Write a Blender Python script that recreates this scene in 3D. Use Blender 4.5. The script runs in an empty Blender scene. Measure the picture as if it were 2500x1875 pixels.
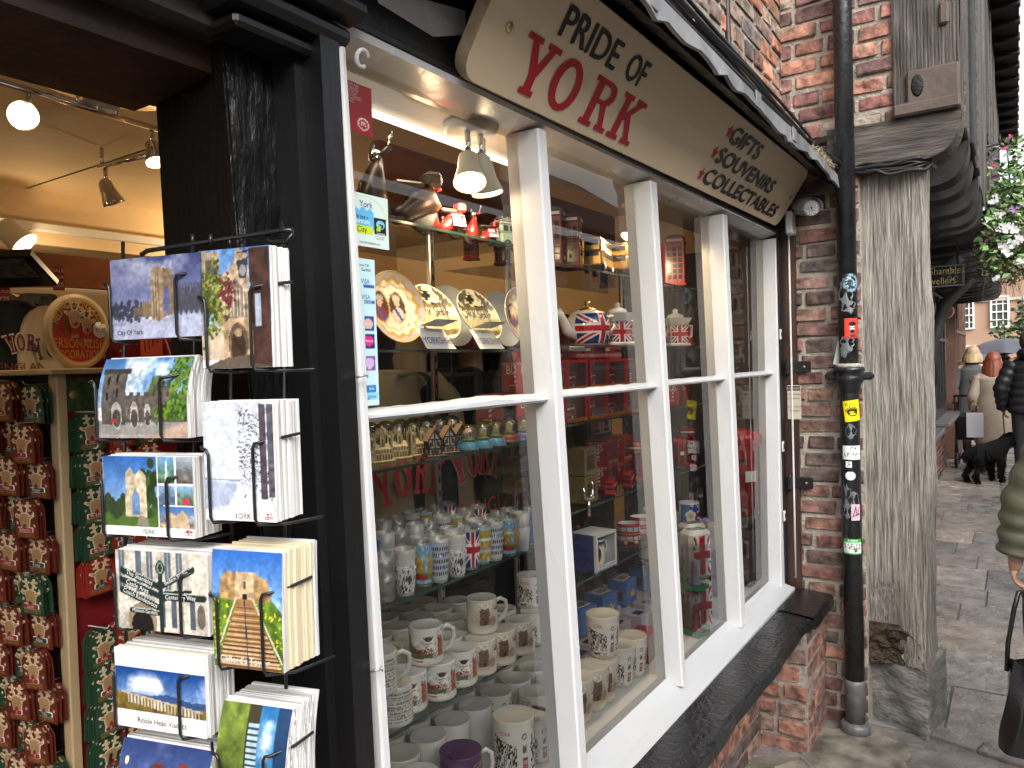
import bpy, math, random
import numpy as np
from mathutils import Vector, Matrix
R = math.radians
PI = math.pi
rnd = random.Random(7)
S = bpy.context.scene
C = S.collection

# ------------------------------------------------------------------ camera
FPX, PCX, PCY, CAMH = 1850.0, 1250.0, 937.5, 1.6
def _cv(px, py): return Vector(((px-PCX)/FPX, -(py-PCY)/FPX, -1.0))
_V1 = (2480.0, 855.0)
_ax = _cv(*_V1).normalized()
_up = _ax.cross(_cv(1250.0, _V1[1]+0.03*(_V1[0]-1250.0)))
if _up.y < 0: _up = -_up
_up.normalize()
_ay = _up.cross(_ax)
CR = Matrix((_ax, _ay, _up))
cam_d = bpy.data.cameras.new("camera"); cam = bpy.data.objects.new("camera", cam_d); C.objects.link(cam)
cam.matrix_world = Matrix.Translation((0, 0, CAMH)) @ CR.to_4x4()
cam_d.sensor_width = 36.0; cam_d.lens = 36.0*FPX/2500.0
cam_d.clip_start = 0.05; cam_d.clip_end = 500
S.camera = cam
def ray(px, py): return CR @ _cv(px, py)
def onY(px, py, Y): d = ray(px, py); return Vector((0, 0, CAMH)) + d*(Y/d.y)
def onX(px, py, x): d = ray(px, py); return Vector((0, 0, CAMH)) + d*(x/d.x)
def onZ(px, py, z): d = ray(px, py); return Vector((0, 0, CAMH)) + d*((z-CAMH)/d.z)
def atD(px, py, dep): return Vector((0, 0, CAMH)) + ray(px, py)*dep

# ------------------------------------------------------------------ world, sun, exposure
SUN_EL, SUN_ROT = R(38), R(220)
W = bpy.data.worlds.new("World"); S.world = W; W.use_nodes = True
nt = W.node_tree; nt.nodes.clear()
sky = nt.nodes.new("ShaderNodeTexSky"); sky.sky_type = 'NISHITA'; sky.sun_disc = False
sky.sun_elevation = SUN_EL; sky.sun_rotation = SUN_ROT; sky.dust_density = 4.0; sky.air_density = 1.0
hs = nt.nodes.new("ShaderNodeHueSaturation"); hs.inputs['Saturation'].default_value = 0.22
bg = nt.nodes.new("ShaderNodeBackground"); bg.inputs[1].default_value = 0.15
wo = nt.nodes.new("ShaderNodeOutputWorld")
nt.links.new(sky.outputs[0], hs.inputs['Color']); nt.links.new(hs.outputs[0], bg.inputs[0]); nt.links.new(bg.outputs[0], wo.inputs[0])
sl = bpy.data.lights.new("sun", 'SUN'); sl.energy = .9; sl.angle = R(60); sl.color = (1.0, 0.97, 0.93)
so = bpy.data.objects.new("sun", sl); C.objects.link(so)
_sd = Vector((-0.62*math.cos(SUN_EL), -0.78*math.cos(SUN_EL), math.sin(SUN_EL)))
so.rotation_euler = _sd.to_track_quat('Z', 'Y').to_euler(); so.location = (2, -3, 9)
S.view_settings.view_transform = 'Standard'; S.view_settings.look = 'None'
S.view_settings.exposure = 1.4; S.view_settings.gamma = 1.0
S.render.engine = 'CYCLES'
cy = S.cycles
cy.max_bounces = 10; cy.transparent_max_bounces = 24; cy.diffuse_bounces = 3; cy.glossy_bounces = 3; cy.transmission_bounces = 6
cy.sample_clamp_indirect = 4.0; cy.caustics_reflective = False; cy.caustics_refractive = False
cy.use_denoising = True; cy.use_adaptive_sampling = True; cy.adaptive_threshold = 0.02

# ------------------------------------------------------------------ materials
def lin(c):
    if isinstance(c, str):
        c = tuple(int(c[i:i+2], 16)/255 for i in (0, 2, 4))
    return tuple((x/12.92 if x <= 0.04045 else ((x+0.055)/1.055)**2.4) for x in c)
MATS = {}
def mat(name, col=(.8, .8, .8), rough=.5, metal=0., var=0., vs=8., bump=0., bs=40., stretch=(1, 1, 1), attr=False, emit=0., spec=.5,
        coat=0., rv=0., detail=6., alpha=1.):
    """principled with optional noise colour variation, noise bump, roughness variation, point colours"""
    if name in MATS: return MATS[name]
    m = bpy.data.materials.new(name); m.use_nodes = True; MATS[name] = m
    n = m.node_tree.nodes; l = m.node_tree.links
    b = n['Principled BSDF']
    if isinstance(col, str): col = lin(col)
    b.inputs['Base Color'].default_value = (*col, 1); b.inputs['Roughness'].default_value = rough
    b.inputs['Metallic'].default_value = metal; b.inputs['Specular IOR Level'].default_value = spec
    b.inputs['Coat Weight'].default_value = coat
    src = None
    if attr:
        a = n.new('ShaderNodeAttribute'); a.attribute_name = 'Col'; src = a.outputs['Color']
    tc = mp = None
    if var or bump or rv:
        tc = n.new('ShaderNodeTexCoord'); mp = n.new('ShaderNodeMapping'); mp.inputs['Scale'].default_value = stretch
        l.new(tc.outputs['Object'], mp.inputs['Vector'])
    if var:
        t = n.new('ShaderNodeTexNoise'); t.inputs['Scale'].default_value = vs; t.inputs['Detail'].default_value = detail
        l.new(mp.outputs[0], t.inputs['Vector'])
        r = n.new('ShaderNodeMapRange'); r.inputs[1].default_value = .3; r.inputs[2].default_value = .7
        r.inputs[3].default_value = 1-var; r.inputs[4].default_value = 1+var
        l.new(t.outputs['Fac'], r.inputs[0])
        mx = n.new('ShaderNodeMix'); mx.data_type = 'RGBA'; mx.blend_type = 'MULTIPLY'; mx.inputs[0].default_value = 1
        if src: l.new(src, mx.inputs[6])
        else: mx.inputs[6].default_value = (*col, 1)
        l.new(r.outputs[0], mx.inputs[7]); src = mx.outputs[2]
    if src: l.new(src, b.inputs['Base Color'])
    if rv:
        t = n.new('ShaderNodeTexNoise'); t.inputs['Scale'].default_value = vs*.7; t.inputs['Detail'].default_value = 5
        l.new(mp.outputs[0], t.inputs['Vector'])
        r = n.new('ShaderNodeMapRange'); r.inputs[1].default_value = .3; r.inputs[2].default_value = .7
        r.inputs[3].default_value = max(.03, rough-rv); r.inputs[4].default_value = min(1, rough+rv)
        l.new(t.outputs['Fac'], r.inputs[0]); l.new(r.outputs[0], b.inputs['Roughness'])
    if bump:
        t = n.new('ShaderNodeTexNoise'); t.inputs['Scale'].default_value = bs; t.inputs['Detail'].default_value = 8
        l.new(mp.outputs[0], t.inputs['Vector'])
        bp = n.new('ShaderNodeBump'); bp.inputs['Strength'].default_value = bump; bp.inputs['Distance'].default_value = .01
        l.new(t.outputs['Fac'], bp.inputs['Height']); l.new(bp.outputs[0], b.inputs['Normal'])
    if emit:
        b.inputs['Emission Color'].default_value = (*col, 1); b.inputs['Emission Strength'].default_value = emit
    return m
def glassmat(name, tint=(1, 1, 1), fmin=.04, fmax=.7, white=0., rough=.0):
    """thin clear sheet: transparent with a Fresnel reflection, optional frosting"""
    if name in MATS: return MATS[name]
    m = bpy.data.materials.new(name); m.use_nodes = True; MATS[name] = m
    n = m.node_tree.nodes; l = m.node_tree.links; n.clear()
    o = n.new('ShaderNodeOutputMaterial'); mx = n.new('ShaderNodeMixShader'); tr = n.new('ShaderNodeBsdfTransparent'); gl = n.new('ShaderNodeBsdfGlossy')
    tr.inputs[0].default_value = (*tint, 1); gl.inputs['Roughness'].default_value = rough
    fr = n.new('ShaderNodeFresnel'); fr.inputs[0].default_value = 1.5
    mr = n.new('ShaderNodeMapRange'); mr.inputs[1].default_value = 0; mr.inputs[2].default_value = 1; mr.inputs[3].default_value = fmin; mr.inputs[4].default_value = fmax
    l.new(fr.outputs[0], mr.inputs[0]); l.new(mr.outputs[0], mx.inputs[0])
    src = tr.outputs[0]
    if white:
        d = n.new('ShaderNodeBsdfDiffuse'); d.inputs[0].default_value = (*[.75*t for t in tint], 1); m2 = n.new('ShaderNodeMixShader'); m2.inputs[0].default_value = white
        l.new(tr.outputs[0], m2.inputs[1]); l.new(d.outputs[0], m2.inputs[2]); src = m2.outputs[0]
    l.new(src, mx.inputs[1]); l.new(gl.outputs[0], mx.inputs[2]); l.new(mx.outputs[0], o.inputs[0])
    return m

# ------------------------------------------------------------------ mesh builder
_TXT = {}
def text_geo(s):
    if s in _TXT: return _TXT[s]
    cu = bpy.data.curves.new("lettering", 'FONT'); cu.body = s; cu.resolution_u = 3; cu.align_x = 'CENTER'; cu.align_y = 'CENTER'
    ob = bpy.data.objects.new("lettering", cu)
    me = bpy.data.meshes.new_from_object(ob)
    g = ([tuple(v.co) for v in me.vertices], [tuple(p.vertices) for p in me.polygons])
    bpy.data.meshes.remove(me); bpy.data.objects.remove(ob); bpy.data.curves.remove(cu)
    _TXT[s] = g
    return g
I4 = Matrix.Identity(4)
def T(x, y=0, z=0): return Matrix.Translation((x, y, z))
def RZ(a): return Matrix.Rotation(a, 4, 'Z')
def RX(a): return Matrix.Rotation(a, 4, 'X')
def RY(a): return Matrix.Rotation(a, 4, 'Y')
def SC(x, y, z): return Matrix.Diagonal((x, y, z, 1))
def fr(o, xd, yd):
    """a frame: origin, x direction, y direction (z completes it)"""
    x = Vector(xd).normalized(); y = Vector(yd); y = (y-x*y.dot(x)).normalized(); z = x.cross(y)
    m = Matrix((x, y, z)).transposed().to_4x4(); m.translation = Vector(o); return m
class MB:
    def __init__(s, M=None): s.v = []; s.f = []; s.m = []; s.sm = []; s.c = []; s.mats = []; s.hc = False; s.M = M or I4
    def mi(s, m):
        if m not in s.mats: s.mats.append(m)
        return s.mats.index(m)
    def add(s, vs, fs, m, smooth=False, col=None, M=None):
        b = len(s.v); X = s.M @ M if M is not None else s.M
        s.v += [tuple(X @ Vector(p)) for p in vs]
        if col is None: s.c += [(1, 1, 1)]*len(vs)
        else:
            s.hc = True
            s.c += [tuple(col)]*len(vs) if not hasattr(col[0], '__len__') else [tuple(c) for c in col]
        k = s.mi(m)
        for f in fs: s.f.append(tuple(b+i for i in f)); s.m.append(k); s.sm.append(smooth)
        return s
    def box(s, c, d, m, bev=0., M=None, col=None):
        hx, hy, hz = d[0]/2, d[1]/2, d[2]/2; bev = min(bev, hx*.9, hy*.9, hz*.9)
        if bev <= 0:
            vs = [(c[0]+a*hx, c[1]+b*hy, c[2]+e*hz) for a in (-1, 1) for b in (-1, 1) for e in (-1, 1)]
            fs = [(0, 1, 3, 2), (4, 6, 7, 5), (0, 4, 5, 1), (2, 3, 7, 6), (0, 2, 6, 4), (1, 5, 7, 3)]
            return s.add(vs, fs, m, False, col, M)
        vs = []; ix = {}
        for a in (-1, 1):
            for b in (-1, 1):
                for e in (-1, 1):
                    for k in range(3):
                        p = [a*(hx-bev), b*(hy-bev), e*(hz-bev)]; p[k] = (a*hx, b*hy, e*hz)[k]
                        ix[a, b, e, k] = len(vs); vs.append((c[0]+p[0], c[1]+p[1], c[2]+p[2]))
        fs = []
        q = [(-1, -1), (1, -1), (1, 1), (-1, 1)]
        for a in (-1, 1):
            o = q if a > 0 else q[::-1]
            fs.append([ix[a, i, j, 0] for i, j in o]); fs.append([ix[j, a, i, 1] for i, j in o]); fs.append([ix[i, j, a, 2] for i, j in o])
        for a in (-1, 1):
            for b in (-1, 1):
                for (k0, k1, g) in ((0, 1, lambda e: (a, b, e)), (1, 2, lambda e: (e, a, b)), (0, 2, lambda e: (a, e, b))):
                    A = g(-1); B = g(1)
                    fs.append([ix[(*A, k0)], ix[(*B, k0)], ix[(*B, k1)], ix[(*A, k1)]])
        for a in (-1, 1):
            for b in (-1, 1):
                for e in (-1, 1): fs.append([ix[a, b, e, 0], ix[a, b, e, 1], ix[a, b, e, 2]])
        return s.add(vs, fs, m, False, col, M)
    def hexa(s, b4, t4, m, col=None):
        """box from 4 bottom and 4 top corners"""
        return s.add(list(b4)+list(t4), [(3, 2, 1, 0), (4, 5, 6, 7), (0, 1, 5, 4), (1, 2, 6, 5), (2, 3, 7, 6), (3, 0, 4, 7)], m, False, col)
    def tube(s, pts, r, m, n=8, col=None, smooth=True, caps=True, M=None):
        pts = [Vector(p) for p in pts]; N = len(pts); rs = r if hasattr(r, '__len__') else [r]*N
        vs = []; fs = []; up = None
        for i, p in enumerate(pts):
            t = (pts[min(i+1, N-1)]-pts[max(i-1, 0)]).normalized()
            if up is None: up = Vector((0, 0, 1)) if abs(t.z) < .9 else Vector((1, 0, 0))
            a = t.cross(up)
            if a.length < 1e-6: a = t.orthogonal()
            a.normalize(); b = a.cross(t).normalized(); up = b
            for k in range(n):
                an = 2*PI*k/n; vs.append(p+a*(rs[i]*math.cos(an))+b*(rs[i]*math.sin(an)))
        for i in range(N-1):
            for k in range(n): fs.append((i*n+k, i*n+(k+1) % n, (i+1)*n+(k+1) % n, (i+1)*n+k))
        if caps: fs.append(tuple(range(n))[::-1]); fs.append(tuple((N-1)*n+k for k in range(n)))
        return s.add(vs, fs, m, smooth, col, M)
    def lathe(s, pr, m, n=20, M=None, col=None, smooth=True, sx=1., sy=1., a0=0., a1=2*PI, cap=True):
        full = abs(a1-a0-2*PI) < 1e-6; K = n if full else n+1
        vs = []; fs = []; cs = []
        for j, (r, z) in enumerate(pr):
            for k in range(K):
                an = a0+(a1-a0)*k/n; vs.append((r*math.cos(an)*sx, r*math.sin(an)*sy, z))
                if callable(col): cs.append(col(an, z))
        for j in range(len(pr)-1):
            for k in range(n):
                k2 = (k+1) % K; fs.append((j*K+k, j*K+k2, (j+1)*K+k2, (j+1)*K+k))
        if cap and full:
            if pr[0][0] > 1e-4: fs.append(tuple(range(K))[::-1])
            if pr[-1][0] > 1e-4: fs.append(tuple((len(pr)-1)*K+k for k in range(K)))
        return s.add(vs, fs, m, smooth, cs if callable(col) else col, M)
    def prism(s, poly, d, m, M=None, col=None):
        """2D outline extruded from z=0 to z=d (fronts face +z)"""
        n = len(poly)
        if sum(poly[i][0]*poly[(i+1) % n][1]-poly[(i+1) % n][0]*poly[i][1] for i in range(n)) < 0: poly = poly[::-1]
        vs = [(x, y, 0) for x, y in poly]+[(x, y, d) for x, y in poly]
        fs = [tuple(range(n))[::-1], tuple(range(n, 2*n))]+[(i, (i+1) % n, n+(i+1) % n, n+i) for i in range(n)]
        return s.add(vs, fs, m, False, col, M)
    def flat(s, poly, m, M=None, col=None, z=0.):
        n = len(poly)
        if sum(poly[i][0]*poly[(i+1) % n][1]-poly[(i+1) % n][0]*poly[i][1] for i in range(n)) < 0: poly = poly[::-1]
        return s.add([(x, y, z) for x, y in poly], [tuple(range(n))], m, False, col, M)
    def quad(s, a, b, c, d, m, col=None): return s.add([a, b, c, d], [(0, 1, 2, 3)], m, False, col)
    def grid(s, fn, nu, nv, m, colfn=None, smooth=True, M=None, wrap=False):
        vs = []; cs = []
        for j in range(nv+1):
            for i in range(nu+1): vs.append(fn(i/nu, j/nv)); cs.append(colfn(i/nu, j/nv) if colfn else (1, 1, 1))
        fs = [(j*(nu+1)+i, j*(nu+1)+i+1, (j+1)*(nu+1)+i+1, (j+1)*(nu+1)+i) for j in range(nv) for i in range(nu)]
        return s.add(vs, fs, m, smooth, cs if colfn else None, M)
    def text(s, t, h, m, M, sx=1., wrap=None, col=None, shear=0.):
        """flat lettering centred on M (x right, y up, z out); wrap=radius bends it round a vertical cylinder"""
        vs, fs = text_geo(t); k = h/.7
        out = []
        for x, y, z in vs:
            x, y = (x+shear*y)*k*sx, y*k
            if wrap: out.append((wrap*math.sin(x/wrap), y, wrap*math.cos(x/wrap)-wrap))
            else: out.append((x, y, 0))
        return s.add(out, fs, m, False, col, M)
    def mesh(s, name):
        me = bpy.data.meshes.new(name); me.from_pydata(s.v, [], s.f)
        for m in s.mats: me.materials.append(m)
        me.polygons.foreach_set('material_index', s.m); me.polygons.foreach_set('use_smooth', s.sm)
        if s.hc:
            a = me.attributes.new('Col', 'FLOAT_COLOR', 'POINT')
            a.data.foreach_set('color', np.hstack([np.array(s.c, dtype=np.float32), np.ones((len(s.c), 1), np.float32)]).ravel())
        me.update(); return me
    def build(s, name, parent=None, loc=None):
        o = bpy.data.objects.new(name, s.mesh(name)); C.objects.link(o)
        if parent: o.parent = parent
        if loc is not None: o.location = loc
        return o
def empty(name, loc=(0, 0, 0), rz=0.):
    o = bpy.data.objects.new(name, None); C.objects.link(o); o.location = loc; o.rotation_euler = (0, 0, rz); o.empty_display_size = .05
    return o
def tag(o, label, cat, group=None):
    o['label'] = label; o['category'] = cat
    if group: o['group'] = group
    return o
def struct(o, kind='structure'): o['kind'] = kind; return o
def dup(o, parent=None):
    c = o.copy(); C.objects.link(c)
    if parent: c.parent = parent
    for ch in list(o.children): dup(ch, c)
    return c

# ------------------------------------------------------------------ small numpy painter for printed pictures
_rs = np.random.RandomState(3)
def vnoise(x, y, sc, seed=0, octv=4):
    out = np.zeros_like(x); amp = 1.; tot = 0.
    for o in range(octv):
        rs = np.random.RandomState(seed*17+o); g = rs.rand(64, 64)
        X = x*sc; Y = y*sc; xi = np.floor(X).astype(int); yi = np.floor(Y).astype(int); fx = X-xi; fy = Y-yi
        fx = fx*fx*(3-2*fx); fy = fy*fy*(3-2*fy)
        a = g[yi % 64, xi % 64]; b = g[yi % 64, (xi+1) % 64]; c = g[(yi+1) % 64, xi % 64]; d = g[(yi+1) % 64, (xi+1) % 64]
        out += amp*((a*(1-fx)+b*fx)*(1-fy)+(c*(1-fx)+d*fx)*fy); tot += amp; amp *= .5; sc *= 2.1
    return out/tot
class Pic:
    def __init__(s, w, h, nu, nv, base='FFFFFF'):
        s.w, s.h, s.nu, s.nv = w, h, nu, nv
        s.x, s.y = np.meshgrid(np.linspace(0, w, nu+1), np.linspace(0, h, nv+1))
        s.c = np.zeros(s.x.shape+(3,)); s.c[:] = s.k(base)
    def k(s, c): return np.array(tuple(int(c[i:i+2], 16)/255 for i in (0, 2, 4)) if isinstance(c, str) else c)
    def fill(s, m, c, a=1.):
        m = np.clip(np.asarray(m, float)*a, 0, 1)[..., None]; s.c = s.c*(1-m)+s.k(c)*m; return s
    def rect(s, x0, y0, x1, y1, c, a=1.): return s.fill((s.x >= x0) & (s.x <= x1) & (s.y >= y0) & (s.y <= y1), c, a)
    def vg(s, y0, y1, c0, c1, x0=-9, x1=99):
        t = np.clip((s.y-y0)/(y1-y0), 0, 1)[..., None]; m = ((s.y >= y0) & (s.y <= y1) & (s.x >= x0) & (s.x <= x1))[..., None]
        s.c = np.where(m, s.k(c0)*(1-t)+s.k(c1)*t, s.c); return s
    def pm(s, pts):
        ins = np.zeros(s.x.shape, bool); n = len(pts)
        for i in range(n):
            (x0, y0), (x1, y1) = pts[i], pts[(i+1) % n]
            if y0 == y1: continue
            cr = ((y0 > s.y) != (y1 > s.y)) & (s.x < (x1-x0)*(s.y-y0)/(y1-y0)+x0); ins ^= cr
        return ins
    def poly(s, pts, c, a=1.): return s.fill(s.pm(pts), c, a)
    def ell(s, cx, cy, rx, ry, c, a=1.): return s.fill(((s.x-cx)/rx)**2+((s.y-cy)/ry)**2 <= 1, c, a)
    def line(s, p, q, w, c, a=1.):
        p = np.array(p, float); q = np.array(q, float); d = q-p; L = d@d+1e-9
        t = np.clip(((s.x-p[0])*d[0]+(s.y-p[1])*d[1])/L, 0, 1)
        return s.fill(np.hypot(s.x-p[0]-t*d[0], s.y-p[1]-t*d[1]) <= w/2, c, a)
    def n(s, sc, seed=0, o=4): return vnoise(s.x, s.y, sc, seed, o)
    def mott(s, amt, sc, seed=1, m=None):
        f = 1+amt*(s.n(sc, seed)-.5)*2; g = s.c*f[..., None]
        s.c = np.clip(g if m is None else np.where(np.asarray(m)[..., None], g, s.c), 0, 1); return s
    def jack(s, x0, y0, w, h):
        u = (s.x-x0)/w*2-1; v = (s.y-y0)/h*2-1; m = (abs(u) <= 1) & (abs(v) <= 1); ar = w/h
        U, V = u*ar, v
        s.fill(m, '21357F')
        k = math.hypot(1, ar); d1 = (U-V*ar)/k; d2 = (U+V*ar)/k
        s.fill(m & ((abs(d1) < .2) | (abs(d2) < .2)), 'F2F0EC'); s.fill(m & ((abs(d1) < .075) | (abs(d2) < .075)), 'BE1E32')
        s.fill(m & ((abs(U) < .33) | (abs(V) < .33)), 'F2F0EC'); s.fill(m & ((abs(U) < .2) | (abs(V) < .2)), 'BE1E32'); return s
    def lin(s):
        c = np.clip(s.c, 0, 1); return np.where(c <= .04045, c/12.92, ((c+.055)/1.055)**2.4)
    def on(s, mb, fn, m, smooth=True, M=None):
        """lay the picture over a surface fn(u,v)"""
        L = s.lin()
        return mb.grid(fn, s.nu, s.nv, m, lambda u, v: L[int(round(v*s.nv)), int(round(u*s.nu))], smooth, M)
    def flat(s, mb, M, m, z=0.):
        return s.on(mb, lambda u, v: (u*s.w, v*s.h, z), m, False, M)
PRINT = mat('printed_card', rough=.35, attr=True)
PRINTG = mat('glazed_print', rough=.12, attr=True, coat=.3)
# ------------------------------------------------------------------ materials of the setting
BLK = mat('black_gloss_timber', (.006, .006, .0065), .27, bump=.7, bs=46, stretch=(1.8, 1.8, .4), rv=.12, var=.4, vs=9, spec=.4)
BLKS = mat('black_smooth_paint', (.009, .009, .010), .36, bump=.16, bs=60, stretch=(1, 1, .3), rv=.08, vs=6)
BLKW = mat('black_wet_sill', (.009, .0095, .011), .2, bump=.35, bs=55, rv=.13, vs=12)
WHT = mat('white_gloss_paint', (.60, .605, .61), .28, bump=.13, bs=28, stretch=(1, 1, .35), var=.05, vs=4, rv=.08)
WHT2 = mat('white_brushed_paint', (.43, .44, .455), .32, bump=.2, bs=70, stretch=(.25, 1, 1), var=.05, vs=5)
CREAM = mat('cream_wall', (.70, .53, .32), .7, var=.06, vs=3, bump=.08, bs=30)
CEIL = mat('shop_ceiling', (.68, .50, .29), .7, var=.05, vs=2.5, bump=.1, bs=18)
def _mute(p, f=.46): return ['%02X%02X%02X' % tuple(int(int(c[i:i+2], 16)*(1-f)+f*(int(c[0:2], 16)+int(c[2:4], 16)+int(c[4:6], 16))/3*1.05) for i in (0, 2, 4)) for c in p]
BRICK = mat('brick_face', rough=.85, attr=True, var=.7, vs=24, bump=1.0, bs=42, detail=9)
MORT = mat('lime_mortar', (.37, .335, .275), .95, var=.3, vs=14, bump=1.0, bs=70)
MORTD = mat('grimy_mortar', (.29, .255, .22), .95, var=.35, vs=10, bump=1.0, bs=60)
LEAD = mat('lead_sheet', (.17, .172, .175), .5, .2, var=.4, vs=9, bump=.5, bs=22, rv=.12)
FLOORM = mat('shop_floor_boards', (.09, .05, .03), .5, var=.3, vs=4, stretch=(.3, 3, 1))
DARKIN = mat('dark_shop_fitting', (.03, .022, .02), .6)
OAK = mat('weathered_oak', (.29, .265, .23), .85, var=.7, vs=18, stretch=(8, 8, .32), bump=1., bs=34, detail=9)
OAKD = mat('dark_old_oak', (.075, .064, .054), .8, var=.6, vs=14, stretch=(3, .4, 3), bump=1., bs=26, detail=9)
OAKDV = mat('dark_old_oak_upright', (.085, .074, .065), .75, var=.65, vs=14, stretch=(4, 4, .4), bump=1., bs=30, detail=9)
OAKB = mat('black_jetty_oak', (.022, .02, .019), .75, var=.5, vs=8, bump=.6, bs=20)
BROWNP = mat('brown_painted_board', (.085, .062, .05), .6, var=.25, vs=10, bump=.4, bs=25)
GLASS = glassmat('window_glass', (.97, .98, .97), .035, .85)
SHELFG = glassmat('shelf_glass', (.92, .97, .95), .04, .5)
SHELFE = mat('shelf_glass_edge', (.03, .07, .06), .12, spec=.8)
STEEL = mat('brushed_steel', (.55, .55, .54), .3, 1.)
CHROME = mat('chrome', (.75, .74, .72), .12, 1.)
IRON = mat('black_plastic_wire', (.012, .012, .013), .3)
CABLE = mat('black_cable', (.014, .014, .015), .45)
REDBOARD = mat('dark_red_board', (.22, .012, .018), .4, var=.1)
SLAB = mat('wet_paving_stone', rough=.30, attr=True, var=.38, vs=9, bump=.6, bs=30, rv=.17)
SLABG = mat('paving_joint_dirt', (.12, .11, .095), .8, var=.4, vs=12, bump=.6, bs=40)

def jit(a): return (rnd.random()*2-1)*a
def bricks(mb, M, w, h, pal, mort, bw=.228, bh=.053, mj=.016, dep=.012, seed=1, off=0., miss=0.):
    """courses of real bricks standing proud of a mortar bed; M: x along the wall, y up, z out"""
    r = random.Random(seed)
    mb.box((w/2, h/2, -.05), (w, h, .1), mort, 0, M)
    y = 0.; row = 0
    while y < h-.02:
        hh = min(bh*(1+r.uniform(-.06, .06)), h-y)
        x = -(bw*.5 if row % 2 else 0)-off-r.uniform(0, .03)
        hdr = row % 3 == 2
        while x < w:
            L = (bw*.48 if hdr else bw)*(1+r.uniform(-.07, .07)); x0 = max(x, 0.002); x1 = min(x+L, w-.002)
            if x1-x0 > .02 and r.random() > miss:
                c = np.array(lin(r.choice(pal)))*r.uniform(.75, 1.4); d = dep*r.uniform(.55, 1.25)
                n0 = len(mb.v)
                mb.box(((x0+x1)/2, y+hh/2, d/2-.01), (x1-x0, hh, d+.02), BRICK, .0042, M, tuple(c))
                for q in range(n0, len(mb.v)): mb.v[q] = tuple(Vector(mb.v[q])+Vector((r.uniform(-.0042, .0042), r.uniform(-.003, .003), r.uniform(-.0042, .0042))))
            x += L+mj*(1+r.uniform(-.15, .35))
        y += hh+mj*(1+r.uniform(-.12, .3)); row += 1
PAL_O = ['94503C', '8A4A3A', 'A05A40', '7C4A3E', '6C463C', '946050', '5E4E46', '9C664E', '644A40']
PAL_U = ['8E6A58', '7C5B50', '9C6A54', '6A5850', '5C5450', '8A7566', 'A8745E', '4E4A4A', '94604C', '7E7064']
PAL_L = ['9A5238', '8A4B38', 'A25B3C', '6C4A40', '7E5546', '5E4640', '93604A']
PAL_UR = ['985040', '8C463A', 'AC5C40', '80443A', '8E4E40', 'B46A46', '744840', 'B89A7C', '96584A']

PAL_O, PAL_UR, PAL_L = _mute(PAL_O), _mute(PAL_UR), _mute(PAL_L)
# ------------------------------------------------------------------ ground
g = MB(); g.box((20, 0, -.06), (140, 90, .1), SLABG)
struct(g.build('ground'))
pv = MB(); r = random.Random(4)
x = -3.0
PALG = ['474340', '4B4743', '43403E', '4F4A45', '454241', '514B45', '403E3D', '48433F']
while x < 34:
    wx = r.uniform(.34, .62); y = .98-r.uniform(0, .5) if x > 3.4 else .9
    y = min(y, .80)+.3
    while y > -3.6:
        ly = r.uniform(.45, .95)
        c = np.array(lin(r.choice(PALG)))*r.uniform(3.1, 4.3)
        if not (x+wx < 3.1 and y-ly > .93):
            n0 = len(pv.v)
            pv.box((x+wx/2, y-ly/2, -.02), (wx-.009, ly-.009, .04), SLAB, .004, None, tuple(c))
            tz = r.uniform(-.003, .003); sl_ = r.uniform(-.006, .006)
            for q in range(n0, len(pv.v)):
                v = pv.v[q]; pv.v[q] = (v[0], v[1], v[2]+tz+sl_*(v[0]-x))
        y -= ly
    x += wx
struct(pv.build('street_pavement'))
# a worn patch of stone and cement at the foot of the pier and the drain channel beside the plinth
pt = MB(); r = random.Random(9)
def blob(cx, cy, rx, ry, n, a=0., jitr=.18):
    o = []
    for k in range(n):
        an = 2*PI*k/n; f = 1+r.uniform(-jitr, jitr); px_, py_ = rx*f*math.cos(an), ry*f*math.sin(an)
        o.append((cx+px_*math.cos(a)-py_*math.sin(a), cy+px_*math.sin(a)+py_*math.cos(a)))
    return o
PATCH = mat('worn_cement_patch', (.20, .18, .145), .4, var=.6, vs=11, bump=.9, bs=26, rv=.15)
PATCHD = mat('dark_wet_cement', (.15, .14, .11), .24, var=.35, vs=5, bump=.3, bs=40, rv=.1)
pt.prism(blob(3.22, .56, .22, .22, 22), .010, PATCH, T(0, 0, .004)); pt.prism(blob(2.92, .62, .24, .17, 18), .007, PATCH, T(0, 0, .004))
pt.prism([(2.2, .86), (3.0, .9), (3.25, .45), (3.22, -.3), (2.3, -.25)], .003, PATCHD, T(0, 0, .003))
struct(pt.build('pavement_repair'))
ch = MB(); A = onZ(2113, 1748, .0); B = onZ(2500, 1880, .0); dv = (B-A).normalized(); nv = Vector((-dv.y, dv.x, 0))
A = A-dv*.28; L = (B-A).length+.6
for k in range(int(L/.24)):
    p = A+dv*(.24*k+.12)
    ch.box((0, 0, 0), (.232, .10, .02), SLAB, .004, Matrix.Translation(p+Vector((0, 0, .004+.001*(k % 2)))-nv*(-.06))@RZ(math.atan2(dv.y, dv.x)), tuple(np.array(lin('756E6A'))*r.uniform(.85, 1.2)))
struct(ch.build('drain_channel_kerb'))

# ------------------------------------------------------------------ the souvenir shop
shop = empty('souvenir_shop', (2, .86, 0))
tag(shop, 'old brick souvenir shop with black timber front and white framed display window', 'shop')
OFF = Vector((-2, -.86, 0))
def sb(mb, name, parent=None):
    """build a shop part from world coordinates"""
    mb.v = [tuple(Vector(v)+OFF) for v in mb.v]
    return mb.build(name, shop if parent is None else parent)
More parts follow.
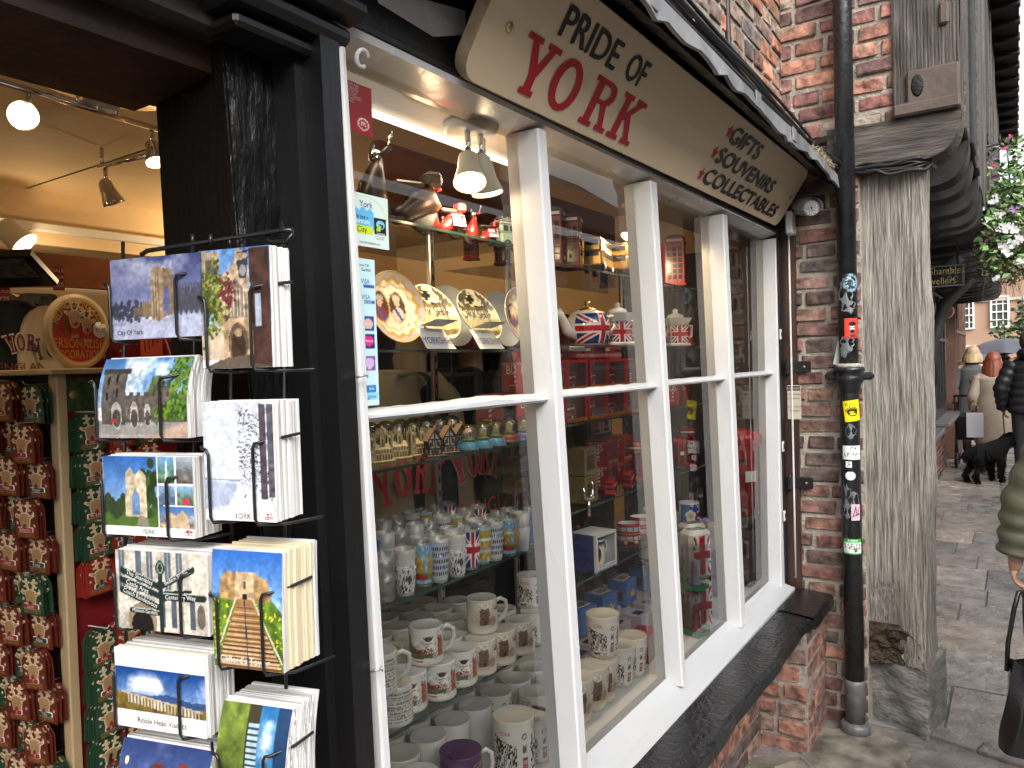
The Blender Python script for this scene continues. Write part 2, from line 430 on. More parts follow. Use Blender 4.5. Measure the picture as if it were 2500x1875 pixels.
# upper front wall, facing the street
m = MB(); bricks(m, fr((-.6, .855, 2.40), (1, 0, 0), (0, 0, 1)), 4.125, 2.6, PAL_U, MORTD, .235, .056, .017, .008, 21)
sb(m, 'upper_wall')
# return wall facing along the street, below and above the jetty beam
m = MB(); bricks(m, fr((3.49, .95, 0), (0, -1, 0), (0, 0, 1)), .41, 2.5, PAL_O, MORT, .225, .052, .017, .013, 5, .06)
sb(m, 'return_wall')
m = MB(); bricks(m, fr((3.50, .853, 2.545), (0, -1, 0), (0, 0, 1)), .50, 2.3, PAL_UR, MORT, .225, .055, .016, .012, 12, .05)
sb(m, 'upper_return_wall')
# low wall under the window and the small pier
m = MB(); bricks(m, fr((.86, .905, 0), (1, 0, 0), (0, 0, 1)), 2.6, .53, PAL_L, MORTD, .225, .054, .015, .010, 8)
sb(m, 'lower_wall')
m = MB()
bricks(m, fr((3.14, .715, .0), (1, 0, 0), (0, 0, 1)), .345, .525, PAL_L, MORTD, .225, .056, .016, .010, 31)
bricks(m, fr((3.135, .90, .0), (0, -1, 0), (0, 0, 1)), .19, .525, PAL_L, MORTD, .19, .056, .016, .012, 31)
sb(m, 'brick_pier')
# black sill board with a mitred return
m = MB()
def wavy_board(mb, x0, x1, y0, y1, z0, z1, mt, n=24):
    for i in range(n):
        a = x0+(x1-x0)*i/n; b = x0+(x1-x0)*(i+1)/n
        f = lambda q: .004*math.sin(q*9.)+.003*math.sin(q*23+1)
        mb.add([(a, y0+f(a), z0), (b, y0+f(b), z0), (b, y1, z0), (a, y1, z0), (a, y0+f(a), z1-.012), (b, y0+f(b), z1-.012), (b, y1, z1+.02), (a, y1, z1+.02),
                (a, y0+f(a)+.012, z1), (b, y0+f(b)+.012, z1)],
               [(3, 2, 1, 0), (0, 1, 5, 4), (4, 5, 9, 8), (8, 9, 6, 7)], mt)
wavy_board(m, .9, 3.12, .695, .90, .515, .562, BLKW)
wavy_board(m, 3.122, 3.47, .672, .90, .52, .566, BLKW, 4)
m.quad((3.12, .672, .52), (3.12, .9, .52), (3.12, .9, .588), (3.12, .672, .555), BLKW)
sb(m, 'window_sill_board')
# fascia behind the sign, soffit and lead roof edge
m = MB(); m.box((1.72, .885, 2.33), (3.5, .05, .39), BLKS, .004)
m.box((1.9, .872, 2.146), (3.15, .03, .018), BLKS, .004)
m.hexa([(-.8, .87, 2.49), (3.49, .87, 2.49), (3.49, .62, 2.31), (-.8, .62, 2.30)], [(-.8, .87, 2.52), (3.49, .87, 2.52), (3.49, .62, 2.335), (-.8, .62, 2.325)], BLK)
sb(m, 'fascia')
m = MB(); n = 90; r = random.Random(2); low = []
for i in range(n+1):
    xx = -.8+4.36*i/n; low.append((xx, .598+.004*r.uniform(-1, 1), 2.305+.006*math.sin(xx*7)+.010*r.uniform(-1, 1)))
for i in range(n):
    a, b = low[i], low[i+1]
    za, zb = 2.352+.004*math.sin(a[0]*5), 2.352+.004*math.sin(b[0]*5)
    m.add([a, b, (b[0], .606, zb), (a[0], .606, za), (b[0], .87, zb+.19), (a[0], .87, za+.19), (a[0], a[1]+.01, a[2]), (b[0], b[1]+.01, b[2]), (b[0], .62, zb-.01), (a[0], .62, za-.01)],
          [(0, 1, 2, 3), (3, 2, 4, 5), (6, 9, 8, 7), (0, 6, 7, 1)], LEAD, False)
for xx in (.7, 1.45, 2.2, 2.62, 3.1): m.box((xx, .599, 2.33), (.05, .006, .045), LEAD, .002)
sb(m, 'lead_roof_edge')
# ------- the bay window: bars leaning as old frames do
GY, FY = .915, .86
def member(pl0, pl1, w0, w1, z0, z1, y0=FY, y1=GY+.03, mt=WHT):
    mb = MB(); n = 14; b = .004
    for i in range(n):
        a, c = i/n, (i+1)/n
        X0, X1 = pl0+(pl1-pl0)*a, pl0+(pl1-pl0)*c; W0, W1 = w0+(w1-w0)*a, w0+(w1-w0)*c; Z0, Z1 = z0+(z1-z0)*a, z0+(z1-z0)*c
        ring = lambda X, W, Z: [(X, y1, Z), (X, y0+b, Z), (X+b, y0, Z), (X+W-b, y0, Z), (X+W, y0+b, Z), (X+W, y1, Z)]
        mb.add(ring(X0, W0, Z0)+ring(X1, W1, Z1), [(k, (k+1) % 6, 6+(k+1) % 6, 6+k) for k in range(6)], mt)
    return mb
win = sb(member(.895, .843, .022, .014, .60, 2.115), 'window_frame')
MUL = [(1.535, 1.424, .037, .037), (2.186, 2.038, .030, .044), (2.782, 2.679, .056, .048)]
ZB, ZT = .60, 2.115
for b0, b1, w0, w1 in MUL: sb(member(b0, b1, w0, w1, ZB, ZT), 'mullion', win)
sb(member(3.362, 3.385, .056, .01, ZB, ZT), 'frame_side', win)
m = MB(); m.hexa([(.83, FY, 2.124), (3.42, FY, 2.135), (3.42, GY+.03, 2.111), (.83, GY+.03, 2.111)], [(.83, FY, 2.15), (3.42, FY, 2.16), (3.42, GY+.03, 2.17), (.83, GY+.03, 2.17)], WHT); sb(m, 'head_rail', win)
m = MB(); m.hexa([(.90, .818, .545), (3.42, .818, .57), (3.42, GY+.03, .56), (.90, GY+.03, .56)], [(.90, .818, .566), (3.42, .818, .588), (3.42, GY, .618), (.90, GY, .612)], WHT2)
m.box((2.15, GY+.0125, .60), (2.45, .025, .03), WHT2, .003); sb(m, 'bottom_rail', win)
xl = lambda k, z: [(.895, .843)]+[(a+0, b+0) for a, b, _, _ in MUL]+[(3.362, 3.385)]
def barx(k, z, right=False):
    L = [(.90, .855, .0, .0)]+MUL+[(3.362, 3.385, 0., 0.)]
    b0, b1, w0, w1 = L[k]; t = (z-ZB)/(ZT-ZB); x_ = b0+(b1-b0)*t
    return x_+((w0+(w1-w0)*t) if right else 0)
for k in range(4):
    xa, xb = barx(k, 1.52, True), barx(k+1, 1.52)
    mb = MB(); n = 26; rr = random.Random(k)
    pr = [(.0, -.007), (-.030, -.006), (-.036, -.001), (-.034, .004), (-.026, .008), (-.018, .0105), (0, .0125)]
    ring = []
    for i in range(n+1):
        xx = xa-.004+(xb-xa+.012)*i/n; wv = .0012*rr.uniform(-1, 1); bump_ = .004*math.exp(-((i/n-.62)/.16)**2) if k == 0 else 0
        ring.append([(xx, GY+y, 1.5215+.003*k+z*1.05+(wv+bump_ if z > .0 else 0)) for y, z in pr])
    mb.add([p for q in ring for p in q], [(i*7+j, (i+1)*7+j, (i+1)*7+j+1, i*7+j+1) for i in range(n) for j in range(6)]+[tuple(range(7)), tuple(n*7+j for j in range(7))[::-1]], WHT2)
    sb(mb, 'glazing_bar', win)
    for (za, zb) in ((ZB, 1.52), (1.52, ZT)):
        a0, a1, c0, c1 = barx(k, za, True)-.003, barx(k, zb, True)-.003, barx(k+1, za)+.003, barx(k+1, zb)+.003
        mb = MB(); mb.quad((a0, GY, za), (c0, GY, za), (c1, GY, zb), (a1, GY, zb), GLASS); sb(mb, 'glass_pane', win)
m = MB(); m.tube([(.878+.012*math.cos(a), .848-.004*math.sin(a), 2.088+.012*math.sin(a)) for a in np.linspace(.3, 5.4, 18)], .0035, WHT, 8); sb(m, 'frame_hook', win)
# ------- black timber round the door
BLKI = mat('shaded_timber_side', (.005, .0035, .0028), .7, bump=.5, bs=46, stretch=(1.8, 1.8, .4), spec=.12)  # shaded copy of the black timber: door-side faces coloured darker and duller
m = MB()
def rough_block(mb, x0, x1, y0, y1, z0, z1, mt, nz=40, amp=.006, seed=0, lean=0.):
    rr = random.Random(seed); nx = 10
    def P(u, v, face):
        z = z0+(z1-z0)*v; ln = lean*(z-1.6)
        if face == 0: xx, yy = x0+(x1-x0)*u, y0
        elif face == 1: xx, yy = x0, y0+(y1-y0)*(1-u)
        else: xx, yy = x1, y0+(y1-y0)*u
        d = amp*(math.sin(z*13+xx*40+seed)*.4+math.sin(z*37+u*9)*.3+rr.uniform(-.4, .4))
        edge = min(u, 1-u)
        if face == 0: return (xx+ln, yy+d*(edge > .02)+(.004 if edge < .02 else 0), z)
        return (xx+(d if 0 < u < 1 else .003)*(1 if face == 1 else -1)+ln, yy, z)
    for f in (1, 0, 2): mb.grid(lambda u, v: P(u, v, f), nx, nz, BLKI if f == 1 else mt, None, True)
rough_block(m, .722, .838, .95, 1.13, 0, 2.60, BLK, 90, .0045, 3, -.05)

sb(m, 'door_post')
m = MB()
m.hexa([(.845, .862, .0), (.885, .862, .0), (.885, .96, 0), (.845, .96, 0)], [(.80, .858, 2.13), (.838, .858, 2.13), (.838, .96, 2.13), (.80, .96, 2.13)], BLKS)
m.hexa([(.825, .9, .0), (.846, .9, .0), (.846, .96, 0), (.825, .96, 0)], [(.785, .9, 2.1), (.801, .9, 2.1), (.801, .96, 2.1), (.785, .96, 2.1)], BLKS)
m.box((.755, .90, 2.115), (.22, .10, .03), BLKS, .01); m.box((.75, .885, 2.15), (.25, .13, .035), BLKS, .012); m.box((.76, .91, 2.085), (.19, .07, .02), BLKS, .006)
sb(m, 'window_casing')
m = MB()
DJ = mat('dark_brown_door_frame', (.010, .006, .004), .45, var=.4, vs=9, stretch=(3, 3, .4), bump=.3, bs=30)
DJ2 = mat('reddish_brown_door_lining', (.03, .013, .008), .5, var=.3, vs=9, bump=.2)
m.hexa([(.757, 1.13, 0), (.90, 1.13, 0), (.9, 1.15, 0), (.757, 1.15, 0)], [(.716, 1.13, 2.06), (.9, 1.13, 2.06), (.9, 1.15, 2.06), (.716, 1.15, 2.06)], BLKI)
sb(m, 'door_jamb')
m = MB()
rb = MB()
LINT = mat('painted_door_lintel', (.055, .05, .048), .5, var=.6, vs=16, bump=.6, bs=20, stretch=(.5, 1, 1))
m.hexa([(-1.4, .93, 2.115), (.70, .93, 2.085), (.70, 1.13, 2.085), (-1.4, 1.13, 2.115)], [(-1.4, .93, 2.6), (.70, .93, 2.6), (.7, 1.13, 2.6), (-1.4, 1.13, 2.6)], LINT)
m.hexa([(-1.4, .98, 2.045), (.70, .98, 2.042), (.70, 1.13, 2.026), (-1.4, 1.13, 2.02)], [(-1.4, .98, 2.118), (.70, .98, 2.088), (.7, 1.13, 2.088), (-1.4, 1.13, 2.118)], DJ2)
m.box((-.35, 1.16, 2.26), (2.1, .05, .46), DJ2)
sb(m, 'door_lintel')
m = MB(); m.box((-1.0, 1.02, 1.3), (.5, .2, 2.6), BLK, .01); sb(m, 'far_door_post')
m = MB(); m.box((-1.5, .95, 4), (.02, .1, 2.0), BLK); 
# right corner boards between window and brick return
m = MB(); m.hexa([(3.424, .855, .57), (3.462, .855, .57), (3.462, .93, .57), (3.424, .93, .57)], [(3.392, .855, 2.3), (3.445, .855, 2.3), (3.445, .93, 2.3), (3.392, .93, 2.3)], BLKS)
m.box((3.478, .845, 1.43), (.03, .09, 1.74), mat('dark_red_brown_board', (.04, .018, .014), .35, var=.3, vs=7, stretch=(1, 1, .4)), .003)
sb(m, 'corner_board')
# inside of the shop
m = MB(); m.box((.9, 2.9, -.0), (6.4, 3.9, .03), FLOORM); sb(m, 'shop_floor')
m = MB(); m.box((-.4, 2.26, 2.39), (3.8, 2.2, .03), CEIL); sb(m, 'ceiling')
m = MB(); m.box((1.1, 3.36, 2.28), (6.8, .06, .25), CREAM); m.box((1.1, 4.1, 2.17), (6.8, 1.45, .03), CREAM); sb(m, 'ceiling_step')
m = MB(); m.box((.9, 4.86, 1.2), (6.6, .04, 2.4), CREAM); m.box((-1.9, 2.95, 1.2), (.04, 3.8, 2.4), CREAM); m.box((3.72, 2.9, 1.2), (.04, 4.0, 2.4), CREAM)
sb(m, 'inner_wall')
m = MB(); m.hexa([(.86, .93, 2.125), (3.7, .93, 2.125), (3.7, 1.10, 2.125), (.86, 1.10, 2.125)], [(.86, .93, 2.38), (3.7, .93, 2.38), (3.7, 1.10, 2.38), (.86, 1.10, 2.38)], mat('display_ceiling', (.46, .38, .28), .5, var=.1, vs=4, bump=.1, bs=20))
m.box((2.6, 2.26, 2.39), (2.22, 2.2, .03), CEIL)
sb(m, 'display_ceiling')
m = MB(); m.box((2.16, 1.34, .60), (2.56, .8, .03), mat('display_base_board', (.72, .71, .68), .5, var=.05)); m.box((.868, 1.44, .30), (.03, .62, .60), DARKIN); sb(m, 'display_floor')
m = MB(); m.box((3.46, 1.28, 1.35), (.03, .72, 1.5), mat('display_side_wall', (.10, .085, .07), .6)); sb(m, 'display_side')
# ------------------------------------------------------------------ sign over the window
SBOT, STOP = Vector((1.15, .838, 2.128)), Vector((1.15, .70, 2.338))
SL = 2.215; su = (STOP-SBOT); SH = su.length
SF = fr(SBOT, (1, 0, .012), su)          # x along, y up the board, z towards the street
SF = SF @ T(-.035, 0, 0)
sgn = empty('shop_sign', (1.15, .838, 2.128)); tag(sgn, 'long cream signboard tilted over the shop window with red and black lettering', 'sign')
SI = Matrix.Translation(-SBOT) @ SF
def rrect(w, h, rd, n=6, x0=0., y0=0.):
    o = []
    for cx, cy, a in ((w-rd, h-rd, 0), (rd, h-rd, PI/2), (rd, rd, PI), (w-rd, rd, 1.5*PI)):
        for k in range(n+1): an = a+PI/2*k/n; o.append((x0+cx+rd*math.cos(an), y0+cy+rd*math.sin(an)))
    return o
SIGNC = mat('cream_sign_paint', (.72, .58, .395), .38, var=.03, vs=3)
SIGNE = mat('weathered_sign_edge', (.42, .33, .21), .7, var=.4, vs=20)
m = MB(SI); m.prism(rrect(SL, SH, .045), .028, SIGNE, T(0, 0, -.03)); m.flat(rrect(SL-.004, SH-.004, .043, 6, .002, .002), SIGNC, None, None, -.0012)
m.build('board', sgn)
SRED = mat('sign_red', (.42, .014, .03), .4); SBLK = mat('sign_black', (.018, .02, .024), .4)
def slab(ch, w, h, t=.24, sf=.11):
    """slab serif capitals as stroke outlines; t stem width share, sf serif height share"""
    s_ = w*t; e = h*sf; P = []
    box = lambda x0, y0, x1, y1: P.append([(x0, y0), (x1, y0), (x1, y1), (x0, y1)])
    if ch == 'Y':
        P.append([(w*.5-s_*.5, e*.5), (w*.5+s_*.5, e*.5), (w*.5+s_*.5, h*.44), (w*.5-s_*.5, h*.44)])
        P.append([(w*.5-s_*.52, h*.36), (w*.5+s_*.30, h*.46), (w*.28+s_*.1, h-e*.5), (w*.06+s_*.2, h-e*.5)])
        P.append([(w*.5-s_*.2, h*.46), (w*.5+s_*.52, h*.36), (w*.94-s_*.1, h-e*.5), (w*.72+s_*.1, h-e*.5)])
        box(w*.28, 0, w*.72, e); box(-w*.04, h-e, w*.42, h); box(w*.60, h-e, w*1.04, h)
    elif ch == 'R':
        box(w*.12, e*.5, w*.12+s_, h-e*.5); box(0, 0, w*.48, e); box(0, h-e, w*.30, h)
        q = [(w*.2, h), (w*.62, h), (w*.82, h*.95), (w*.90, h*.84), (w*.91, h*.70), (w*.82, h*.57), (w*.62, h*.50), (w*.2, h*.50)]
        i_ = [(w*.2, h*.60), (w*.56, h*.60), (w*.66, h*.65), (w*.70, h*.74), (w*.68, h*.83), (w*.58, h*.89), (w*.2, h*.89)]
        for k in range(len(q)-1): pass
        P.append(('ring', q, i_[::-1]))
        P.append([(w*.50, h*.53), (w*.72, h*.53), (w*.95, e*.6), (w*.74, e*.6)]); box(w*.62, 0, w*1.06, e)
    elif ch == 'K':
        box(w*.12, e*.5, w*.12+s_, h-e*.5); box(0, 0, w*.46, e); box(0, h-e, w*.44, h)
        P.append([(w*.30, h*.38), (w*.30, h*.58), (w*.76, h-e*.5), (w*.98, h-e*.5)]); box(w*.60, h-e, w*1.04, h)
        P.append([(w*.40, h*.52), (w*.58, h*.64), (w*.98, e*.5), (w*.76, e*.5)]); box(w*.62, 0, w*1.08, e)
    return P
def put_slab(mb, ch, x, y, w, h, mt, z=0., M=None, t=.24):
    if ch == 'O':
        n = 40; o = [(x+w/2+w/2*math.cos(2*PI*k/n), y+h/2+h/2*math.sin(2*PI*k/n), z) for k in range(n)]
        i_ = [(x+w/2+(w/2-w*t*1.0)*math.cos(2*PI*k/n), y+h/2+(h/2-h*.135)*math.sin(2*PI*k/n), z) for k in range(n)]
        mb.add(o+i_, [(k, (k+1) % n, n+(k+1) % n, n+k) for k in range(n)], mt, False, None, M); return
    for i, p in enumerate(slab(ch, w, h, t)):
        zz = z+.00006*i
        if p[0] == 'ring':
            q, r_ = p[1], p[2]; r_ = r_[::-1]
            for k in range(len(q)-1):
                k2 = min(k, len(r_)-1); k3 = min(k+1, len(r_)-1)
            vs = [(x+a, y+b, zz) for a, b in q]; n = len(vs)
            rr_ = [r_[6], r_[5], r_[5], r_[4], r_[3], r_[2], r_[1], r_[0]]
            vs += [(x+a, y+b, zz) for a, b in rr_]
            mb.add(vs, [(k, k+1, n+k+1, n+k) for k in range(n-1)], mt, False, None, M)
        else: mb.flat([(x+a, y+b) for a, b in p], mt, M, None, zz)

YX = .035
for ch, x0, x1 in (('Y', .108, .222), ('O', .232, .346), ('R', .390, .510), ('K', .532, .652)):
    m = MB(SI); put_slab(m, ch, x0+YX, .022, x1-x0, .110, SRED, .0005); m.build('letter', sgn)
def sign_text(t, x0, x1, y0, y1, mt, shear=0., bold=0., par=sgn, name='lettering', SI=SI):
    vs, _ = text_geo(t); w = max(v[0] for v in vs)-min(v[0] for v in vs); hh = max(v[1] for v in vs)-min(v[1] for v in vs); cy_ = (max(v[1] for v in vs)+min(v[1] for v in vs))/2
    m = MB(SI); h = (y1-y0)*.7/hh; k = h/.7
    for i in range(3 if bold else 1):
        m.text(t, h, mt, T((x0+x1)/2+YX+bold*(i-1), (y0+y1)/2-cy_*k+bold*.6*(i-1), .0005+.00012*i), (x1-x0)/(w*k), shear=shear)
    return m.build(name, par)
sign_text('PRIDE', .186, .432, .153, .213, SBLK, bold=.0022); sign_text('OF', .486, .583, .153, .213, SBLK, bold=.0022)
for t, x0, x1, y0, y1, sx, sy in (('GIFTS', 1.235, 1.545, .168, .220, 1.212, .193), ('SOUVENIRS', 1.222, 1.862, .097, .146, 1.190, .119), ('COLLECTABLES', 1.205, 2.055, .025, .074, 1.176, .046)):
    sign_text(t, x0, x1, y0, y1, SBLK, .10, .0052)
    m = MB(SI); m.flat([(sx+YX+(.027 if q % 2 == 0 else .010)*math.cos(PI/2+q*PI/5), sy+(.027 if q % 2 == 0 else .010)*math.sin(PI/2+q*PI/5)) for q in range(10)], SRED, None, None, .0006); m.build('star', sgn)
m = MB(SI)
BRASS = mat('brass', (.55, .42, .2), .3, 1.)
for x, y in ((.076, .117), (2.157, .124)): m.lathe([(.009, 0), (.009, .002), (.005, .0045), (0, .005)], BRASS, 12, T(x, y, 0))
m.build('screw', sgn)
m = MB(); a, b = onY(925, 8, .858), onY(1138, 85, .858)
m.add([a, b, b+Vector((.0, 0, .045)), a+Vector((-.03, 0, .05)), (a+b)/2+Vector((.02, 0, -.022)), (a+b)/2+Vector((-.03, 0, .03))], [(0, 4, 5, 3), (4, 1, 2, 5)], WHT)
tag(m.build('peeling_strip'), 'torn white plastic strip on the black fascia beside the signboard', 'strip')

# ------------------------------------------------------------------ CCTV camera by the end of the sign
t_ = onX(1975, 507, 3.34); cc = empty('security_camera', t_); tag(cc, 'white bullet security camera under the end of the signboard', 'security camera')
WPL = mat('white_plastic', (.62, .62, .60), .4)
axd = Vector((-.80, -.52, -.22)).normalized(); F_ = fr((0, 0, 0), axd.cross((0, 0, 1)), (0, 0, 1)); F_ = fr((0, 0, 0), axd.cross(Vector((0, 0, 1))), axd.cross(Vector((0, 0, 1))).cross(axd)*-1)
q = axd.to_track_quat('Z', 'Y').to_matrix().to_4x4()
m = MB(q); m.lathe([(.030, -.10), (.034, -.09), (.034, .028), (.031, .03)], mat('grey_camera_barrel', (.3, .3, .3), .35), 24); m.build('camera_body', cc)
m = MB(q); m.lathe([(.040, -.10), (.040, .045)], WPL, 24, None, None, True, 1, 1, -.25, PI+.25, False); m.lathe([(.042, .045), (.042, -.10)], WPL, 24, None, None, True, 1, 1, -.25, PI+.25, False); m.build('sun_shield', cc)
m = MB(q); m.lathe([(.030, .0285), (.0, .0285)], mat('camera_window', (.02, .02, .022), .1), 24); m.lathe([(.009, .029), (.0, .031)], mat('camera_lens', (.06, .05, .05), .05), 14)
for k in range(18): m.lathe([(.0028, .0288), (.0028, .0302), (0, .0305)], WPL, 6, T((.021 if k % 2 else .026)*math.cos(k*PI/9), (.021 if k % 2 else .026)*math.sin(k*PI/9), 0))
m.build('lens', cc)
m = MB(); m.tube([(.02, .03, .0), (.05, .07, .005)], .014, mat('grey_camera_barrel'), 10); m.box((.06, .09, -.045), (.07, .03, .1), WPL, .006); m.build('mounting_box', cc)
# white cable and clips on the corner board
m = MB(); m.tube([(3.462, .824, z) for z in (2.2, 1.8, 1.4, 1.0, .62)], .0045, WPL, 8); 
wc = m.build('white_cable'); tag(wc, 'thin white cable running down the dark board beside the window', 'cable')
for z in (1.70, 1.21, .905):
    m = MB(); p = onX(1928, 0, 3.40); m.box((3.39+.012, .852, z), (.022, .006, .045), WPL, .002); m.box((3.39+.012, .848, z), (.008, .004, .02), mat('clip_slot', (.03, .03, .03)))
    tag(m.build('cable_clip'), 'small white clip on the black corner board, %s' % {1.7: 'above the upper hinge', 1.21: 'between the two hinges', .905: 'below the lower hinge'}[z], 'clip', 'clips on the black corner board')
for z, w_ in ((1.555, 'above the warning plate'), (1.045, 'below the warning plate')):
    h_ = empty('shutter_hinge', (3.47, .80, z)); tag(h_, 'black iron hinge on the brick beside the window, '+w_, 'hinge', 'iron hinges on the brick')
    m = MB(); m.box((-.008, -.02, 0), (.008, .075, .05), IRON, .003); m.build('hinge_plate', h_)
    m = MB(); m.box((-.02, .038, 0), (.03, .012, .06), IRON, .003); m.tube([(-.02, .038, -.035), (-.02, .038, .035)], .008, IRON, 10); m.build('knuckle', h_)
    m = MB(); m.lathe([(.007, 0), (.005, .004), (0, .005)], mat('rusty_screw', (.35, .2, .13), .5, .6), 10, T(-.012, -.03, 0)@RY(-PI/2)); m.build('screw', h_)
wp = empty('warning_plate', (3.462, .815, 1.40)); tag(wp, 'small cream warning plate with black lettering on the dark board', 'notice')
wf = fr((-.002, 0, 0), (0, -1, 0), (0, 0, 1)); m = MB(wf); m.box((0, 0, -.002), (.058, .15, .003), mat('cream_plate', (.5, .45, .36), .4), .001); m.build('plate', wp)
m = MB(wf); m.box((0, .062, .0), (.054, .02, .001), IRON); m.text('WARNING', .011, mat('cream_plate'), T(0, .0605, .0008), .85)
for i, t in enumerate(('CCTV CAMERAS', 'IN OPERATION', '', 'CLOSED CIRCUIT', 'TELEVISION')):
    if t: m.text(t, .007, IRON, T(0, .035-i*.018, .0004), .8)
m.build('lettering', wp)

# ------------------------------------------------------------------ timber post on its stone plinth, jetty beam, corner post
def post_mesh():
    m = MB(); n, k = 90, 40; rr = random.Random(3); fy0, fy1 = .578, .310; x0, x1 = 3.50, 3.77
    a = .08
    def P(u, v):
        z = .285+(2.42-.285)*v; s_ = u*4; side = int(s_) % 4; f = s_-int(s_)
        c = [(x0+.03, fy0+.015), (x0-.0, fy1), (x1, fy1-.01), (x1+.02, fy0)]
        p, q = c[side], c[(side+1) % 4]; x = p[0]+(q[0]-p[0])*f; y = p[1]+(q[1]-p[1])*f
        wob = .010*math.sin(z*3.1+.5)+.006*math.sin(z*9+side)
        gr = .0012*math.sin(u*190+2*math.sin(z*4))+.0015*math.sin(u*71+z*2.3)+.0012*rr.uniform(-1, 1)
        y += wob*.5+(.0 if side not in (0,) else 0)
        x += (-gr if side == 0 else 0); y += (gr if side == 1 else 0)
        # round the arrises
        if f < .05 or f > .95: x += (.012 if side in (0, 3) and True else -.004)*(1-min(f, 1-f)/.05)*.6
        if v < .16:
            t = (.16-v)/.16
            if side == 0: x += .06*math.exp(-((f-.42)/.22)**2)*t**.7+.012*rr.random()*t
            ragged = .05*math.exp(-((f-.5)/.18)**2)*t*t if side == 0 else 0
            z += ragged+.006*rr.uniform(-1, 1)*t
        if side == 1: y += .004*math.sin(z*17)
        return (x, y, z)
    m.grid(P, 160, n, OAK, None, True)
    return m
tp = empty('timber_post', (3.6, .43, .285)); tag(tp, 'massive weathered grey oak post with rotted foot on a stone block', 'post')
m = post_mesh(); m.v = [(a-3.6, b-.43, c-.285) for a, b, c in m.v]; m.build('post_shaft', tp)
m = MB(); rr = random.Random(5); ROT = mat('rotten_wood', (.050, .033, .020), .9, var=.6, vs=30, bump=1., bs=60)
_np = np.random.RandomState(4); gx, gy = np.meshgrid(np.linspace(0, 1, 41), np.linspace(0, 1, 41)); rn = vnoise(gx, gy, 7, 3)-.5; rm = vnoise(gx, gy, 19, 6)-.5
def rotfn(u, v):
    i, j = int(round(u*40)), int(round(v*40)); q = math.hypot((u-.5)/.5, (v-.30)/.62); rim = max(0., 1-q*q)
    return (-.099-.010*rim*0+.034*rim**.5+.045*rn[j, i]*min(1, rim*3)+.02*rm[j, i]*min(1, rim*3)+(.03 if rim <= 0 else 0), .115-.215*u, .0+.17*v)
m.grid(rotfn, 40, 40, ROT, None, False); m.build('rotten_heartwood', tp)
STONE = mat('grey_plinth_stone', (.19, .18, .165), .5, var=.55, vs=11, bump=1.0, bs=38, rv=.15, stretch=(1, 1, 2.2))
m = MB(); rr = random.Random(8)
b4 = [(3.61, .60), (3.50, .315), (3.79, .27), (3.9, .58)]
def PS(u, v):
    s_ = u*4; side = int(s_) % 4; f = s_-int(s_); p, q = b4[side], b4[(side+1) % 4]
    x = p[0]+(q[0]-p[0])*f; y = p[1]+(q[1]-p[1])*f; z = .0+.292*v
    e = min(f, 1-f, 1.) ; rnd_ = .010*max(0, 1-e/.06)
    if side == 0: x += .006*math.sin(f*11+v*5)+.004*math.sin(v*17-f*7)+rnd_+.012*math.exp(-((f-.35)/.3)**2-((v-.3)/.3)**2)
    return (x-3.65, y-.43, z)
m.grid(PS, 96, 22, STONE, None, True); m.add([(a-3.65, b-.43, .291) for a, b in b4], [(0, 3, 2, 1)], STONE)
pl = m.build('stone_plinth'); pl.location = (3.65, .43, 0); tag(pl, 'squared grey stone block carrying the timber post', 'stone block')

jet = empty('jettied_house', (5.5, .2, 2.4)); tag(jet, 'timber framed house with jettied upper floor and dark joists beyond the post', 'house')
JO = Vector((-5.5, -.2, -2.4))
def jb(mb, name, par=None):
    mb.v = [tuple(Vector(v)+JO) for v in mb.v]; return mb.build(name, par or jet)
def joist(xa, xb, mt, y0=.80, yt=.165, ztop=2.545, zbot=2.37, nose=None, nseg=14, wob=0.):
    """a floor timber whose street end sweeps up in an ogee"""
    m = MB(); pts = [(y0, zbot-.03)]
    for k in range(nseg+1):
        t = k/nseg; an = t*PI/2; pts.append((.34-(.34-yt)*math.sin(an)+.0, zbot+(.17)*(1-math.cos(an))**1.3))
    pts += [(yt, ztop), (y0, ztop+.012)]
    n = len(pts); nx = 5; rr = random.Random(int(xa*100))
    vs = []
    for i in range(nx+1):
        x = xa+(xb-xa)*i/nx
        for (y, z) in pts: vs.append((x+rr.uniform(-.004, .004), y+wob*math.sin(i*2+z*9), z+wob*.7*math.sin(y*23+i)))
    fs = [(i*n+j, i*n+(j+1) % n, (i+1)*n+(j+1) % n, (i+1)*n+j) for i in range(nx) for j in range(n)]
    m.add(vs, fs, mt, False); 
    m.add(vs[:n], [tuple(range(n))[::-1]], mt); m.add(vs[-n:], [tuple(range(n))], mt)
    return m
jb(joist(3.46, 3.66, OAKD, .66, wob=.004), 'end_beam')
zz = 0
for k in range(22):
    xx = 3.98+k*.44
    jb(joist(xx, xx+.17, OAKB, .82, .165+.006*math.sin(k*2), 2.545, 2.36+.012*math.sin(k*1.7)), 'joist')
m = MB(); m.box((8.6, .52, 2.575), (9.7, .56, .03), OAKB); jb(m, 'jetty_soffit')
m = MB()
def PT(u, v):
    s_ = u*2; z = 2.57+2.3*v; gr = .004*math.sin(u*120+math.sin(z*3))+.003*math.sin(z*21+u*9)
    return (3.472+.03*(u > .5)*0+gr, .405-.235*u, z)
m.grid(PT, 50, 60, OAKDV, None, True)
m.grid(lambda u, v: (3.472+.3*u, .17+.004*math.sin(u*80)+.006*math.sin(v*30), 2.57+2.3*v), 30, 60, OAKDV, None, True)
m.box((3.6, .3, 3.7), (.2, .2, 2.26), OAKDV); jb(m, 'corner_post')
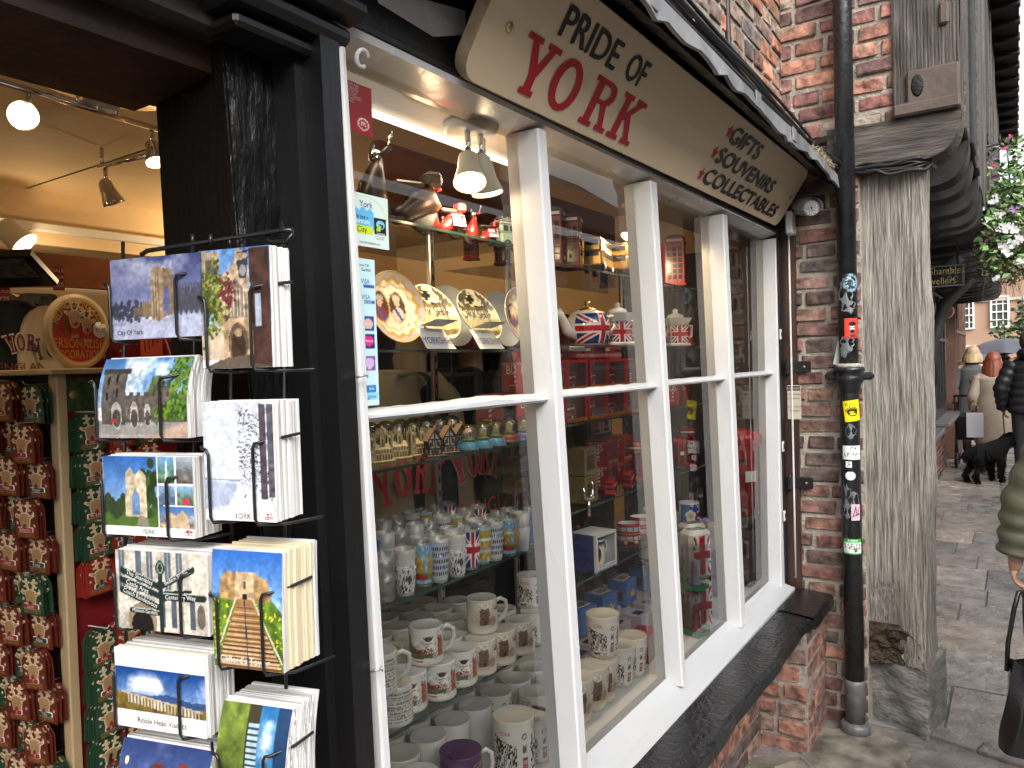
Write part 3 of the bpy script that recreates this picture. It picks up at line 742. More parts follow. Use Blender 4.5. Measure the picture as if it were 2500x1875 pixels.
for c_, d_ in (((3.462, .262, 2.655), (.03, .185, .15)), ((3.452, .285, 2.575), (.05, .235, .05)), ((3.462, .22, 2.93), (.02, .035, .09))):
    m = MB(); m.box(c_, d_, BROWNP, .008); jb(m, 'mended_board')
m = MB(); m.lathe([(.030, 0), (.022, .004), (0, .006)], mat('charred_knot', (.008, .008, .008), .8, bump=1., bs=90, var=.5, vs=60), 18, T(3.4465, .315, 2.665)@RY(-PI/2)@SC(1.5, .75, 1)); jb(m, 'knot_hole')
# upper wall of the jettied house: planks and boards in strips
m = MB(); rr = random.Random(6); x = 3.78
while x < 12.5:
    w = rr.uniform(.16, .34); m.box((x+w/2, .185+rr.uniform(-.012, .008), 3.7), (w-.012, .05, 2.3), rr.choice([OAKDV, OAKB, OAKB, OAKD]), .006); x += w
jb(m, 'upper_boarding')
m = MB(); m.hexa([(3.0, .21, 4.70), (14, .21, 4.70), (14, -.06, 4.66), (3.0, -.06, 4.66)], [(3.0, .21, 5.0), (14, .21, 5.0), (14, -.06, 4.74), (3.0, -.06, 4.74)], OAKB)
for k in range(24): m.box((3.3+k*.44, .07, 4.66), (.09, .28, .07), OAKB, .01)
jb(m, 'eaves')
# ground floor of the jettied house
GW = mat('neighbour_dark_paint', (.02, .017, .016), .4, var=.3, vs=6, bump=.2)
m = MB(); bricks(m, fr((3.9, .835, 0), (1, 0, 0), (0, 0, 1)), 8.3, 2.45, ['5A3C34', '67443A', '4C3630', '70503F'], MORTD, .225, .055, .016, .008, 44); jb(m, 'ground_floor_wall')
for (x0, x1) in ((4.3, 6.6), (7.2, 8.9), (9.6, 11.4)):
    m = MB(); m.box(((x0+x1)/2, .79, 1.55), (x1-x0, .06, 1.5), GW, .01); w_ = jb(m, 'shop_window')
    m = MB(); m.box(((x0+x1)/2, .757, 1.6), (x1-x0-.2, .004, 1.3), mat('dark_window_pane', (.012, .012, .012), .12)); jb(m, 'pane', w_)
    m = MB(); m.box(((x0+x1)/2, .70, .80), (x1-x0+.1, .18, .05), mat('neighbour_sill', (.10, .10, .10), .3, bump=.3), .01); jb(m, 'sill', w_)
    m = MB()
    for q in range(3): m.box((x0+.1+(x1-x0-.2)*(q+1)/4, .75, 1.6), (.04, .03, 1.3), GW)
    m.box(((x0+x1)/2, .748, 1.75), (x1-x0-.2, .03, .035), GW); jb(m, 'glazing_bar', w_)
for x in (7.0, 9.2):
    m = MB(); m.tube([(x, .76, 1.25), (x, .74, 1.7), (x, .62, 2.1), (x, .36, 2.36)], [.06, .06, .06, .05], OAKB, 8); jb(m, 'curved_brace')
m = MB(); m.box((6.95, .76, 1.35), (.12, .06, 1.2), mat('grey_notice_board', (.08, .075, .07), .5, var=.2)); jb(m, 'notice_board')
for z in (.50, .18):
    m = MB(); m.box((8.1, .815, .38), (.5, .02, .5), IRON, .004); m.box((8.1, .802, .5), (.36, .006, .1), mat('gold_leaf', (.35, .25, .1), .4), .002)
bd = m.build('advert_board'); tag(bd, 'black framed board with gold lettering low on the brick wall beyond the post', 'board')
bd.data.materials.append(PRINT)

# cables: the bundle along the roof edge, round the beam, and the single drop
def wiggle(pts, n=60, amp=.01, seed=0, droop=0.):
    rr = random.Random(seed); out = []; ph = [rr.uniform(0, 6) for _ in range(4)]
    P = [Vector(p) for p in pts]; L = len(P)-1
    for k in range(n+1):
        t = k/n*L; i = min(int(t), L-1); f = t-i; p = P[i].lerp(P[i+1], f); s_ = k/n
        out.append(p+Vector((0, amp*math.sin(s_*23+ph[0])*.6, amp*(math.sin(s_*17+ph[1])+.6*math.sin(s_*41+ph[2])))))
    return out
for i in range(9):
    rr = random.Random(50+i); o = Vector((0, rr.uniform(-.012, .02), rr.uniform(.0, .05)))
    pts = [Vector((.2, .64, 2.385))+o, Vector((1.7, .64, 2.40))+o, Vector((2.6, .645, 2.388))+o, Vector((3.2, .645, 2.385))+o*.8, Vector((3.47, .575, 2.365))+o*.5]
    if i < 6: pts += [Vector((3.455, .50, 2.345+.008*i)), Vector((3.45, .42, 2.338+.009*i)), Vector((3.452, .315, 2.34+.009*i)), Vector((3.50, .275, 2.345+.008*i)), Vector((3.60, .27, 2.36+.008*i))]
    m = MB(); m.tube(wiggle(pts, 110, .004 if i % 3 else .009, i), .0055 if i % 4 else .009, CABLE, 6)
    tag(m.build('roof_cable'), 'one of the black cables bundled along the lead roof edge above the signboard', 'cable', 'cables bundled along the roof edge')
m = MB(); m.tube(wiggle([(2.72, .845, 4.6), (2.73, .845, 3.2), (2.74, .845, 2.62), (2.74, .80, 2.50)], 30, .004, 3), .011, CABLE, 8)
tag(m.build('wall_cable'), 'black cable hanging down the upper brick wall', 'cable')
m = MB(); rr = random.Random(12)
for k in range(160):
    c = onY(rr.uniform(1990, 2050), rr.uniform(355, 420), .64); c = Vector((rr.gauss(3.15, .13), .612+rr.uniform(-.012, .02), 2.365+rr.uniform(-.01, .012)))
    a = rr.uniform(0, PI); l_ = rr.uniform(.015, .05); d = Vector((math.cos(a)*l_, rr.uniform(-.01, .01), math.sin(a)*l_*.4)); m.tube([c-d, c+d*.3+Vector((0, 0, .004)), c+d], .0011, mat('dry_grass', (.34, .28, .17), .9), 3, caps=False)
nest = m.build('nest_scraps'); tag(nest, 'dry grass and nest scraps caught on the roof edge by the pipe', 'nest')

# ------------------------------------------------------------------ the drainpipe and its stickers
PX, PY, PR = 3.415, .581, .0385
dp = empty('drainpipe', (PX, PY, 0)); tag(dp, 'black cast iron drainpipe with stickers running down beside the oak post', 'drainpipe')
PIPE = mat('pipe_black_paint', (.016, .017, .019), .26, var=.3, vs=8, bump=.25, bs=50, rv=.1)
def pxz(py, dx=0): return onX(2075, py, PX-PR).z
m = MB(); m.lathe([(PR, .05), (PR, 1.52), (PR, 1.55)], PIPE, 28); m.lathe([(PR-.001, 1.54), (PR-.001, 4.8)], PIPE, 28); m.build('pipe', dp)
m = MB(); m.lathe([(.058, .0), (.060, .04), (.054, .05), (PR, .056)], mat('pipe_grey_worn', (.13, .13, .125), .4, var=.3, vs=20, bump=.3), 28); m.build('pipe_shoe', dp)
m = MB(); m.lathe([(PR, 1.445), (.043, 1.45), (.046, 1.475), (.056, 1.49), (.060, 1.50), (.056, 1.51), (.056, 1.53), (.062, 1.535), (.060, 1.548), (PR, 1.553)], PIPE, 28)
m.box((0, 0, 1.512), (.03, .19, .032), PIPE, .01); m.build('socket', dp)
m = MB(); m.lathe([(.0385, 1.549), (.055, 1.55), (.05, 1.562), (.0385, 1.566)], mat('flaking_putty', (.36, .34, .29), .8, var=.3, vs=60, bump=.8, bs=90), 28); m.build('putty_ring', dp)
# worn grey patches low on the pipe and under the stickers: bare paint, real shapes on the surface
def on_pipe(poly, mt, name, rad=.0003, col=None, n=10):
    """polygon in (arc metres, z) laid on the pipe, arc 0 facing -x"""
    m = MB(); r_ = PR+rad; vs = [(-r_*math.cos(a/PR), -r_*math.sin(a/PR)*-1, z) for a, z in poly]
    k = len(poly); cx_ = sum(p[0] for p in poly)/k; cz = sum(p[1] for p in poly)/k
    vs.append((-r_*math.cos(cx_/PR), r_*math.sin(cx_/PR), cz)); m.add(vs, [(k, i, (i+1) % k) for i in range(k)], mt, False, col); return m
GREYP = mat('bare_grey_paint', (.15, .16, .165), .5, var=.25, vs=30)
rr = random.Random(77)
for (a, z, ra, rz) in ((.0, 1.86, .034, .06), (-.01, 1.80, .03, .03), (.0, 1.655, .03, .04), (.012, 1.62, .02, .03), (-.01, 1.285, .024, .03), (.015, 1.01, .03, .05), (-.015, 1.0, .022, .04), (.01, .95, .02, .03)):
    on_pipe([(a+ra*math.cos(2*PI*k/26)*rr.uniform(.7, 1.15), z+rz*math.sin(2*PI*k/26)*rr.uniform(.65, 1.2)) for k in range(26)], GREYP, 'worn_patch', .0002+.0001*rr.random()).build('worn_patch', dp)
m = MB(); m.lathe([(PR+.0004, .056), (PR+.0004, .21), (PR+.0003, .235)], mat('pipe_grey_worn'), 28); m.build('worn_foot', dp)
def pipe_sticker(px, py, wpx, hpx, pic, label, rad=.0008, tilt=0.):
    c = onX(px, py, PX-PR); k = (PX-PR)*1.2/FPX*.82
    dep = (c-Vector((0, 0, CAMH))).dot(CR @ Vector((0, 0, -1))); w, h = wpx*dep/FPX*1.08, hpx*dep/FPX
    a0 = max(-.030, min(.030, (PY-c.y)*1.0)); r_ = PR+rad; m = MB()
    # arc coordinate grows towards the street (-y)
    def fn(u, v):
        x_, y_ = (u-.5)*w, (v-.5)*h; xr, yr = x_*math.cos(tilt)-y_*math.sin(tilt), x_*math.sin(tilt)+y_*math.cos(tilt)
        an = (a0+xr)/PR; return (-r_*math.cos(an), -r_*math.sin(an), yr)
    pic.on(m, fn, PRINT, True); o = m.build('pipe_sticker', None, (PX, PY, c.z)); tag(o, label, 'sticker', 'stickers on the drainpipe'); return o
p = Pic(1, 1, 30, 30, '1A2026'); p.ell(.5, .5, .48, .48, '7D96A4'); p.ell(.5, .5, .36, .36, '22303A'); p.fill((p.n(9, 2) > .5) & (np.hypot(p.x-.5, p.y-.5) < .36), '8FB0C0'); p.fill((p.n(7, 5) > .55) & (np.hypot(p.x-.5, p.y-.5) > .4), '1A2026')
pipe_sticker(2077, 690, 38, 46, p, 'pale blue crest sticker, highest on the drainpipe')
p = Pic(1, 1.45, 40, 56, 'D8402E'); p.poly([(.3, .28), (.36, .12), (.74, .12), (.76, .3)], '3A4250'); p.ell(.53, .72, .17, .24, 'E8DCD8'); p.ell(.53, 1.04, .26, .17, '1E1414'); p.ell(.53, .5, .17, .13, '1E1414'); p.ell(.46, .76, .06, .05, '1A1212'); p.ell(.62, .76, .06, .05, '1A1212'); p.ell(.53, .62, .1, .03, '1E1414'); p.rect(.15, .05, .9, .12, '3A1412', .6); p.line((.78, .2), (.95, .6), .03, '3A1412')
pipe_sticker(2080, 801, 32, 49, p, 'red sticker with a black haired skull face on the drainpipe')
p = Pic(1, 1.35, 44, 60, 'F0DC1E'); p.fill((p.x < .05) | (p.x > .95) | (p.y < .05) | (p.y > 1.3), '2A2608'); p.fill((np.hypot((p.x-.5)/.28, (p.y-.62)/.2) < 1) & (p.n(8, 3) > .38), '161408'); p.poly([(.25, .5), (.38, .34), (.62, .34), (.75, .5)], '161408'); p.ell(.5, .47, .16, .06, 'F0DC1E')
for i in range(7): p.line((.2+i*.08, 1.0+.1*math.sin(i*2.3)), (.26+i*.08, 1.08+.1*math.cos(i*1.9)), .035, '3A340A')
for i in range(9): p.line((.5, .65), (.5+.36*math.cos(.2+i*.34), .65+.26*math.sin(.2+i*.34)), .04, '161408')
pipe_sticker(2081, 1003, 42, 56, p, 'tilted yellow sticker with a spiky black scribble under the pipe socket', tilt=.13)
p = Pic(1, .9, 40, 36, 'F2F2F0'); p.fill((p.y < .05) | (p.y > .85), '222222')
for (a, b) in (((.05, .12), (.12, .4)), ((.12, .4), (.2, .2)), ((.28, .2), (.28, .45)), ((.28, .32), (.38, .44)), ((.28, .32), (.4, .2)), ((.48, .32), (.58, .42)), ((.58, .42), (.6, .2)), ((.68, .2), (.7, .45)), ((.7, .45), (.78, .3)), ((.78, .3), (.85, .45)), ((.92, .2), (.95, .42)), ((.4, .6), (.5, .8)), ((.5, .8), (.56, .6)), ((.62, .78), (.66, .6)), ((.66, .6), (.72, .78)), ((.78, .6), (.82, .8))): p.line(a, b, .035, '1A1A1A')
pipe_sticker(2080, 1105, 42, 38, p, 'white sticker with black handwritten letters on the drainpipe')
p = Pic(1, 1, 20, 20, 'F0EEEC'); p.line((.3, .2), (.55, .6), .1, 'B02838'); p.line((.55, .6), (.75, .25), .1, '20242C'); p.ell(.55, .8, .1, .1, '20242C'); p.line((.35, .62), (.75, .55), .08, 'B02838')
pipe_sticker(2072, 1134, 13, 15, p, 'tiny white square sticker with a red figure on the drainpipe')
p = Pic(1, 1, 24, 24, '14161A'); p.ell(.5, .5, .46, .46, 'F2F2F0'); p.poly([(.46, 1), (.54, 1), (.52, .62), (.48, .62)], '14161A')
pipe_sticker(2076, 1162, 24, 23, p, 'round white split sticker on the drainpipe')
p = Pic(1, 1, 20, 20, 'C9B6C0'); p.line((.2, .3), (.5, .85), .09, '7C1830'); p.line((.5, .85), (.55, .3), .09, '7C1830'); p.line((.65, .3), (.85, .8), .09, '7C1830'); p.line((.1, .25), (.95, .4), .07, '7C1830')
pipe_sticker(2090, 1252, 20, 40, p, 'lilac sticker with a dark red tag on the drainpipe')
p = Pic(1, .95, 44, 40, 'F4F4F2'); p.rect(0, .72, 1, .95, '3CA64C'); p.rect(0, 0, 1, .08, '3CA64C'); p.fill((abs(p.n(5, 9)-.5) < .03) & (p.y < .7) & (p.y > .1), '141414'); p.fill((abs(p.n(6, 4)-.5) < .025) & (p.y < .66) & (p.y > .12), '141414'); p.rect(.28, .8, .36, .88, 'DDF0DD'); p.rect(.42, .8, .5, .88, 'DDF0DD'); p.rect(.56, .8, .64, .88, 'DDF0DD'); p.rect(.7, .8, .76, .88, 'DDF0DD')
pipe_sticker(2081, 1335, 42, 38, p, 'green and white name sticker with a black tag, lowest on the drainpipe')
m = MB(); q = onX(2053, 860, 3.43); m.add([(0, -.012, .055), (0, .012, .05), (-.01, .03, -.05), (.0, -.012, -.055), (.004, -.012, .055), (.004, .012, .05), (-.006, .03, -.05), (.004, -.012, -.055)], [(0, 1, 2, 3), (7, 6, 5, 4), (0, 4, 5, 1), (1, 5, 6, 2), (2, 6, 7, 3)], WPL); o = m.build('paper_scrap', None, q); tag(o, 'crumpled white paper tucked behind the drainpipe', 'paper')
# ------------------------------------------------------------------ far end of the street
FARB = mat('far_brick', (.30, .135, .085), .9, var=.35, vs=5, stretch=(1, 1, 3), bump=.2, bs=6)
_n = FARB.node_tree.nodes; _l = FARB.node_tree.links
_bk = _n.new('ShaderNodeTexBrick'); _tc = _n.new('ShaderNodeTexCoord'); _mp = _n.new('ShaderNodeMapping'); _mp.inputs['Rotation'].default_value = (PI/2, 0, PI/2)
_bk.inputs['Scale'].default_value = 2.2; _bk.inputs['Color1'].default_value = (.36, .15, .085, 1); _bk.inputs['Color2'].default_value = (.27, .115, .07, 1); _bk.inputs['Mortar'].default_value = (.30, .19, .13, 1); _bk.inputs['Mortar Size'].default_value = .012
_l.new(_tc.outputs['Object'], _mp.inputs[0]); _l.new(_mp.outputs[0], _bk.inputs['Vector']); _l.new(_bk.outputs['Color'], _n['Principled BSDF'].inputs['Base Color'])
BX = 42.
fb = empty('brick_building', (BX, 0, 0)); tag(fb, 'red brick building with white sash windows closing the end of the street', 'building')
m = MB(); m.box((3, -3, 4.1), (6, 26, 8.2), FARB); m.build('wall', fb)
m = MB(); m.box((-.06, -3, 3.98), (.12, 26, .12), mat('far_stone_band', (.4, .36, .3), .8)); m.build('stone_band', fb)
WPT = mat('far_white_paint', (.78, .77, .72), .4); WDK = mat('far_window_dark', (.05, .055, .05), .15)
def far_window(px0, py0, px1, py1, nx=3, nz=4):
    a, b = onX(px0, py1, BX), onX(px1, py0, BX); y0, y1, z0, z1 = b.y, a.y, a.z, b.z
    w = MB(); fw = (y1-y0)*.1
    for yy in (y0+fw/2, y1-fw/2): w.box((-.06, yy, (z0+z1)/2), (.16, fw, z1-z0), WPT)
    for zz_ in (z0+fw/2, z1-fw/2, (z0+z1)/2): w.box((-.062, (y0+y1)/2, zz_), (.15, y1-y0-2*fw, fw*(1 if zz_ != (z0+z1)/2 else .7)), WPT)
    for i in range(1, nx): w.box((-.05, y0+(y1-y0)*i/nx, (z0+z1)/2), (.06, .035, z1-z0-2*fw), WPT)
    for i in range(1, nz): w.box((-.045, (y0+y1)/2, z0+(z1-z0)*i/nz), (.05, y1-y0-2*fw, .035), WPT)
    o = w.build('window', fb); p = MB(); p.box((.0, (y0+y1)/2, (z0+z1)/2), (.05, y1-y0-fw, z1-z0-fw), WDK); p.build('pane', o)
for q in ((2418, 721, 2464, 801), (2342, 735, 2378, 805), (2346, 843, 2382, 870), (2422, 840, 2462, 868), (2500, 718, 2546, 798), (2580, 716, 2626, 796), (2418, 560, 2464, 640), (2500, 556, 2546, 636)): far_window(*q)
# brown bay-windowed shop on the near side of that corner
BRW = mat('brown_shopfront_wood', (.11, .06, .04), .5, var=.3, vs=5)
bs = empty('bay_fronted_shop', (13, .86, 0)); tag(bs, 'brown timber bay window shopfront past the dark jettied house', 'shop')
m = MB(); bricks(m, fr((12.3, 1.3, 0), (0, -1, 0), (0, 0, 1)), .62, 5.2, ['6A4436', '74503F', '5A3C32'], MORTD, .225, .055, .016, .008, 61); m.box((15, .9, 2.6), (5.2, .5, 5.2), FARB); m.v = [(a-13, b-.5, c) for a, b, c in m.v]; m.build('wall', bs)
m = MB(); 
for zz_, hh in ((.35, .7), (.98, .1), (2.55, .12), (1.9, .05), (1.45, .05)): m.box((1.4, .03, zz_), (2.6, .32, hh), BRW, .01)
for k in range(7): m.box((.12+k*.43, .03, 1.7), (.05, .3, 1.7), BRW, .006)
m.build('bay_window', bs)
m = MB(); m.box((1.4, .06, 1.75), (2.5, .2, 1.6), mat('bay_pane', (.10, .08, .06), .1)); m.build('pane', bs)
m = MB(); m.lathe([(.10, -.16), (.11, -.15), (.11, .12), (.09, .16)], mat('copper_lamp', (.45, .2, .12), .35, .8), 20, T(-.75, .02, 2.18)@RY(PI/2)); lp = m.build('copper_lamp', None, (13, .80, 0)); tag(lp, 'round copper lamp fixed to the brown bay shopfront', 'lamp')
# jewellers' hanging sign
js = empty('jewellers_sign', onX(2297, 675, 6.2)); tag(js, 'black hanging shop sign with gold lettering under the dark jetty', 'sign')
GOLD = mat('gold_leaf', (.35, .25, .1), .4)
jw = abs(onX(2240, 675, 6.2).y-onX(2353, 675, 6.2).y); jh = onX(2297, 650, 6.2).z-onX(2297, 703, 6.2).z
jf = fr((0, 0, 0), (0, -1, 0), (0, 0, 1)); m = MB(jf); m.box((0, 0, 0), (jw, jh, .03), mat('sign_black_gloss', (.008, .008, .01), .25), .003); m.build('board', js)
m = MB(jf)
for y in (-jh/2+.007, jh/2-.007): m.box((0, y, .016), (jw, .008, .006), mat('sign_frame_grey', (.12, .12, .12), .4))
for x in (-jw/2+.007, jw/2-.007): m.box((x, 0, .016), (.008, jh-.03, .006), mat('sign_frame_grey'))
m.build('frame', js)
m = MB(jf); m.text('Little Shambles', .050, GOLD, T(-.03, .035, .0165), .82); m.text('Jewellers', .050, GOLD, T(-.01, -.035, .0165), .82)
for sgn_ in (1, -1): m.tube([(jw/2-.07+.03*math.cos(a), sgn_*(jh/2-.05)+.02*math.sin(2*a), .017) for a in np.linspace(0, 6, 20)], .002, GOLD, 4)
m.build('lettering', js)
m = MB(); m.tube([(0, -jw*.36, jh/2), (0, -jw*.36, jh/2+.25)], .006, IRON, 6); m.tube([(0, jw*.36, jh/2), (0, jw*.36, jh/2+.25)], .006, IRON, 6); m.build('hanger', js)

# ------------------------------------------------------------------ the house across the street, seen only in the window's reflections
op = empty('house_across_street', (4, -3.1, 0)); tag(op, 'half timbered house across the street mirrored in the shop window', 'house')
OPW = mat('opposite_plaster', (.55, .52, .47), .8, var=.15, vs=2); OPT = mat('opposite_timber', (.04, .034, .03), .7); OPG = mat('opposite_glass', (.06, .065, .07), .08)
m = MB(); m.box((0, -.5, 1.65), (20, .9, 3.3), OPW); m.build('wall', op)
for k in range(10):
    x = -9+k*2.
    m = MB(); m.box((x, 0, 1.65), (.2, .14, 3.3), OPT, .01); m.build('timber', op)
    for z0, z1 in ((.85, 2.2), (2.6, 3.2)):
        m = MB(); m.box((x+1., -.02, (z0+z1)/2), (1.3, .14, z1-z0), WHT, .01); w_ = m.build('window', op)
        m = MB()
        for i in range(3):
            for j in range(2): m.box((x+.6+i*.4, .055, z0+.1+(z1-z0-.2)*(j+.5)/2), (.36, .01, (z1-z0-.2)/2-.05), OPG)
        m.build('pane', w_)
m = MB(); m.box((0, .1, 2.42), (20, .3, .2), OPT, .02); m.build('beam', op)
m = MB(); m.hexa([(-10, -2.6, 5.2), (10, -2.6, 5.2), (10, .25, 3.3), (-10, .25, 3.3)], [(-10, -2.6, 5.3), (10, -2.6, 5.3), (10, .25, 3.38), (-10, .25, 3.38)], OPT); m.build('eaves', op)

# ------------------------------------------------------------------ hanging basket
LEAF = mat('leaf_green', rough=.5, attr=True); PETW = mat('white_petal', (.8, .8, .78), .6); PETP = mat('pink_petal', (.6, .06, .2), .6); PETV = mat('lilac_petal', (.5, .3, .55), .6)
hb = empty('hanging_basket', atD(2470, 560, 5.2)); tag(hb, 'trailing hanging basket with white and pink flowers on an iron bracket', 'hanging basket')
hb0 = hb.location.copy()
def leafs(m, pts, size, pal, r, curl=.4):
    for p in pts:
        a = r.uniform(0, 2*PI); b = r.uniform(-.9, .9); s_ = size*r.uniform(.6, 1.35); c = np.array(lin(r.choice(pal)))*r.uniform(.8, 1.6)
        u = Vector((math.cos(a)*math.cos(b), math.sin(a)*math.cos(b), math.sin(b))); v = u.cross(Vector((r.uniform(-1, 1), r.uniform(-1, 1), r.uniform(-1, 1)))).normalized(); w_ = u.cross(v)
        p = Vector(p)
        m.add([p, p+u*s_*.5+v*s_*.32+w_*s_*.08, p+u*s_*1.05, p+u*s_*.5-v*s_*.32+w_*s_*.08, p+u*s_*.5-w_*s_*.04], [(0, 1, 4), (1, 2, 4), (2, 3, 4), (3, 0, 4)], LEAF, False, tuple(c))
r = random.Random(5); pts = []
def cloud(px, py, rx, ry, n, dep=5.2, dd=.22):
    o = []
    for _ in range(n):
        a = r.uniform(0, 2*PI); q = math.sqrt(r.random()); o.append(atD(px+rx*q*math.cos(a), py+ry*q*math.sin(a), dep+r.gauss(0, dd)*.6)-hb0)
    return o
PG = ['4E6A3A', '5E7C44', '3A5230', '708A52', '44603A', '86985E']
m = MB(); leafs(m, cloud(2455, 520, 62, 70, 420)+cloud(2440, 590, 55, 70, 360)+cloud(2480, 455, 45, 55, 220)+cloud(2500, 560, 60, 90, 420)+cloud(2470, 640, 60, 34, 240), .050, PG, r)
leafs(m, cloud(2455, 400, 45, 60, 90)+cloud(2500, 380, 50, 60, 80), .042, PG+['5A4A48', '6A6470'], r); m.build('foliage', hb)
m = MB(); leafs(m, cloud(2410, 620, 30, 70, 300)+cloud(2450, 665, 60, 30, 300), .030, ['4A3E30', '5C4E3A', '4C5436', '6A6044'], r)
for k in range(60):
    p = atD(r.uniform(2395, 2520), r.uniform(600, 660), 5.2+r.gauss(0, .1))-hb0; m.tube([p, p+Vector((r.uniform(-.02, .02), r.uniform(-.02, .02), -.1)), p+Vector((r.uniform(-.04, .04), r.uniform(-.04, .04), -r.uniform(.15, .25)))], .0015, LEAF, 3, tuple(lin('4A4232')), caps=False)
m.build('trailing_stems', hb)
for px, py, mt, s_ in ((2395, 508, PETW, 1), (2427, 490, PETW, 1), (2440, 524, PETW, 1.2), (2408, 537, PETW, .8), (2450, 562, PETW, 1.2), (2478, 556, PETW, 1.5), (2452, 610, PETW, 1.5), (2466, 600, PETW, 1.2), (2490, 640, PETW, 1), (2428, 678, PETW, .8), (2450, 365, PETP, .6), (2426, 404, PETP, .5), (2472, 330, PETP, .5), (2428, 436, PETP, .5), (2476, 508, PETV, .8), (2492, 500, PETV, .9), (2495, 585, PETW, 1.1)):
    m = MB(); c = atD(px, py, 5.0)-hb0
    for f in range(4):
        o = c+Vector((r.gauss(0, .013), r.gauss(0, .013), r.gauss(0, .011)))*s_
        for k in range(5):
            a = 2*PI*k/5+r.random(); u = Vector((-.3*1, math.cos(a), math.sin(a))); v = Vector((0, -math.sin(a), math.cos(a))); q = .020*s_
            m.add([o, o+u*q*.6+v*q*.4, o+u*q, o+u*q*.6-v*q*.4], [(0, 1, 2, 3)], mt)
    m.build('blossom', hb)
m = MB(); A = atD(2382, 362, 5.2)-hb0; B = atD(2442, 352, 5.2)-hb0
m.tube([A, B], .009, IRON, 6); m.tube([atD(2384, 420, 5.2)-hb0, atD(2420, 380, 5.2)-hb0, B], .006, IRON, 6); m.tube([B, B+Vector((0, -.04, -.05)), atD(2470, 500, 5.2)-hb0], .005, IRON, 6)
for px in (2400, 2412, 2441): m.tube([atD(px, 356, 5.2)-hb0, atD(px, 327, 5.2)-hb0], .005, IRON, 5)
m.tube([A, A+Vector((.0, .3, .02))], .009, IRON, 6); m.build('bracket', hb)
m = MB(); m.lathe([(.01, -.16), (.10, -.13), (.17, -.03), (.18, .03)], mat('basket_moss', (.05, .045, .025), .9, var=.4, vs=20), 18, Matrix.Translation(atD(2478, 585, 5.2)-hb0)); m.build('basket', hb)
# small tree and lamp post near the end of the street
tr = empty('street_tree', atD(2528, 870, 20)); tr.location.z = 0; tag(tr, 'small dark green tree with a slim grey trunk at the street end', 'tree')
m = MB(); m.tube([(0, 0, 0), (.02, 0, 1.2), (0, .02, 2.9)], [.09, .07, .05], mat('grey_trunk', (.2, .19, .18), .8), 10)
for k in range(6): m.tube([(0, 0, 1.9+.15*k), (.3*math.cos(k*2.), .3*math.sin(k*2.), 2.4+.15*k)], [.035, .015], mat('grey_trunk'), 6)
m.build('trunk', tr)
m = MB(); r2 = random.Random(8); P = []
for k in range(11):
    cx, cy_, cz = r2.gauss(0, .28), r2.gauss(0, .28), r2.uniform(1.9, 3.4)
    P += [(r2.gauss(cx, .14), r2.gauss(cy_, .14), r2.gauss(cz, .14)) for _ in range(60)]
leafs(m, P, .15, ['2E4428', '38502E', '26381F', '4A6238'], r2); m.build('crown', tr)

# ------------------------------------------------------------------ people
SKIN = mat('skin', (.52, .30, .22), .5, var=.08, vs=12)
def skin_obj(name, joints, edges, mt, parent, root=0, sub=2):
    me = bpy.data.meshes.new(name); me.from_pydata([j[0] for j in joints], edges, []); me.materials.append(mt)
    o = bpy.data.objects.new(name, me); C.objects.link(o); o.parent = parent
    o.modifiers.new('Skin', 'SKIN').use_smooth_shade = True
    for i, j in enumerate(joints):
        rr_ = j[1]; me.skin_vertices[0].data[i].radius = (rr_, rr_) if not hasattr(rr_, '__len__') else rr_
        me.skin_vertices[0].data[i].use_root = (i == root)
    sd = o.modifiers.new('Sub', 'SUBSURF'); sd.levels = 1; sd.render_levels = sub
    return o
def hand_chain(J, E, wrist, d, side, k, curl=.5, s=1.):
    """palm and five unequal fingers growing from joint index wrist; d points down the hand, side towards the thumb, k the palm normal"""
    d, side, k = Vector(d).normalized(), Vector(side).normalized(), Vector(k).normalized(); w = Vector(J[wrist][0])
    J.append((tuple(w+d*.045*s), (.030*s, .017*s))); E.append((wrist, len(J)-1)); pm = len(J)-1
    for i, (off, ln) in enumerate(((.024, .070), (.008, .080), (-.008, .074), (-.023, .058))):
        b = w+d*.085*s+side*off*s; J.append((tuple(b), .0095*s)); E.append((pm, len(J)-1)); p = b; dd = d.copy()
        for q in range(3):
            dd = (dd+k*curl*(.5+.35*q)).normalized(); p = p+dd*ln*s*(.42 if q == 0 else .32); J.append((tuple(p), (.0085-.0008*q)*s)); E.append((len(J)-2, len(J)-1))
    b = w+d*.03*s+side*.028*s; J.append((tuple(b), .012*s)); E.append((pm, len(J)-1))
    p = b; dd = (d*.6+side*.7).normalized()
    for q in range(2): p = p+dd*.034*s; dd = (dd+k*.5*curl-side*.5*curl).normalized(); J.append((tuple(p), (.0105-.001*q)*s)); E.append((len(J)-2, len(J)-1))
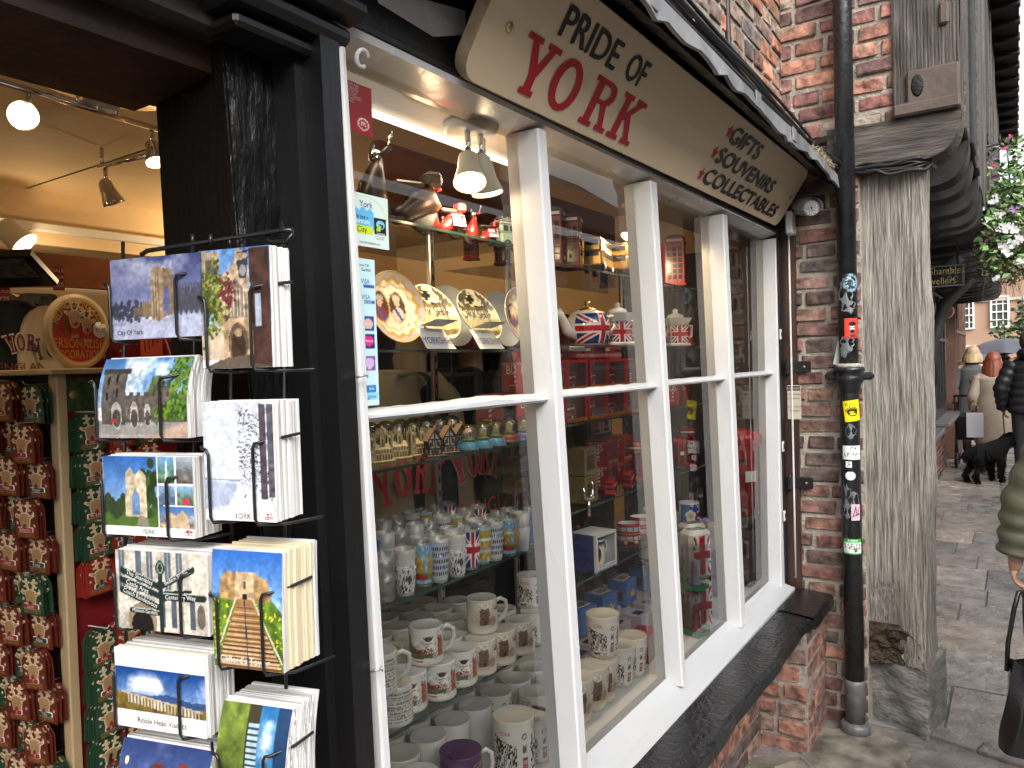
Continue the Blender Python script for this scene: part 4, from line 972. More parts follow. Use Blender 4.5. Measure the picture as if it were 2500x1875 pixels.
def person(loc, yaw, h, label, hair, coat, trouser, coat_len=.55, hair_len=.0, step=.16, arms=None, puffer=False, boots=(.02, .02, .02), cw=1., hood=False):
    """faces local +x; z up; feet on the ground"""
    k = h/1.75; root = empty('person', loc, yaw); tag(root, label, 'person'); s = lambda *p: tuple(q*k for q in p)
    arms = arms or {}
    J = [(s(0, 0, .96), (.15*k, .12*k)), (s(.01, 0, 1.15), (.145*k, .115*k)), (s(.0, 0, 1.36), (.16*k, .115*k)), (s(-.01, 0, 1.49), .062*k), (s(.015, 0, 1.56), .062*k), (s(.03, 0, 1.65), (.083*k, .095*k)), (s(.025, 0, 1.715), .06*k)]
    E = [(0, 1), (1, 2), (2, 3), (3, 4), (4, 5), (5, 6)]
    feet = []
    for sg in (1, -1):
        b = len(J); st = step*sg
        J += [(s(0, .09*sg, .90), .088*k), (s(.06+st*.5, .095*sg, .50), .060*k), (s(-.02+st, .095*sg, .10), .040*k), (s(.02+st, .097*sg, .05), .042*k), (s(.15+st, .105*sg, .035), .036*k)]
        E += [(0, b), (b, b+1), (b+1, b+2), (b+2, b+3), (b+3, b+4)]; feet.append(st)
        b = len(J); el, wr = arms.get(sg, ((-.04, .27, 1.12), (.06, .25, .86)))
        el, wr = (el[0], el[1]*sg, el[2]), (wr[0], wr[1]*sg, wr[2])
        J += [(s(-.01, .175*sg, 1.415), .062*k), (s(*el), .044*k), (s(*wr), .030*k)]; E += [(2, b), (b, b+1), (b+1, b+2)]
        dv_ = Vector(wr)-Vector(el); hand_chain(J, E, b+2, dv_, (1, 0, 0) if abs(dv_.normalized().x) < .8 else (0, 0, 1), (0, -sg, 0), .75, k)
    skin_obj('body', J, E, SKIN, root)
    # ears, nose
    # trousers, boots
    m = MB()
    for i, sg in enumerate((1, -1)):
        st = feet[i]; m.tube([s(0, .085*sg, .98), s(0.0, .095*sg, .85), s(.06+st*.5, .097*sg, .50), s(.0+st*.8, .096*sg, .25), s(-.015+st, .095*sg, .08)], [.10*k, .105*k, .078*k, .066*k, .06*k], trouser, 16)
    m.build('trousers', root)
    for i, sg in enumerate((1, -1)):
        st = feet[i]; m = MB(); BT = mat('boot_%s' % (str(boots)), boots, .5); m.tube([s(-.07+st, .096*sg, .05), s(-.02+st, .096*sg, .055), s(.08+st, .10*sg, .045), s(.19+st, .107*sg, .03)], [.04*k, .05*k, .045*k, .03*k], BT, 12); m.tube([s(-.02+st, .095*sg, .06), s(-.02+st, .095*sg, .24)], [.05*k, .058*k], BT, 12); m.build('boot', root)
    # coat
    m = MB(); zb = 1.50-coat_len*1.; pr = []
    key = [(zb, .20 if coat_len > .8 else .185), (zb+.02, .21 if coat_len > .8 else .19), (.98, .185), (1.15, .172), (1.3, .19), (1.40, .19), (1.46, .13), (1.52, .075), (1.54, .07)]
    key = [q for q in key if q[0] >= zb]
    n = 44
    for q in range(n+1):
        z = zb+(1.54-zb)*q/n
        for a_, b_ in zip(key, key[1:]):
            if a_[0] <= z <= b_[0]+1e-9: rr_ = a_[1]+(b_[1]-a_[1])*((z-a_[0])/(b_[0]-a_[0]+1e-9)); break
        if puffer and z < 1.45: rr_ += .016*abs(math.sin((z-zb)*PI/.095))
        pr.append((rr_*cw*k, z*k))
    m.lathe(pr, coat, 30, None, None, True, .74, 1.16, cap=True)
    for sg in (1, -1):
        el, wr = arms.get(sg, ((-.04, .27, 1.12), (.06, .25, .86))); el, wr = (el[0], el[1]*sg, el[2]), (wr[0], wr[1]*sg, wr[2])
        A, B, D = Vector(s(-.005, .165*sg, 1.405)), Vector(s(*el)), Vector(s(*wr)); pts = []; rs = []; n = 30
        for q in range(n+1):
            t = q/n; p = A.lerp(B, t/.52) if t < .52 else B.lerp(D, (t-.52)/.48); pts.append(p); rr_ = (.088-.03*t)*k*cw
            if puffer: rr_ += .013*k*abs(math.sin(t*PI*6.5))
            rs.append(rr_)
        # soften the elbow
        for _ in range(4): pts = [pts[0]]+[(pts[i-1]+pts[i]*2+pts[i+1])/4 for i in range(1, n)]+[pts[-1]]
        m.tube(pts, rs, coat, 14)
    if hood: m.lathe([(.06*k, 1.46*k), (.13*k, 1.47*k), (.145*k, 1.52*k), (.11*k, 1.57*k), (.05*k, 1.585*k)], coat, 20, T(-.06*k, 0, 0))
    m.build('coat', root)
    m = MB(); hr = hair
    m.grid(lambda u, v: (lambda a, b: (.022*k+math.cos(a)*math.cos(b)*(.122+.003*math.sin(a*17))*k, math.sin(a)*math.cos(b)*.108*k, 1.655*k+math.sin(b)*.131*k))(2*PI*u, (-.75+1.2*max(0, math.cos(2*PI*u))**.6)*(1-v)+PI/2*v), 40, 12, hr, None, True)
    if hair_len: m.grid(lambda u, v: (lambda a: (.02*k+math.cos(a)*(.112+.050*v+.0025*math.sin(u*60))*k, math.sin(a)*(.098+.05*math.sin(v*2.2)+.0025*math.sin(u*47+v*5))*k, (1.68-hair_len*v)*k))(PI*.42+PI*1.16*u), 40, 12, hr, None, True)
    m.build('hair', root)
    for sg in (1, -1):
        m = MB(); m.lathe([(.013*k, -.004*k), (.011*k, .006*k), (0, .010*k)], mat('eye_white', (.7, .68, .65), .2), 12, T(.103*k, .034*sg*k, 1.655*k)@RY(PI/2)); m.lathe([(.006*k, .0085*k), (0, .0115*k)], mat('iris', (.05, .03, .02), .2), 10, T(.103*k, .034*sg*k, 1.655*k)@RY(PI/2)); m.build('eye', root)
        m = MB(); m.tube([s(.02, .083*sg, 1.68), s(.008, .098*sg, 1.665), s(.015, .096*sg, 1.63), s(.03, .085*sg, 1.61)], [.010*k, .013*k, .012*k, .007*k], SKIN, 8); m.build('ear', root)
    m = MB(); m.tube([s(.108, 0, 1.66), s(.125, 0, 1.625), s(.118, 0, 1.608)], [.008*k, .015*k, .012*k], SKIN, 10); m.build('nose', root)
    m = MB(); m.tube([s(.103, -.024, 1.578), s(.112, 0, 1.580), s(.103, .024, 1.578)], [.003*k, .007*k, .003*k], mat('lips', (.38, .15, .13), .4), 8); m.build('mouth', root)
    return root
HFWD = 0.02
def gnd(px, py): p = onZ(px, py, 0); return (p.x, p.y, 0.)
def atdep(px, dep):
    p = atD(px, 860, dep); return (p.x, p.y, 0.)
CLG = mat('grey_wool_coat', (.085, .085, .088), .9, var=.2, vs=30); CLC = mat('cream_wool_coat', (.40, .33, .25), .9, var=.1, vs=18); CLB = mat('black_quilted_coat', (.012, .012, .014), .45); JEAN = mat('dark_jeans', (.03, .033, .038), .8, var=.2, vs=30)
BLONDE = mat('blonde_hair', (.38, .27, .14), .5, var=.3, vs=30, stretch=(6, 6, .6)); GINGER = mat('red_hair', (.20, .045, .018), .45, var=.3, vs=30, stretch=(6, 6, .6)); BROWNH = mat('brown_hair', (.09, .05, .03), .5, var=.3, vs=40)
person(atdep(2374, 11.6), .02, 1.66, 'woman with blonde hair in a grey coat carrying a shoulder strap, walking away', BLONDE, CLG, JEAN, .85, .17, .14)
bag_arm = {1: ((-.06, .26, 1.12), (.05, .27, .92))}
rd = person(atdep(2424, 10.0), -.05, 1.56, 'woman with long red hair in a long cream coat holding a white carrier bag', GINGER, CLC, mat('black_trousers', (.015, .015, .016), .8), 1.08, .27, .12, bag_arm, cw=1.05)
mn = person(atdep(2516, 9.0), .06, 1.80, 'man in a black quilted jacket and dark jeans leading the dog', BROWNH, CLB, JEAN, .68, 0, .10, {1: ((-.05, .30, 1.12), (.08, .27, .88))}, True, hood=True)
m = MB(); p = rd.matrix_basis @ Vector((.0, 0, 0)); b0 = Vector(atdep(2377, 9.85)); m.box((0, 0, .16), (.05, .19, .32), mat('white_paper_bag', (.62, .62, .66), .6), .004, T(0, 0, 0))
for y in (-.05, .05): m.tube([(0, y, .32), (0, y*.6, .42), (0, 0, .45)], .004, mat('rope_handle', (.5, .36, .16), .7), 6)
o = m.build('carrier_bag', None, (b0.x, b0.y, .48)); o.rotation_euler = (0, 0, .1); tag(o, 'white paper carrier bag held by the red haired woman', 'bag')
m = MB(); m.tube([(.0, .16, 1.36), (-.13, .02, 1.15), (-.12, -.16, .92)], .012, IRON, 6); m.box((-.1, -.2, .82), (.1, .2, .16), IRON, .03); o = m.build('shoulder_bag', None, atdep(2374, 11.6)); tag(o, 'black shoulder bag on a strap across the blonde woman in grey', 'bag')
m = MB(); m.box((.0, .0, 0), (.02, .02, .02), IRON)
# umbrellas and heads further on
UMB = mat('grey_umbrella_cloth', (.075, .08, .10), .5)
def umbrella(loc, rad, label):
    u = empty('umbrella', loc); tag(u, label, 'umbrella', 'open umbrellas over the crowd'); m = MB(); n = 8
    m.grid(lambda a, b: (lambda an, q: ((rad*q)*(1-.06*abs(math.sin(an*4)))*math.cos(an), rad*q*(1-.06*abs(math.sin(an*4)))*math.sin(an), .30*rad*(1-q*q*1.35)-.02*q*abs(math.sin(an*4))))(2*PI*a, b), 64, 8, UMB, None, True); m.build('canopy', u)
    m = MB(); m.tube([(0, 0, .35*rad), (0, 0, -.75)], .008, IRON, 6)
    for q in range(8): m.tube([(0, 0, .26*rad), (rad*.6*math.cos(q*PI/4), rad*.6*math.sin(q*PI/4), .13*rad), (rad*math.cos(q*PI/4), rad*math.sin(q*PI/4), -.10*rad)], .003, IRON, 4)
    m.build('shaft', u)
    return u
q = atD(2452, 852, 13.5); umbrella(q, .62, 'large grey umbrella held above the red haired woman'); q = atD(2402, 872, 17); umbrella(q, .5, 'smaller grey umbrella farther along the street')
person(atdep(2452, 13.6), .1, 1.70, 'person in black under the large grey umbrella', BROWNH, CLB, JEAN, .8, .1, .1, {1: ((.05, .24, 1.15), (.2, .1, 1.3))})
person(atdep(2398, 17.1), .1, 1.66, 'person in dark clothes under the smaller grey umbrella', BROWNH, CLG, JEAN, .8, .1, .1, {1: ((.05, .24, 1.15), (.2, .1, 1.3))})
# dog
FUR = mat('black_shaggy_fur', (.0035, .0033, .0033), .85, spec=.2)
dg = empty('dog', gnd(2408, 1178), -.8); tag(dg, 'shaggy black dog on a lead standing on the paving beside the man', 'dog')
J = [((-.22, 0, .43), (.095, .11)), ((.0, 0, .42), (.10, .12)), ((.20, 0, .43), (.10, .135)), ((.32, 0, .53), .075), ((.40, -.03, .61), (.085, .08)), ((.47, -.07, .60), .052), ((.53, -.10, .575), .036), ((-.30, 0, .45), .03), ((-.35, 0, .40), .04), ((-.38, .02, .33), .025)]
E = [(0, 1), (1, 2), (2, 3), (3, 4), (4, 5), (5, 6), (0, 7), (7, 8), (8, 9)]
for sg in (1, -1):
    b = len(J); J += [((.19, .085*sg, .32), .055), ((.175, .09*sg, .20), .042), ((.185, .09*sg, .06), .036), ((.215, .09*sg, .03), .034)]; E += [(2, b), (b, b+1), (b+1, b+2), (b+2, b+3)]
    b = len(J); J += [((-.20, .085*sg, .34), .072), ((-.15, .095*sg, .24), .052), ((-.265, .095*sg, .15), .034), ((-.245, .095*sg, .05), .034), ((-.21, .095*sg, .028), .034)]; E += [(0, b), (b, b+1), (b+1, b+2), (b+2, b+3), (b+3, b+4)]
    b = len(J); J += [((.375, -.03+.075*sg, .62), .03), ((.36, -.03+.10*sg, .55), .028), ((.365, -.03+.105*sg, .50), .015)]; E += [(4, b), (b, b+1), (b+1, b+2)]
skin_obj('dog_body', J, E, FUR, dg)
m = MB(); rr = random.Random(2)
for a, b in E:
    A, B = Vector(J[a][0]), Vector(J[b][0]); ra = J[a][1] if not hasattr(J[a][1], '__len__') else max(J[a][1]); rb = J[b][1] if not hasattr(J[b][1], '__len__') else max(J[b][1])
    for _ in range(int(70+700*(B-A).length)):
        t = rr.random(); p = A.lerp(B, t); q = ra+(rb-ra)*t; ax = (B-A).normalized(); d = Vector((rr.gauss(0, 1), rr.gauss(0, 1), rr.gauss(0, 1))); d = (d-ax*d.dot(ax)).normalized(); s0 = p+d*q*.8; L = rr.uniform(.03, .075)
        tip = s0+(d*.55+Vector((-.25, 0, -.75))).normalized()*L; w = ax*.007; m.add([s0-w, s0+w, tip], [(0, 1, 2)], FUR)
m.build('coat_of_fur', dg)
m = MB(); m.lathe([(.018, 0), (.012, .012), (0, .014)], mat('dog_nose', (.01, .01, .01), .3), 10, T(.555, -.112, .58)@RY(PI/2)); m.build('nose', dg)
dg.scale = (.82, .82, .9)
hp = mn.matrix_basis @ Vector((0, 0, 0)); hand_w = Matrix.Translation(mn.location)@RZ(.06)@Vector((.09, .28, .80*1.03)); col_w = Matrix.Translation(dg.location)@RZ(-.8)@Vector((.28, 0, .49))
m = MB(); m.tube([hand_w, (hand_w+col_w)/2+Vector((0, 0, -.05)), col_w], .007, mat('brown_leather', (.09, .03, .025), .6), 6); tag(m.build('dog_lead'), 'thin brown dog lead from the man to the black dog', 'lead')
# pram beyond the dog
pr_ = empty('pram', atdep(2358, 10.6)); tag(pr_, 'black folding pram with small wheels pushed beyond the dog', 'pram')
for x, y in ((-.25, -.12), (-.25, .12), (.25, .12), (.25, -.12)):
    m = MB(); m.lathe([(.08, -.02), (.10, -.015), (.10, .015), (.08, .02), (.03, .012), (.03, -.012)], IRON, 20, T(x, y, .1)@RX(PI/2)); m.build('wheel', pr_)
m = MB()
for y in (-.13, .13): m.tube([(-.27, y, .1), (.05, y, .5), (-.32, y, 1.0)], .013, IRON, 8); m.tube([(.25, y, .1), (-.1, y, .62)], .013, IRON, 8)
m.tube([(-.32, -.13, 1.0), (-.32, .13, 1.0)], .016, IRON, 8); m.build('frame', pr_)
m = MB(); m.box((.02, 0, .5), (.4, .24, .1), CLB, .03, RY(-.3)); m.box((-.13, 0, .68), (.08, .24, .36), CLB, .03, RY(-.35)); m.build('seat', pr_)
# ---- the passer-by in the olive coat, only the arm and bag inside the picture
OLV = mat('olive_quilted_coat', (.115, .115, .075), .5, var=.12, vs=14, bump=.25, bs=26)
NP = atD(2752, 900, 2.55); near = person((NP.x, NP.y, 0), -.02, 1.68, 'passer-by in an olive quilted coat carrying a black leather tote', BROWNH, OLV, JEAN, .75, .2, .1, {1: ((0, .30, 1.1), (.02, .33, .9))}, True)
# tote bag in the passer-by's hand
LEA = mat('black_leather', (.013, .013, .014), .3, bump=.3, bs=30, rv=.1)
tb = empty('tote_bag', atD(2516, 1610, 2.5)); tag(tb, 'black leather tote bag with long handles held by the passer-by in olive', 'bag')
bf = fr((0, 0, 0), CR @ Vector((.92, 0, -.39)), (0, 0, 1)); m = MB(bf)
def totefn(u, v):
    a = 2*PI*u; w = .098-.012*v; d = (.055-.02*v)*(1+.25*math.sin(v*5+1)); c, s_ = math.cos(a), math.sin(a)
    return (w*(abs(c)**.6)*(1 if c > 0 else -1)+.006*math.sin(v*9+u*20), -.30+.29*v+(.02*math.cos(a)**2 if v > .8 else 0)-.004*math.sin(u*40)*v, d*s_+.008*math.sin(u*25+v*7))
m.grid(totefn, 60, 22, LEA, None, True); m.flat([(.098*math.cos(k*PI/10), .055*math.sin(k*PI/10)) for k in range(20)], LEA, T(0, -.30, 0)@RX(PI/2)); m.build('bag_body', tb)
for z in (.035, -.035):
    m = MB(bf); m.tube([(-.065, -.04, z), (-.066, .05, z*.9), (-.058, .17, z*.5), (-.048, .225, z*.3), (-.028, .225, z*.3), (.01, .17, z*.5), (.06, -.04, z)], .0075, LEA, 8); m.build('handle', tb)
# ------------------------------------------------------------------ inside the door: lamps
BULB = mat('lit_bulb', (1., .80, .48), .5, emit=4.); BULBS = mat('lit_lamp_glass', (1., .78, .45), .5, emit=2.)
WARM = (1., .74, .42)
def point(loc, e, rad=.03, col=WARM):
    l = bpy.data.lights.new('lamp_light', 'POINT'); l.energy = e; l.color = col; l.shadow_soft_size = rad
    o = bpy.data.objects.new('lamp_light', l); C.objects.link(o); o.location = loc; return o
def spot(loc, d, e, ang=130, col=WARM):
    l = bpy.data.lights.new('lamp_light', 'SPOT'); l.energy = e; l.color = col; l.shadow_soft_size = .03; l.spot_size = R(ang); l.spot_blend = .6
    o = bpy.data.objects.new('lamp_light', l); C.objects.link(o); o.location = loc; o.rotation_euler = Vector(d).to_track_quat('-Z', 'Y').to_euler(); return o
def area(loc, e, sx, sy, rot=(0, 0, 0), col=WARM):
    l = bpy.data.lights.new('lamp_light', 'AREA'); l.energy = e; l.color = col; l.shape = 'RECTANGLE'; l.size = sx; l.size_y = sy
    o = bpy.data.objects.new('lamp_light', l); C.objects.link(o); o.location = loc; o.rotation_euler = rot; return o
def aim(loc, d): return Matrix.Translation(loc) @ Vector(d).normalized().to_track_quat('Z', 'Y').to_matrix().to_4x4()
RAILZ = 2.31
a, b = onZ(-60, 180, RAILZ), onZ(392, 318, RAILZ)
tl = empty('ceiling_track_light', a); tag(tl, 'chrome rail of ceiling spotlights inside the shop door', 'track light')
m = MB(); m.tube([a-a, b-a], .008, CHROME, 10); m.build('rail', tl)
m = MB(); mid = (a+b)*.5-a; m.lathe([(.10, 0), (.115, -.006), (.115, -.010), (0, -.012)], CHROME, 28, Matrix.Translation(mid+Vector((.06, 0, .055)))@SC(1.4, .7, 1)); m.lathe([(.04, .06), (.045, 0)], WPL, 16, Matrix.Translation(mid+Vector((.06, 0, .01))))
for dx in (0, .05, .1): m.tube([mid+Vector((dx, 0, .05)), mid+Vector((dx, 0, .0))], .005, CHROME, 8)
m.build('ceiling_rose', tl)
def spot_head(par, p0, d, lit, name='spotlight', s=1., shade=None):
    """a small bell spot hanging from p0 (parent space) and pointing along d"""
    h = empty(name, p0); h.parent = par; m = MB(); m.tube([(0, 0, 0), (0, 0, -.05*s)], .006*s, CHROME, 8); m.build('stem', h)
    A = aim((0, 0, -.055*s), d); m = MB(A); m.lathe([(.008*s, -.02*s), (.018*s, -.01*s), (.022*s, .02*s), (.030*s, .045*s), (.030*s, .05*s)], shade or CHROME, 18, cap=False); m.build('shade', h)
    m = MB(A); m.lathe([(.012*s, .005*s), (.026*s, .035*s), (.026*s, .046*s), (.018*s, .052*s), (0, .054*s)], BULB if lit else mat('unlit_bulb', (.7, .68, .6), .25), 18); m.build('bulb', h)
    return h
tocam = lambda p: (Vector((0, 0, 1.6))-p)
p = onZ(68, 222, RAILZ); spot_head(tl, p-a, Vector((-.55, -.75, -.25)), True, s=1.15); spot(p+Vector((-.08, -.10, -.10)), (-.35, .5, -.75), 2.0)
p = onZ(370, 312, RAILZ); spot_head(tl, p-a, Vector((.0, -.35, -.9)), True); spot(p+Vector((0, .0, -.14)), (-.35, .5, -.8), 1.8, 95)
q = onZ(250, 405, 2.31); q2 = empty('second_track_light', q); tag(q2, 'short chrome spotlight bar with one unlit head hanging from the ceiling', 'track light')
m = MB(); m.tube([(0, 0, .06), (0, 0, .0)], .007, CHROME, 8); e = onZ(360, 378, 2.31)-q; m.tube([Vector((0, 0, 0))-e*.08, e], .009, CHROME, 8); m.build('rail', q2)
spot_head(q2, (.01, 0, 0), (.35, -.1, -.9), False, s=1.2)
wl = onY(14, 570, 3.30); w_ = empty('white_track_light', wl); tag(w_, 'small white track lamp on the ceiling step at the back of the shop', 'track light')
m = MB(); m.box((.55, -.01, .04), (1.3, .03, .035), WPL, .004); m.build('rail', w_); m = MB(aim((0, -.04, 0), (.5, -.6, -.75))); m.lathe([(.035, -.04), (.04, -.035), (.055, .07)], WPL, 18, cap=False); m.lathe([(.05, .06), (0, .062)], BULBS, 18); m.build('lamp_head', w_); point(wl+Vector((.05, -.12, -.12)), 1.1)
point((-.3, 3.0, 2.0), 2.0); point((2.4, 3.0, 2.1), 7.)  # fill lamps added out of view to brighten the inside of the shop
for x, y, n_ in ((-.3, 3.0, 'deep in the shop behind the door'), (2.4, 3.0, 'deep in the shop behind the display')):
    f = empty('added_fill_lamp', (x, y, 2.375)); tag(f, 'added warm fill lamp '+n_, 'fill lamp'); m = MB(); m.lathe([(.05, 0), (.05, -.06), (.04, -.065)], CHROME, 18, cap=False); m.build('shade', f); m = MB(); m.lathe([(.04, -.06), (0, -.058)], BULB, 18); m.build('bulb', f)

# ------------------------------------------------------------------ reindeer decoration stand
RT = CR @ Vector((1, 0, 0)); RT.z = 0; RT.normalize(); FW = CR @ Vector((0, 0, -1)); FW.z = 0; FW.normalize()
sc0 = atD(160, 1300, 1.86); sc0.z = 0
dR = RT*.36+FW*.93; nR = RT*.93-FW*.36; dL = -RT*.93+FW*.363; nL = -RT*.363-FW*.93
STZ = 1.612
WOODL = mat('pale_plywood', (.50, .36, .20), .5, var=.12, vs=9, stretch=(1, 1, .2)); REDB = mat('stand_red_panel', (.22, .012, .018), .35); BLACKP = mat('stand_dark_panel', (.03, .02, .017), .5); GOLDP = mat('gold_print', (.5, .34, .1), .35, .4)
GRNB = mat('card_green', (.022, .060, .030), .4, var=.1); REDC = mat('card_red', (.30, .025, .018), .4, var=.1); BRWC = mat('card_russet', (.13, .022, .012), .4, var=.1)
DEER = mat('reindeer_wood', (.42, .25, .12), .5); DEERL = mat('reindeer_outline', (.66, .52, .34), .5); DEERD = mat('antler_cut', (.05, .025, .015), .6); NOSE = mat('reindeer_nose', (.20, .02, .02), .3); WTXT = mat('white_print', (.75, .73, .68), .5)
st = empty('decoration_stand', sc0); tag(st, 'red display stand hung with reindeer decorations inside the shop door', 'display stand')
fR = fr((0, 0, 0), dR, (0, 0, 1)); fL = fr((0, 0, 0), -dL, (0, 0, 1))   # local: x along, y up, z out
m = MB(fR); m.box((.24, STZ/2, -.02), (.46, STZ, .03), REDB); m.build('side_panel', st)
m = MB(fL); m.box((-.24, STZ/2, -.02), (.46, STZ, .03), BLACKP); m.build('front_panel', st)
m = MB(fR); m.box((.0, STZ/2, -.005), (.028, STZ, .03), WOODL, .003); m.build('corner_strip', st)
m = MB(fR); m.box((.22, STZ+.006, -.17), (.54, .014, .42), WOODL, .003); m.build('top_board', st)
m = MB(fR); m.box((.07, 1.56, .001), (.115, .085, .003), mat('pine_print_board', (.03, .09, .03), .4, var=.5, vs=60)); m.build('pine_board', st)
def token(n, x, y):
    m = MB(fR); m.lathe([(.011, 0), (.011, .003), (0, .0034)], GOLDP, 16, T(x, y, .003)); m.text(n, .010, BLACKP, T(x, y, .0066)); m.build('number_token', st)
token('1', .035, 1.56); token('2', .105, 1.56); token('25', .045, 1.10); token('26', .115, 1.115); token('24', .12, .80)
CW, CH = .079, .092
def ornament_meshes(cardm, nm, detail):
    """card, reindeer, nameplate meshes; x right, y up from the hanging hole at the top, z out"""
    m = MB(); m.prism([(-CW/2, -CH), (CW/2, -CH), (CW/2, -.022), (CW/2-.018, 0), (-CW/2+.018, 0), (-CW/2, -.022)], .0016, cardm); card = m
    d = MB(); z = .0018
    face = [(-.013, -.034), (-.016, -.044), (-.012, -.062), (-.004, -.068), (.004, -.068), (.012, -.062), (.016, -.044), (.013, -.034), (0, -.031)]
    d.prism([(x*1.16, (y+.05)*1.12-.05) for x, y in face], .002, DEERL, T(0, 0, z)); d.prism(face, .0012, DEER, T(0, 0, z+.002))
    for sg in (1, -1):
        d.prism([(sg*.013, -.037), (sg*.028, -.032), (sg*.032, -.037), (sg*.024, -.043), (sg*.015, -.043)], .0032, DEERL, T(0, 0, z))
        d.prism([(sg*.015, -.038), (sg*.026, -.035), (sg*.027, -.038), (sg*.018, -.041)], .0006, DEER, T(0, 0, z+.0033))
        an = [(.003, -.033), (.007, -.033), (.010, -.024), (.017, -.026), (.019, -.022), (.012, -.019), (.013, -.014), (.020, -.014), (.021, -.010), (.014, -.009), (.013, -.003), (.009, -.003), (.009, -.012), (.004, -.010), (.002, -.014), (.008, -.018), (.006, -.024)]
        d.prism([(sg*x*1.18, y*1.0+.000) for x, y in an], .0028, DEERL, T(0, 0, z+.0002*(sg > 0)))
    if detail:
        d.lathe([(.0052, 0), (.0042, .002), (0, .003)], NOSE, 12, T(0, -.060, z+.0032))
        for sg in (1, -1): d.lathe([(.0015, 0), (0, .001)], DEERD, 6, T(sg*.006, -.048, z+.0032))
    return card, d
_ORN = {}
def ornament_plate(nm, green):
    m = MB(); w = max(.030, .0085*len(nm)+.008); w = min(w, .05)
    m.prism(rrect(w, .0125, .003, 3, -w/2, -.0765), .0026, WTXT, T(0, 0, .0018)); m.prism(rrect(w-.0022, .0103, .002, 3, -w/2+.0011, -.0754), .0006, GRNB if green else REDC, T(0, 0, .0045)); m.text(nm, .0082, WTXT, T(0, -.0702, .0053), min(.95, (w-.006)/(.0062*len(nm)+.001)*.9))
    return m
def ornament_print(light):
    m = MB(); g_ = GOLDP
    m.text('PERSONALISED', .0062, g_, T(0, -.0795, .0018), .95); m.text('DECORATION', .0062, g_, T(0, -.0855, .0018), .95)
    for x, y in ((-.028, -.055), (.028, -.03), (-.029, -.035), (.029, -.06)):
        for k in range(3): a = k*PI/3; m.box((0, 0, .0018), (.009, .0009, .0002), WTXT, 0, T(x, y, 0)@RZ(a))
    return m
oc = {}
def ornament(F, x, y, depth, n, cardm, nm, label, group, green):
    """hooks a stack of n cards; the front one carries its parts"""
    hook = MB(F@T(x, y, 0)); hook.tube([(0, .004, -.005), (0, .004, depth+.012), (0, .012, depth+.018)], .0016, WTXT if F is fR else STEEL, 5, caps=False)
    o = hook.build('wire_hook', st)
    for k in range(n):
        zt = depth-k*.011; tilt = rnd.uniform(-.05, .05); M = Matrix.Translation(sc0)@F@T(x+rnd.uniform(-.003, .003), y+rnd.uniform(-.002, .002), zt)@RZ(tilt)@RX(rnd.uniform(.0, .05))
        key = (cardm.name, k == 0)
        if k == 0:
            r0 = bpy.data.objects.new('reindeer_decoration', None); C.objects.link(r0); r0.empty_display_size = .02; r0.matrix_world = M; tag(r0, label, 'decoration', group)
            if key not in oc: c_, d_ = ornament_meshes(cardm, nm, True); oc[key] = (c_.mesh('backing_card'), d_.mesh('reindeer'), ornament_print(0).mesh('printing'))
            for nme, me in zip(('backing_card', 'reindeer', 'printing'), oc[key]):
                q_ = bpy.data.objects.new(nme, me); C.objects.link(q_); q_.parent = r0
            ornament_plate(nm, green).build('name_plate', r0)
        else:
            if key not in oc: c_, d_ = ornament_meshes(cardm, nm, False); c_.add(d_.v, d_.f, DEERL); oc[key] = c_.mesh('reindeer_decoration')
            q_ = bpy.data.objects.new('reindeer_decoration', oc[key]); C.objects.link(q_); q_.matrix_world = M; tag(q_, 'reindeer decoration card hanging behind the front card of its hook', 'decoration', 'decorations hanging behind the front ones')
rows1 = [('Son', 1), ('Grandad', 1), ('Mr & Mrs', 1), ('Best Teacher', 1), ('Ava', 0), None, ('Aria', 1), ('Aria', 1), ('B', 1), ('Ben', 1), ('Bob', 0)]
rows2 = [('Dad', 0), ('Mum', 0), ('Nan', 1), ('Merry Xmas', 0), ('Ada', 0), None, ('An', 0), ('Bet', 0), ('Beth', 0), ('Bill', 0), ('Cat', 1)]
rows3 = [('A', 1), ('Jo', 0), ('Ali', 1), ('Al', 0), ('Amy', 1), None, ('Ann', 1), ('Asa', 0), None, ('Bea', 1), None]
cnt = {}
def uniq(base):
    cnt[base] = cnt.get(base, 0)+1
    return base if cnt[base] == 1 else base+', '+{2: 'the lower of the two'}.get(cnt[base], 'number %d' % cnt[base])
for ci, rows in enumerate((rows1, rows2, rows3)):
    for ri, rw in enumerate(rows):
        if not rw: continue
        nm, gr = rw; green = gr == 1
        ornament(fR, .045+.086*ci+.003*ri*(ci == 0)*.6, 1.512-.0905*ri, .048, 4 if ci < 2 else 2, GRNB if green else REDC, nm, uniq('%s reindeer decoration named %s on the red side panel' % ('green' if green else 'red', nm)), 'decorations on the red side panel', not green)
LN = [['Noah', 'Abe', 'Kay'], ['P', 'Rebecca', 'Ella'], ['Poppy', 'Freya', 'Hugo'], ['Rebecca', 'Toga', 'Lily'], ['Rosie', 'Oscar', 'Max'], ['Sarah', 'Sam', 'S'], ['Albie', 'Scarlett', 'Theo'], ['T', 'Summer', 'Sofia'], ['Tilly', 'J', 'Toby'], ['V', 'Una', 'Ted'], ['W', 'Violet', 'Zac'], ['Will', 'Xena', 'Yan'], ['Zoe', 'Kit', 'Lou'], ['Meg', 'Ned', 'Olly']]
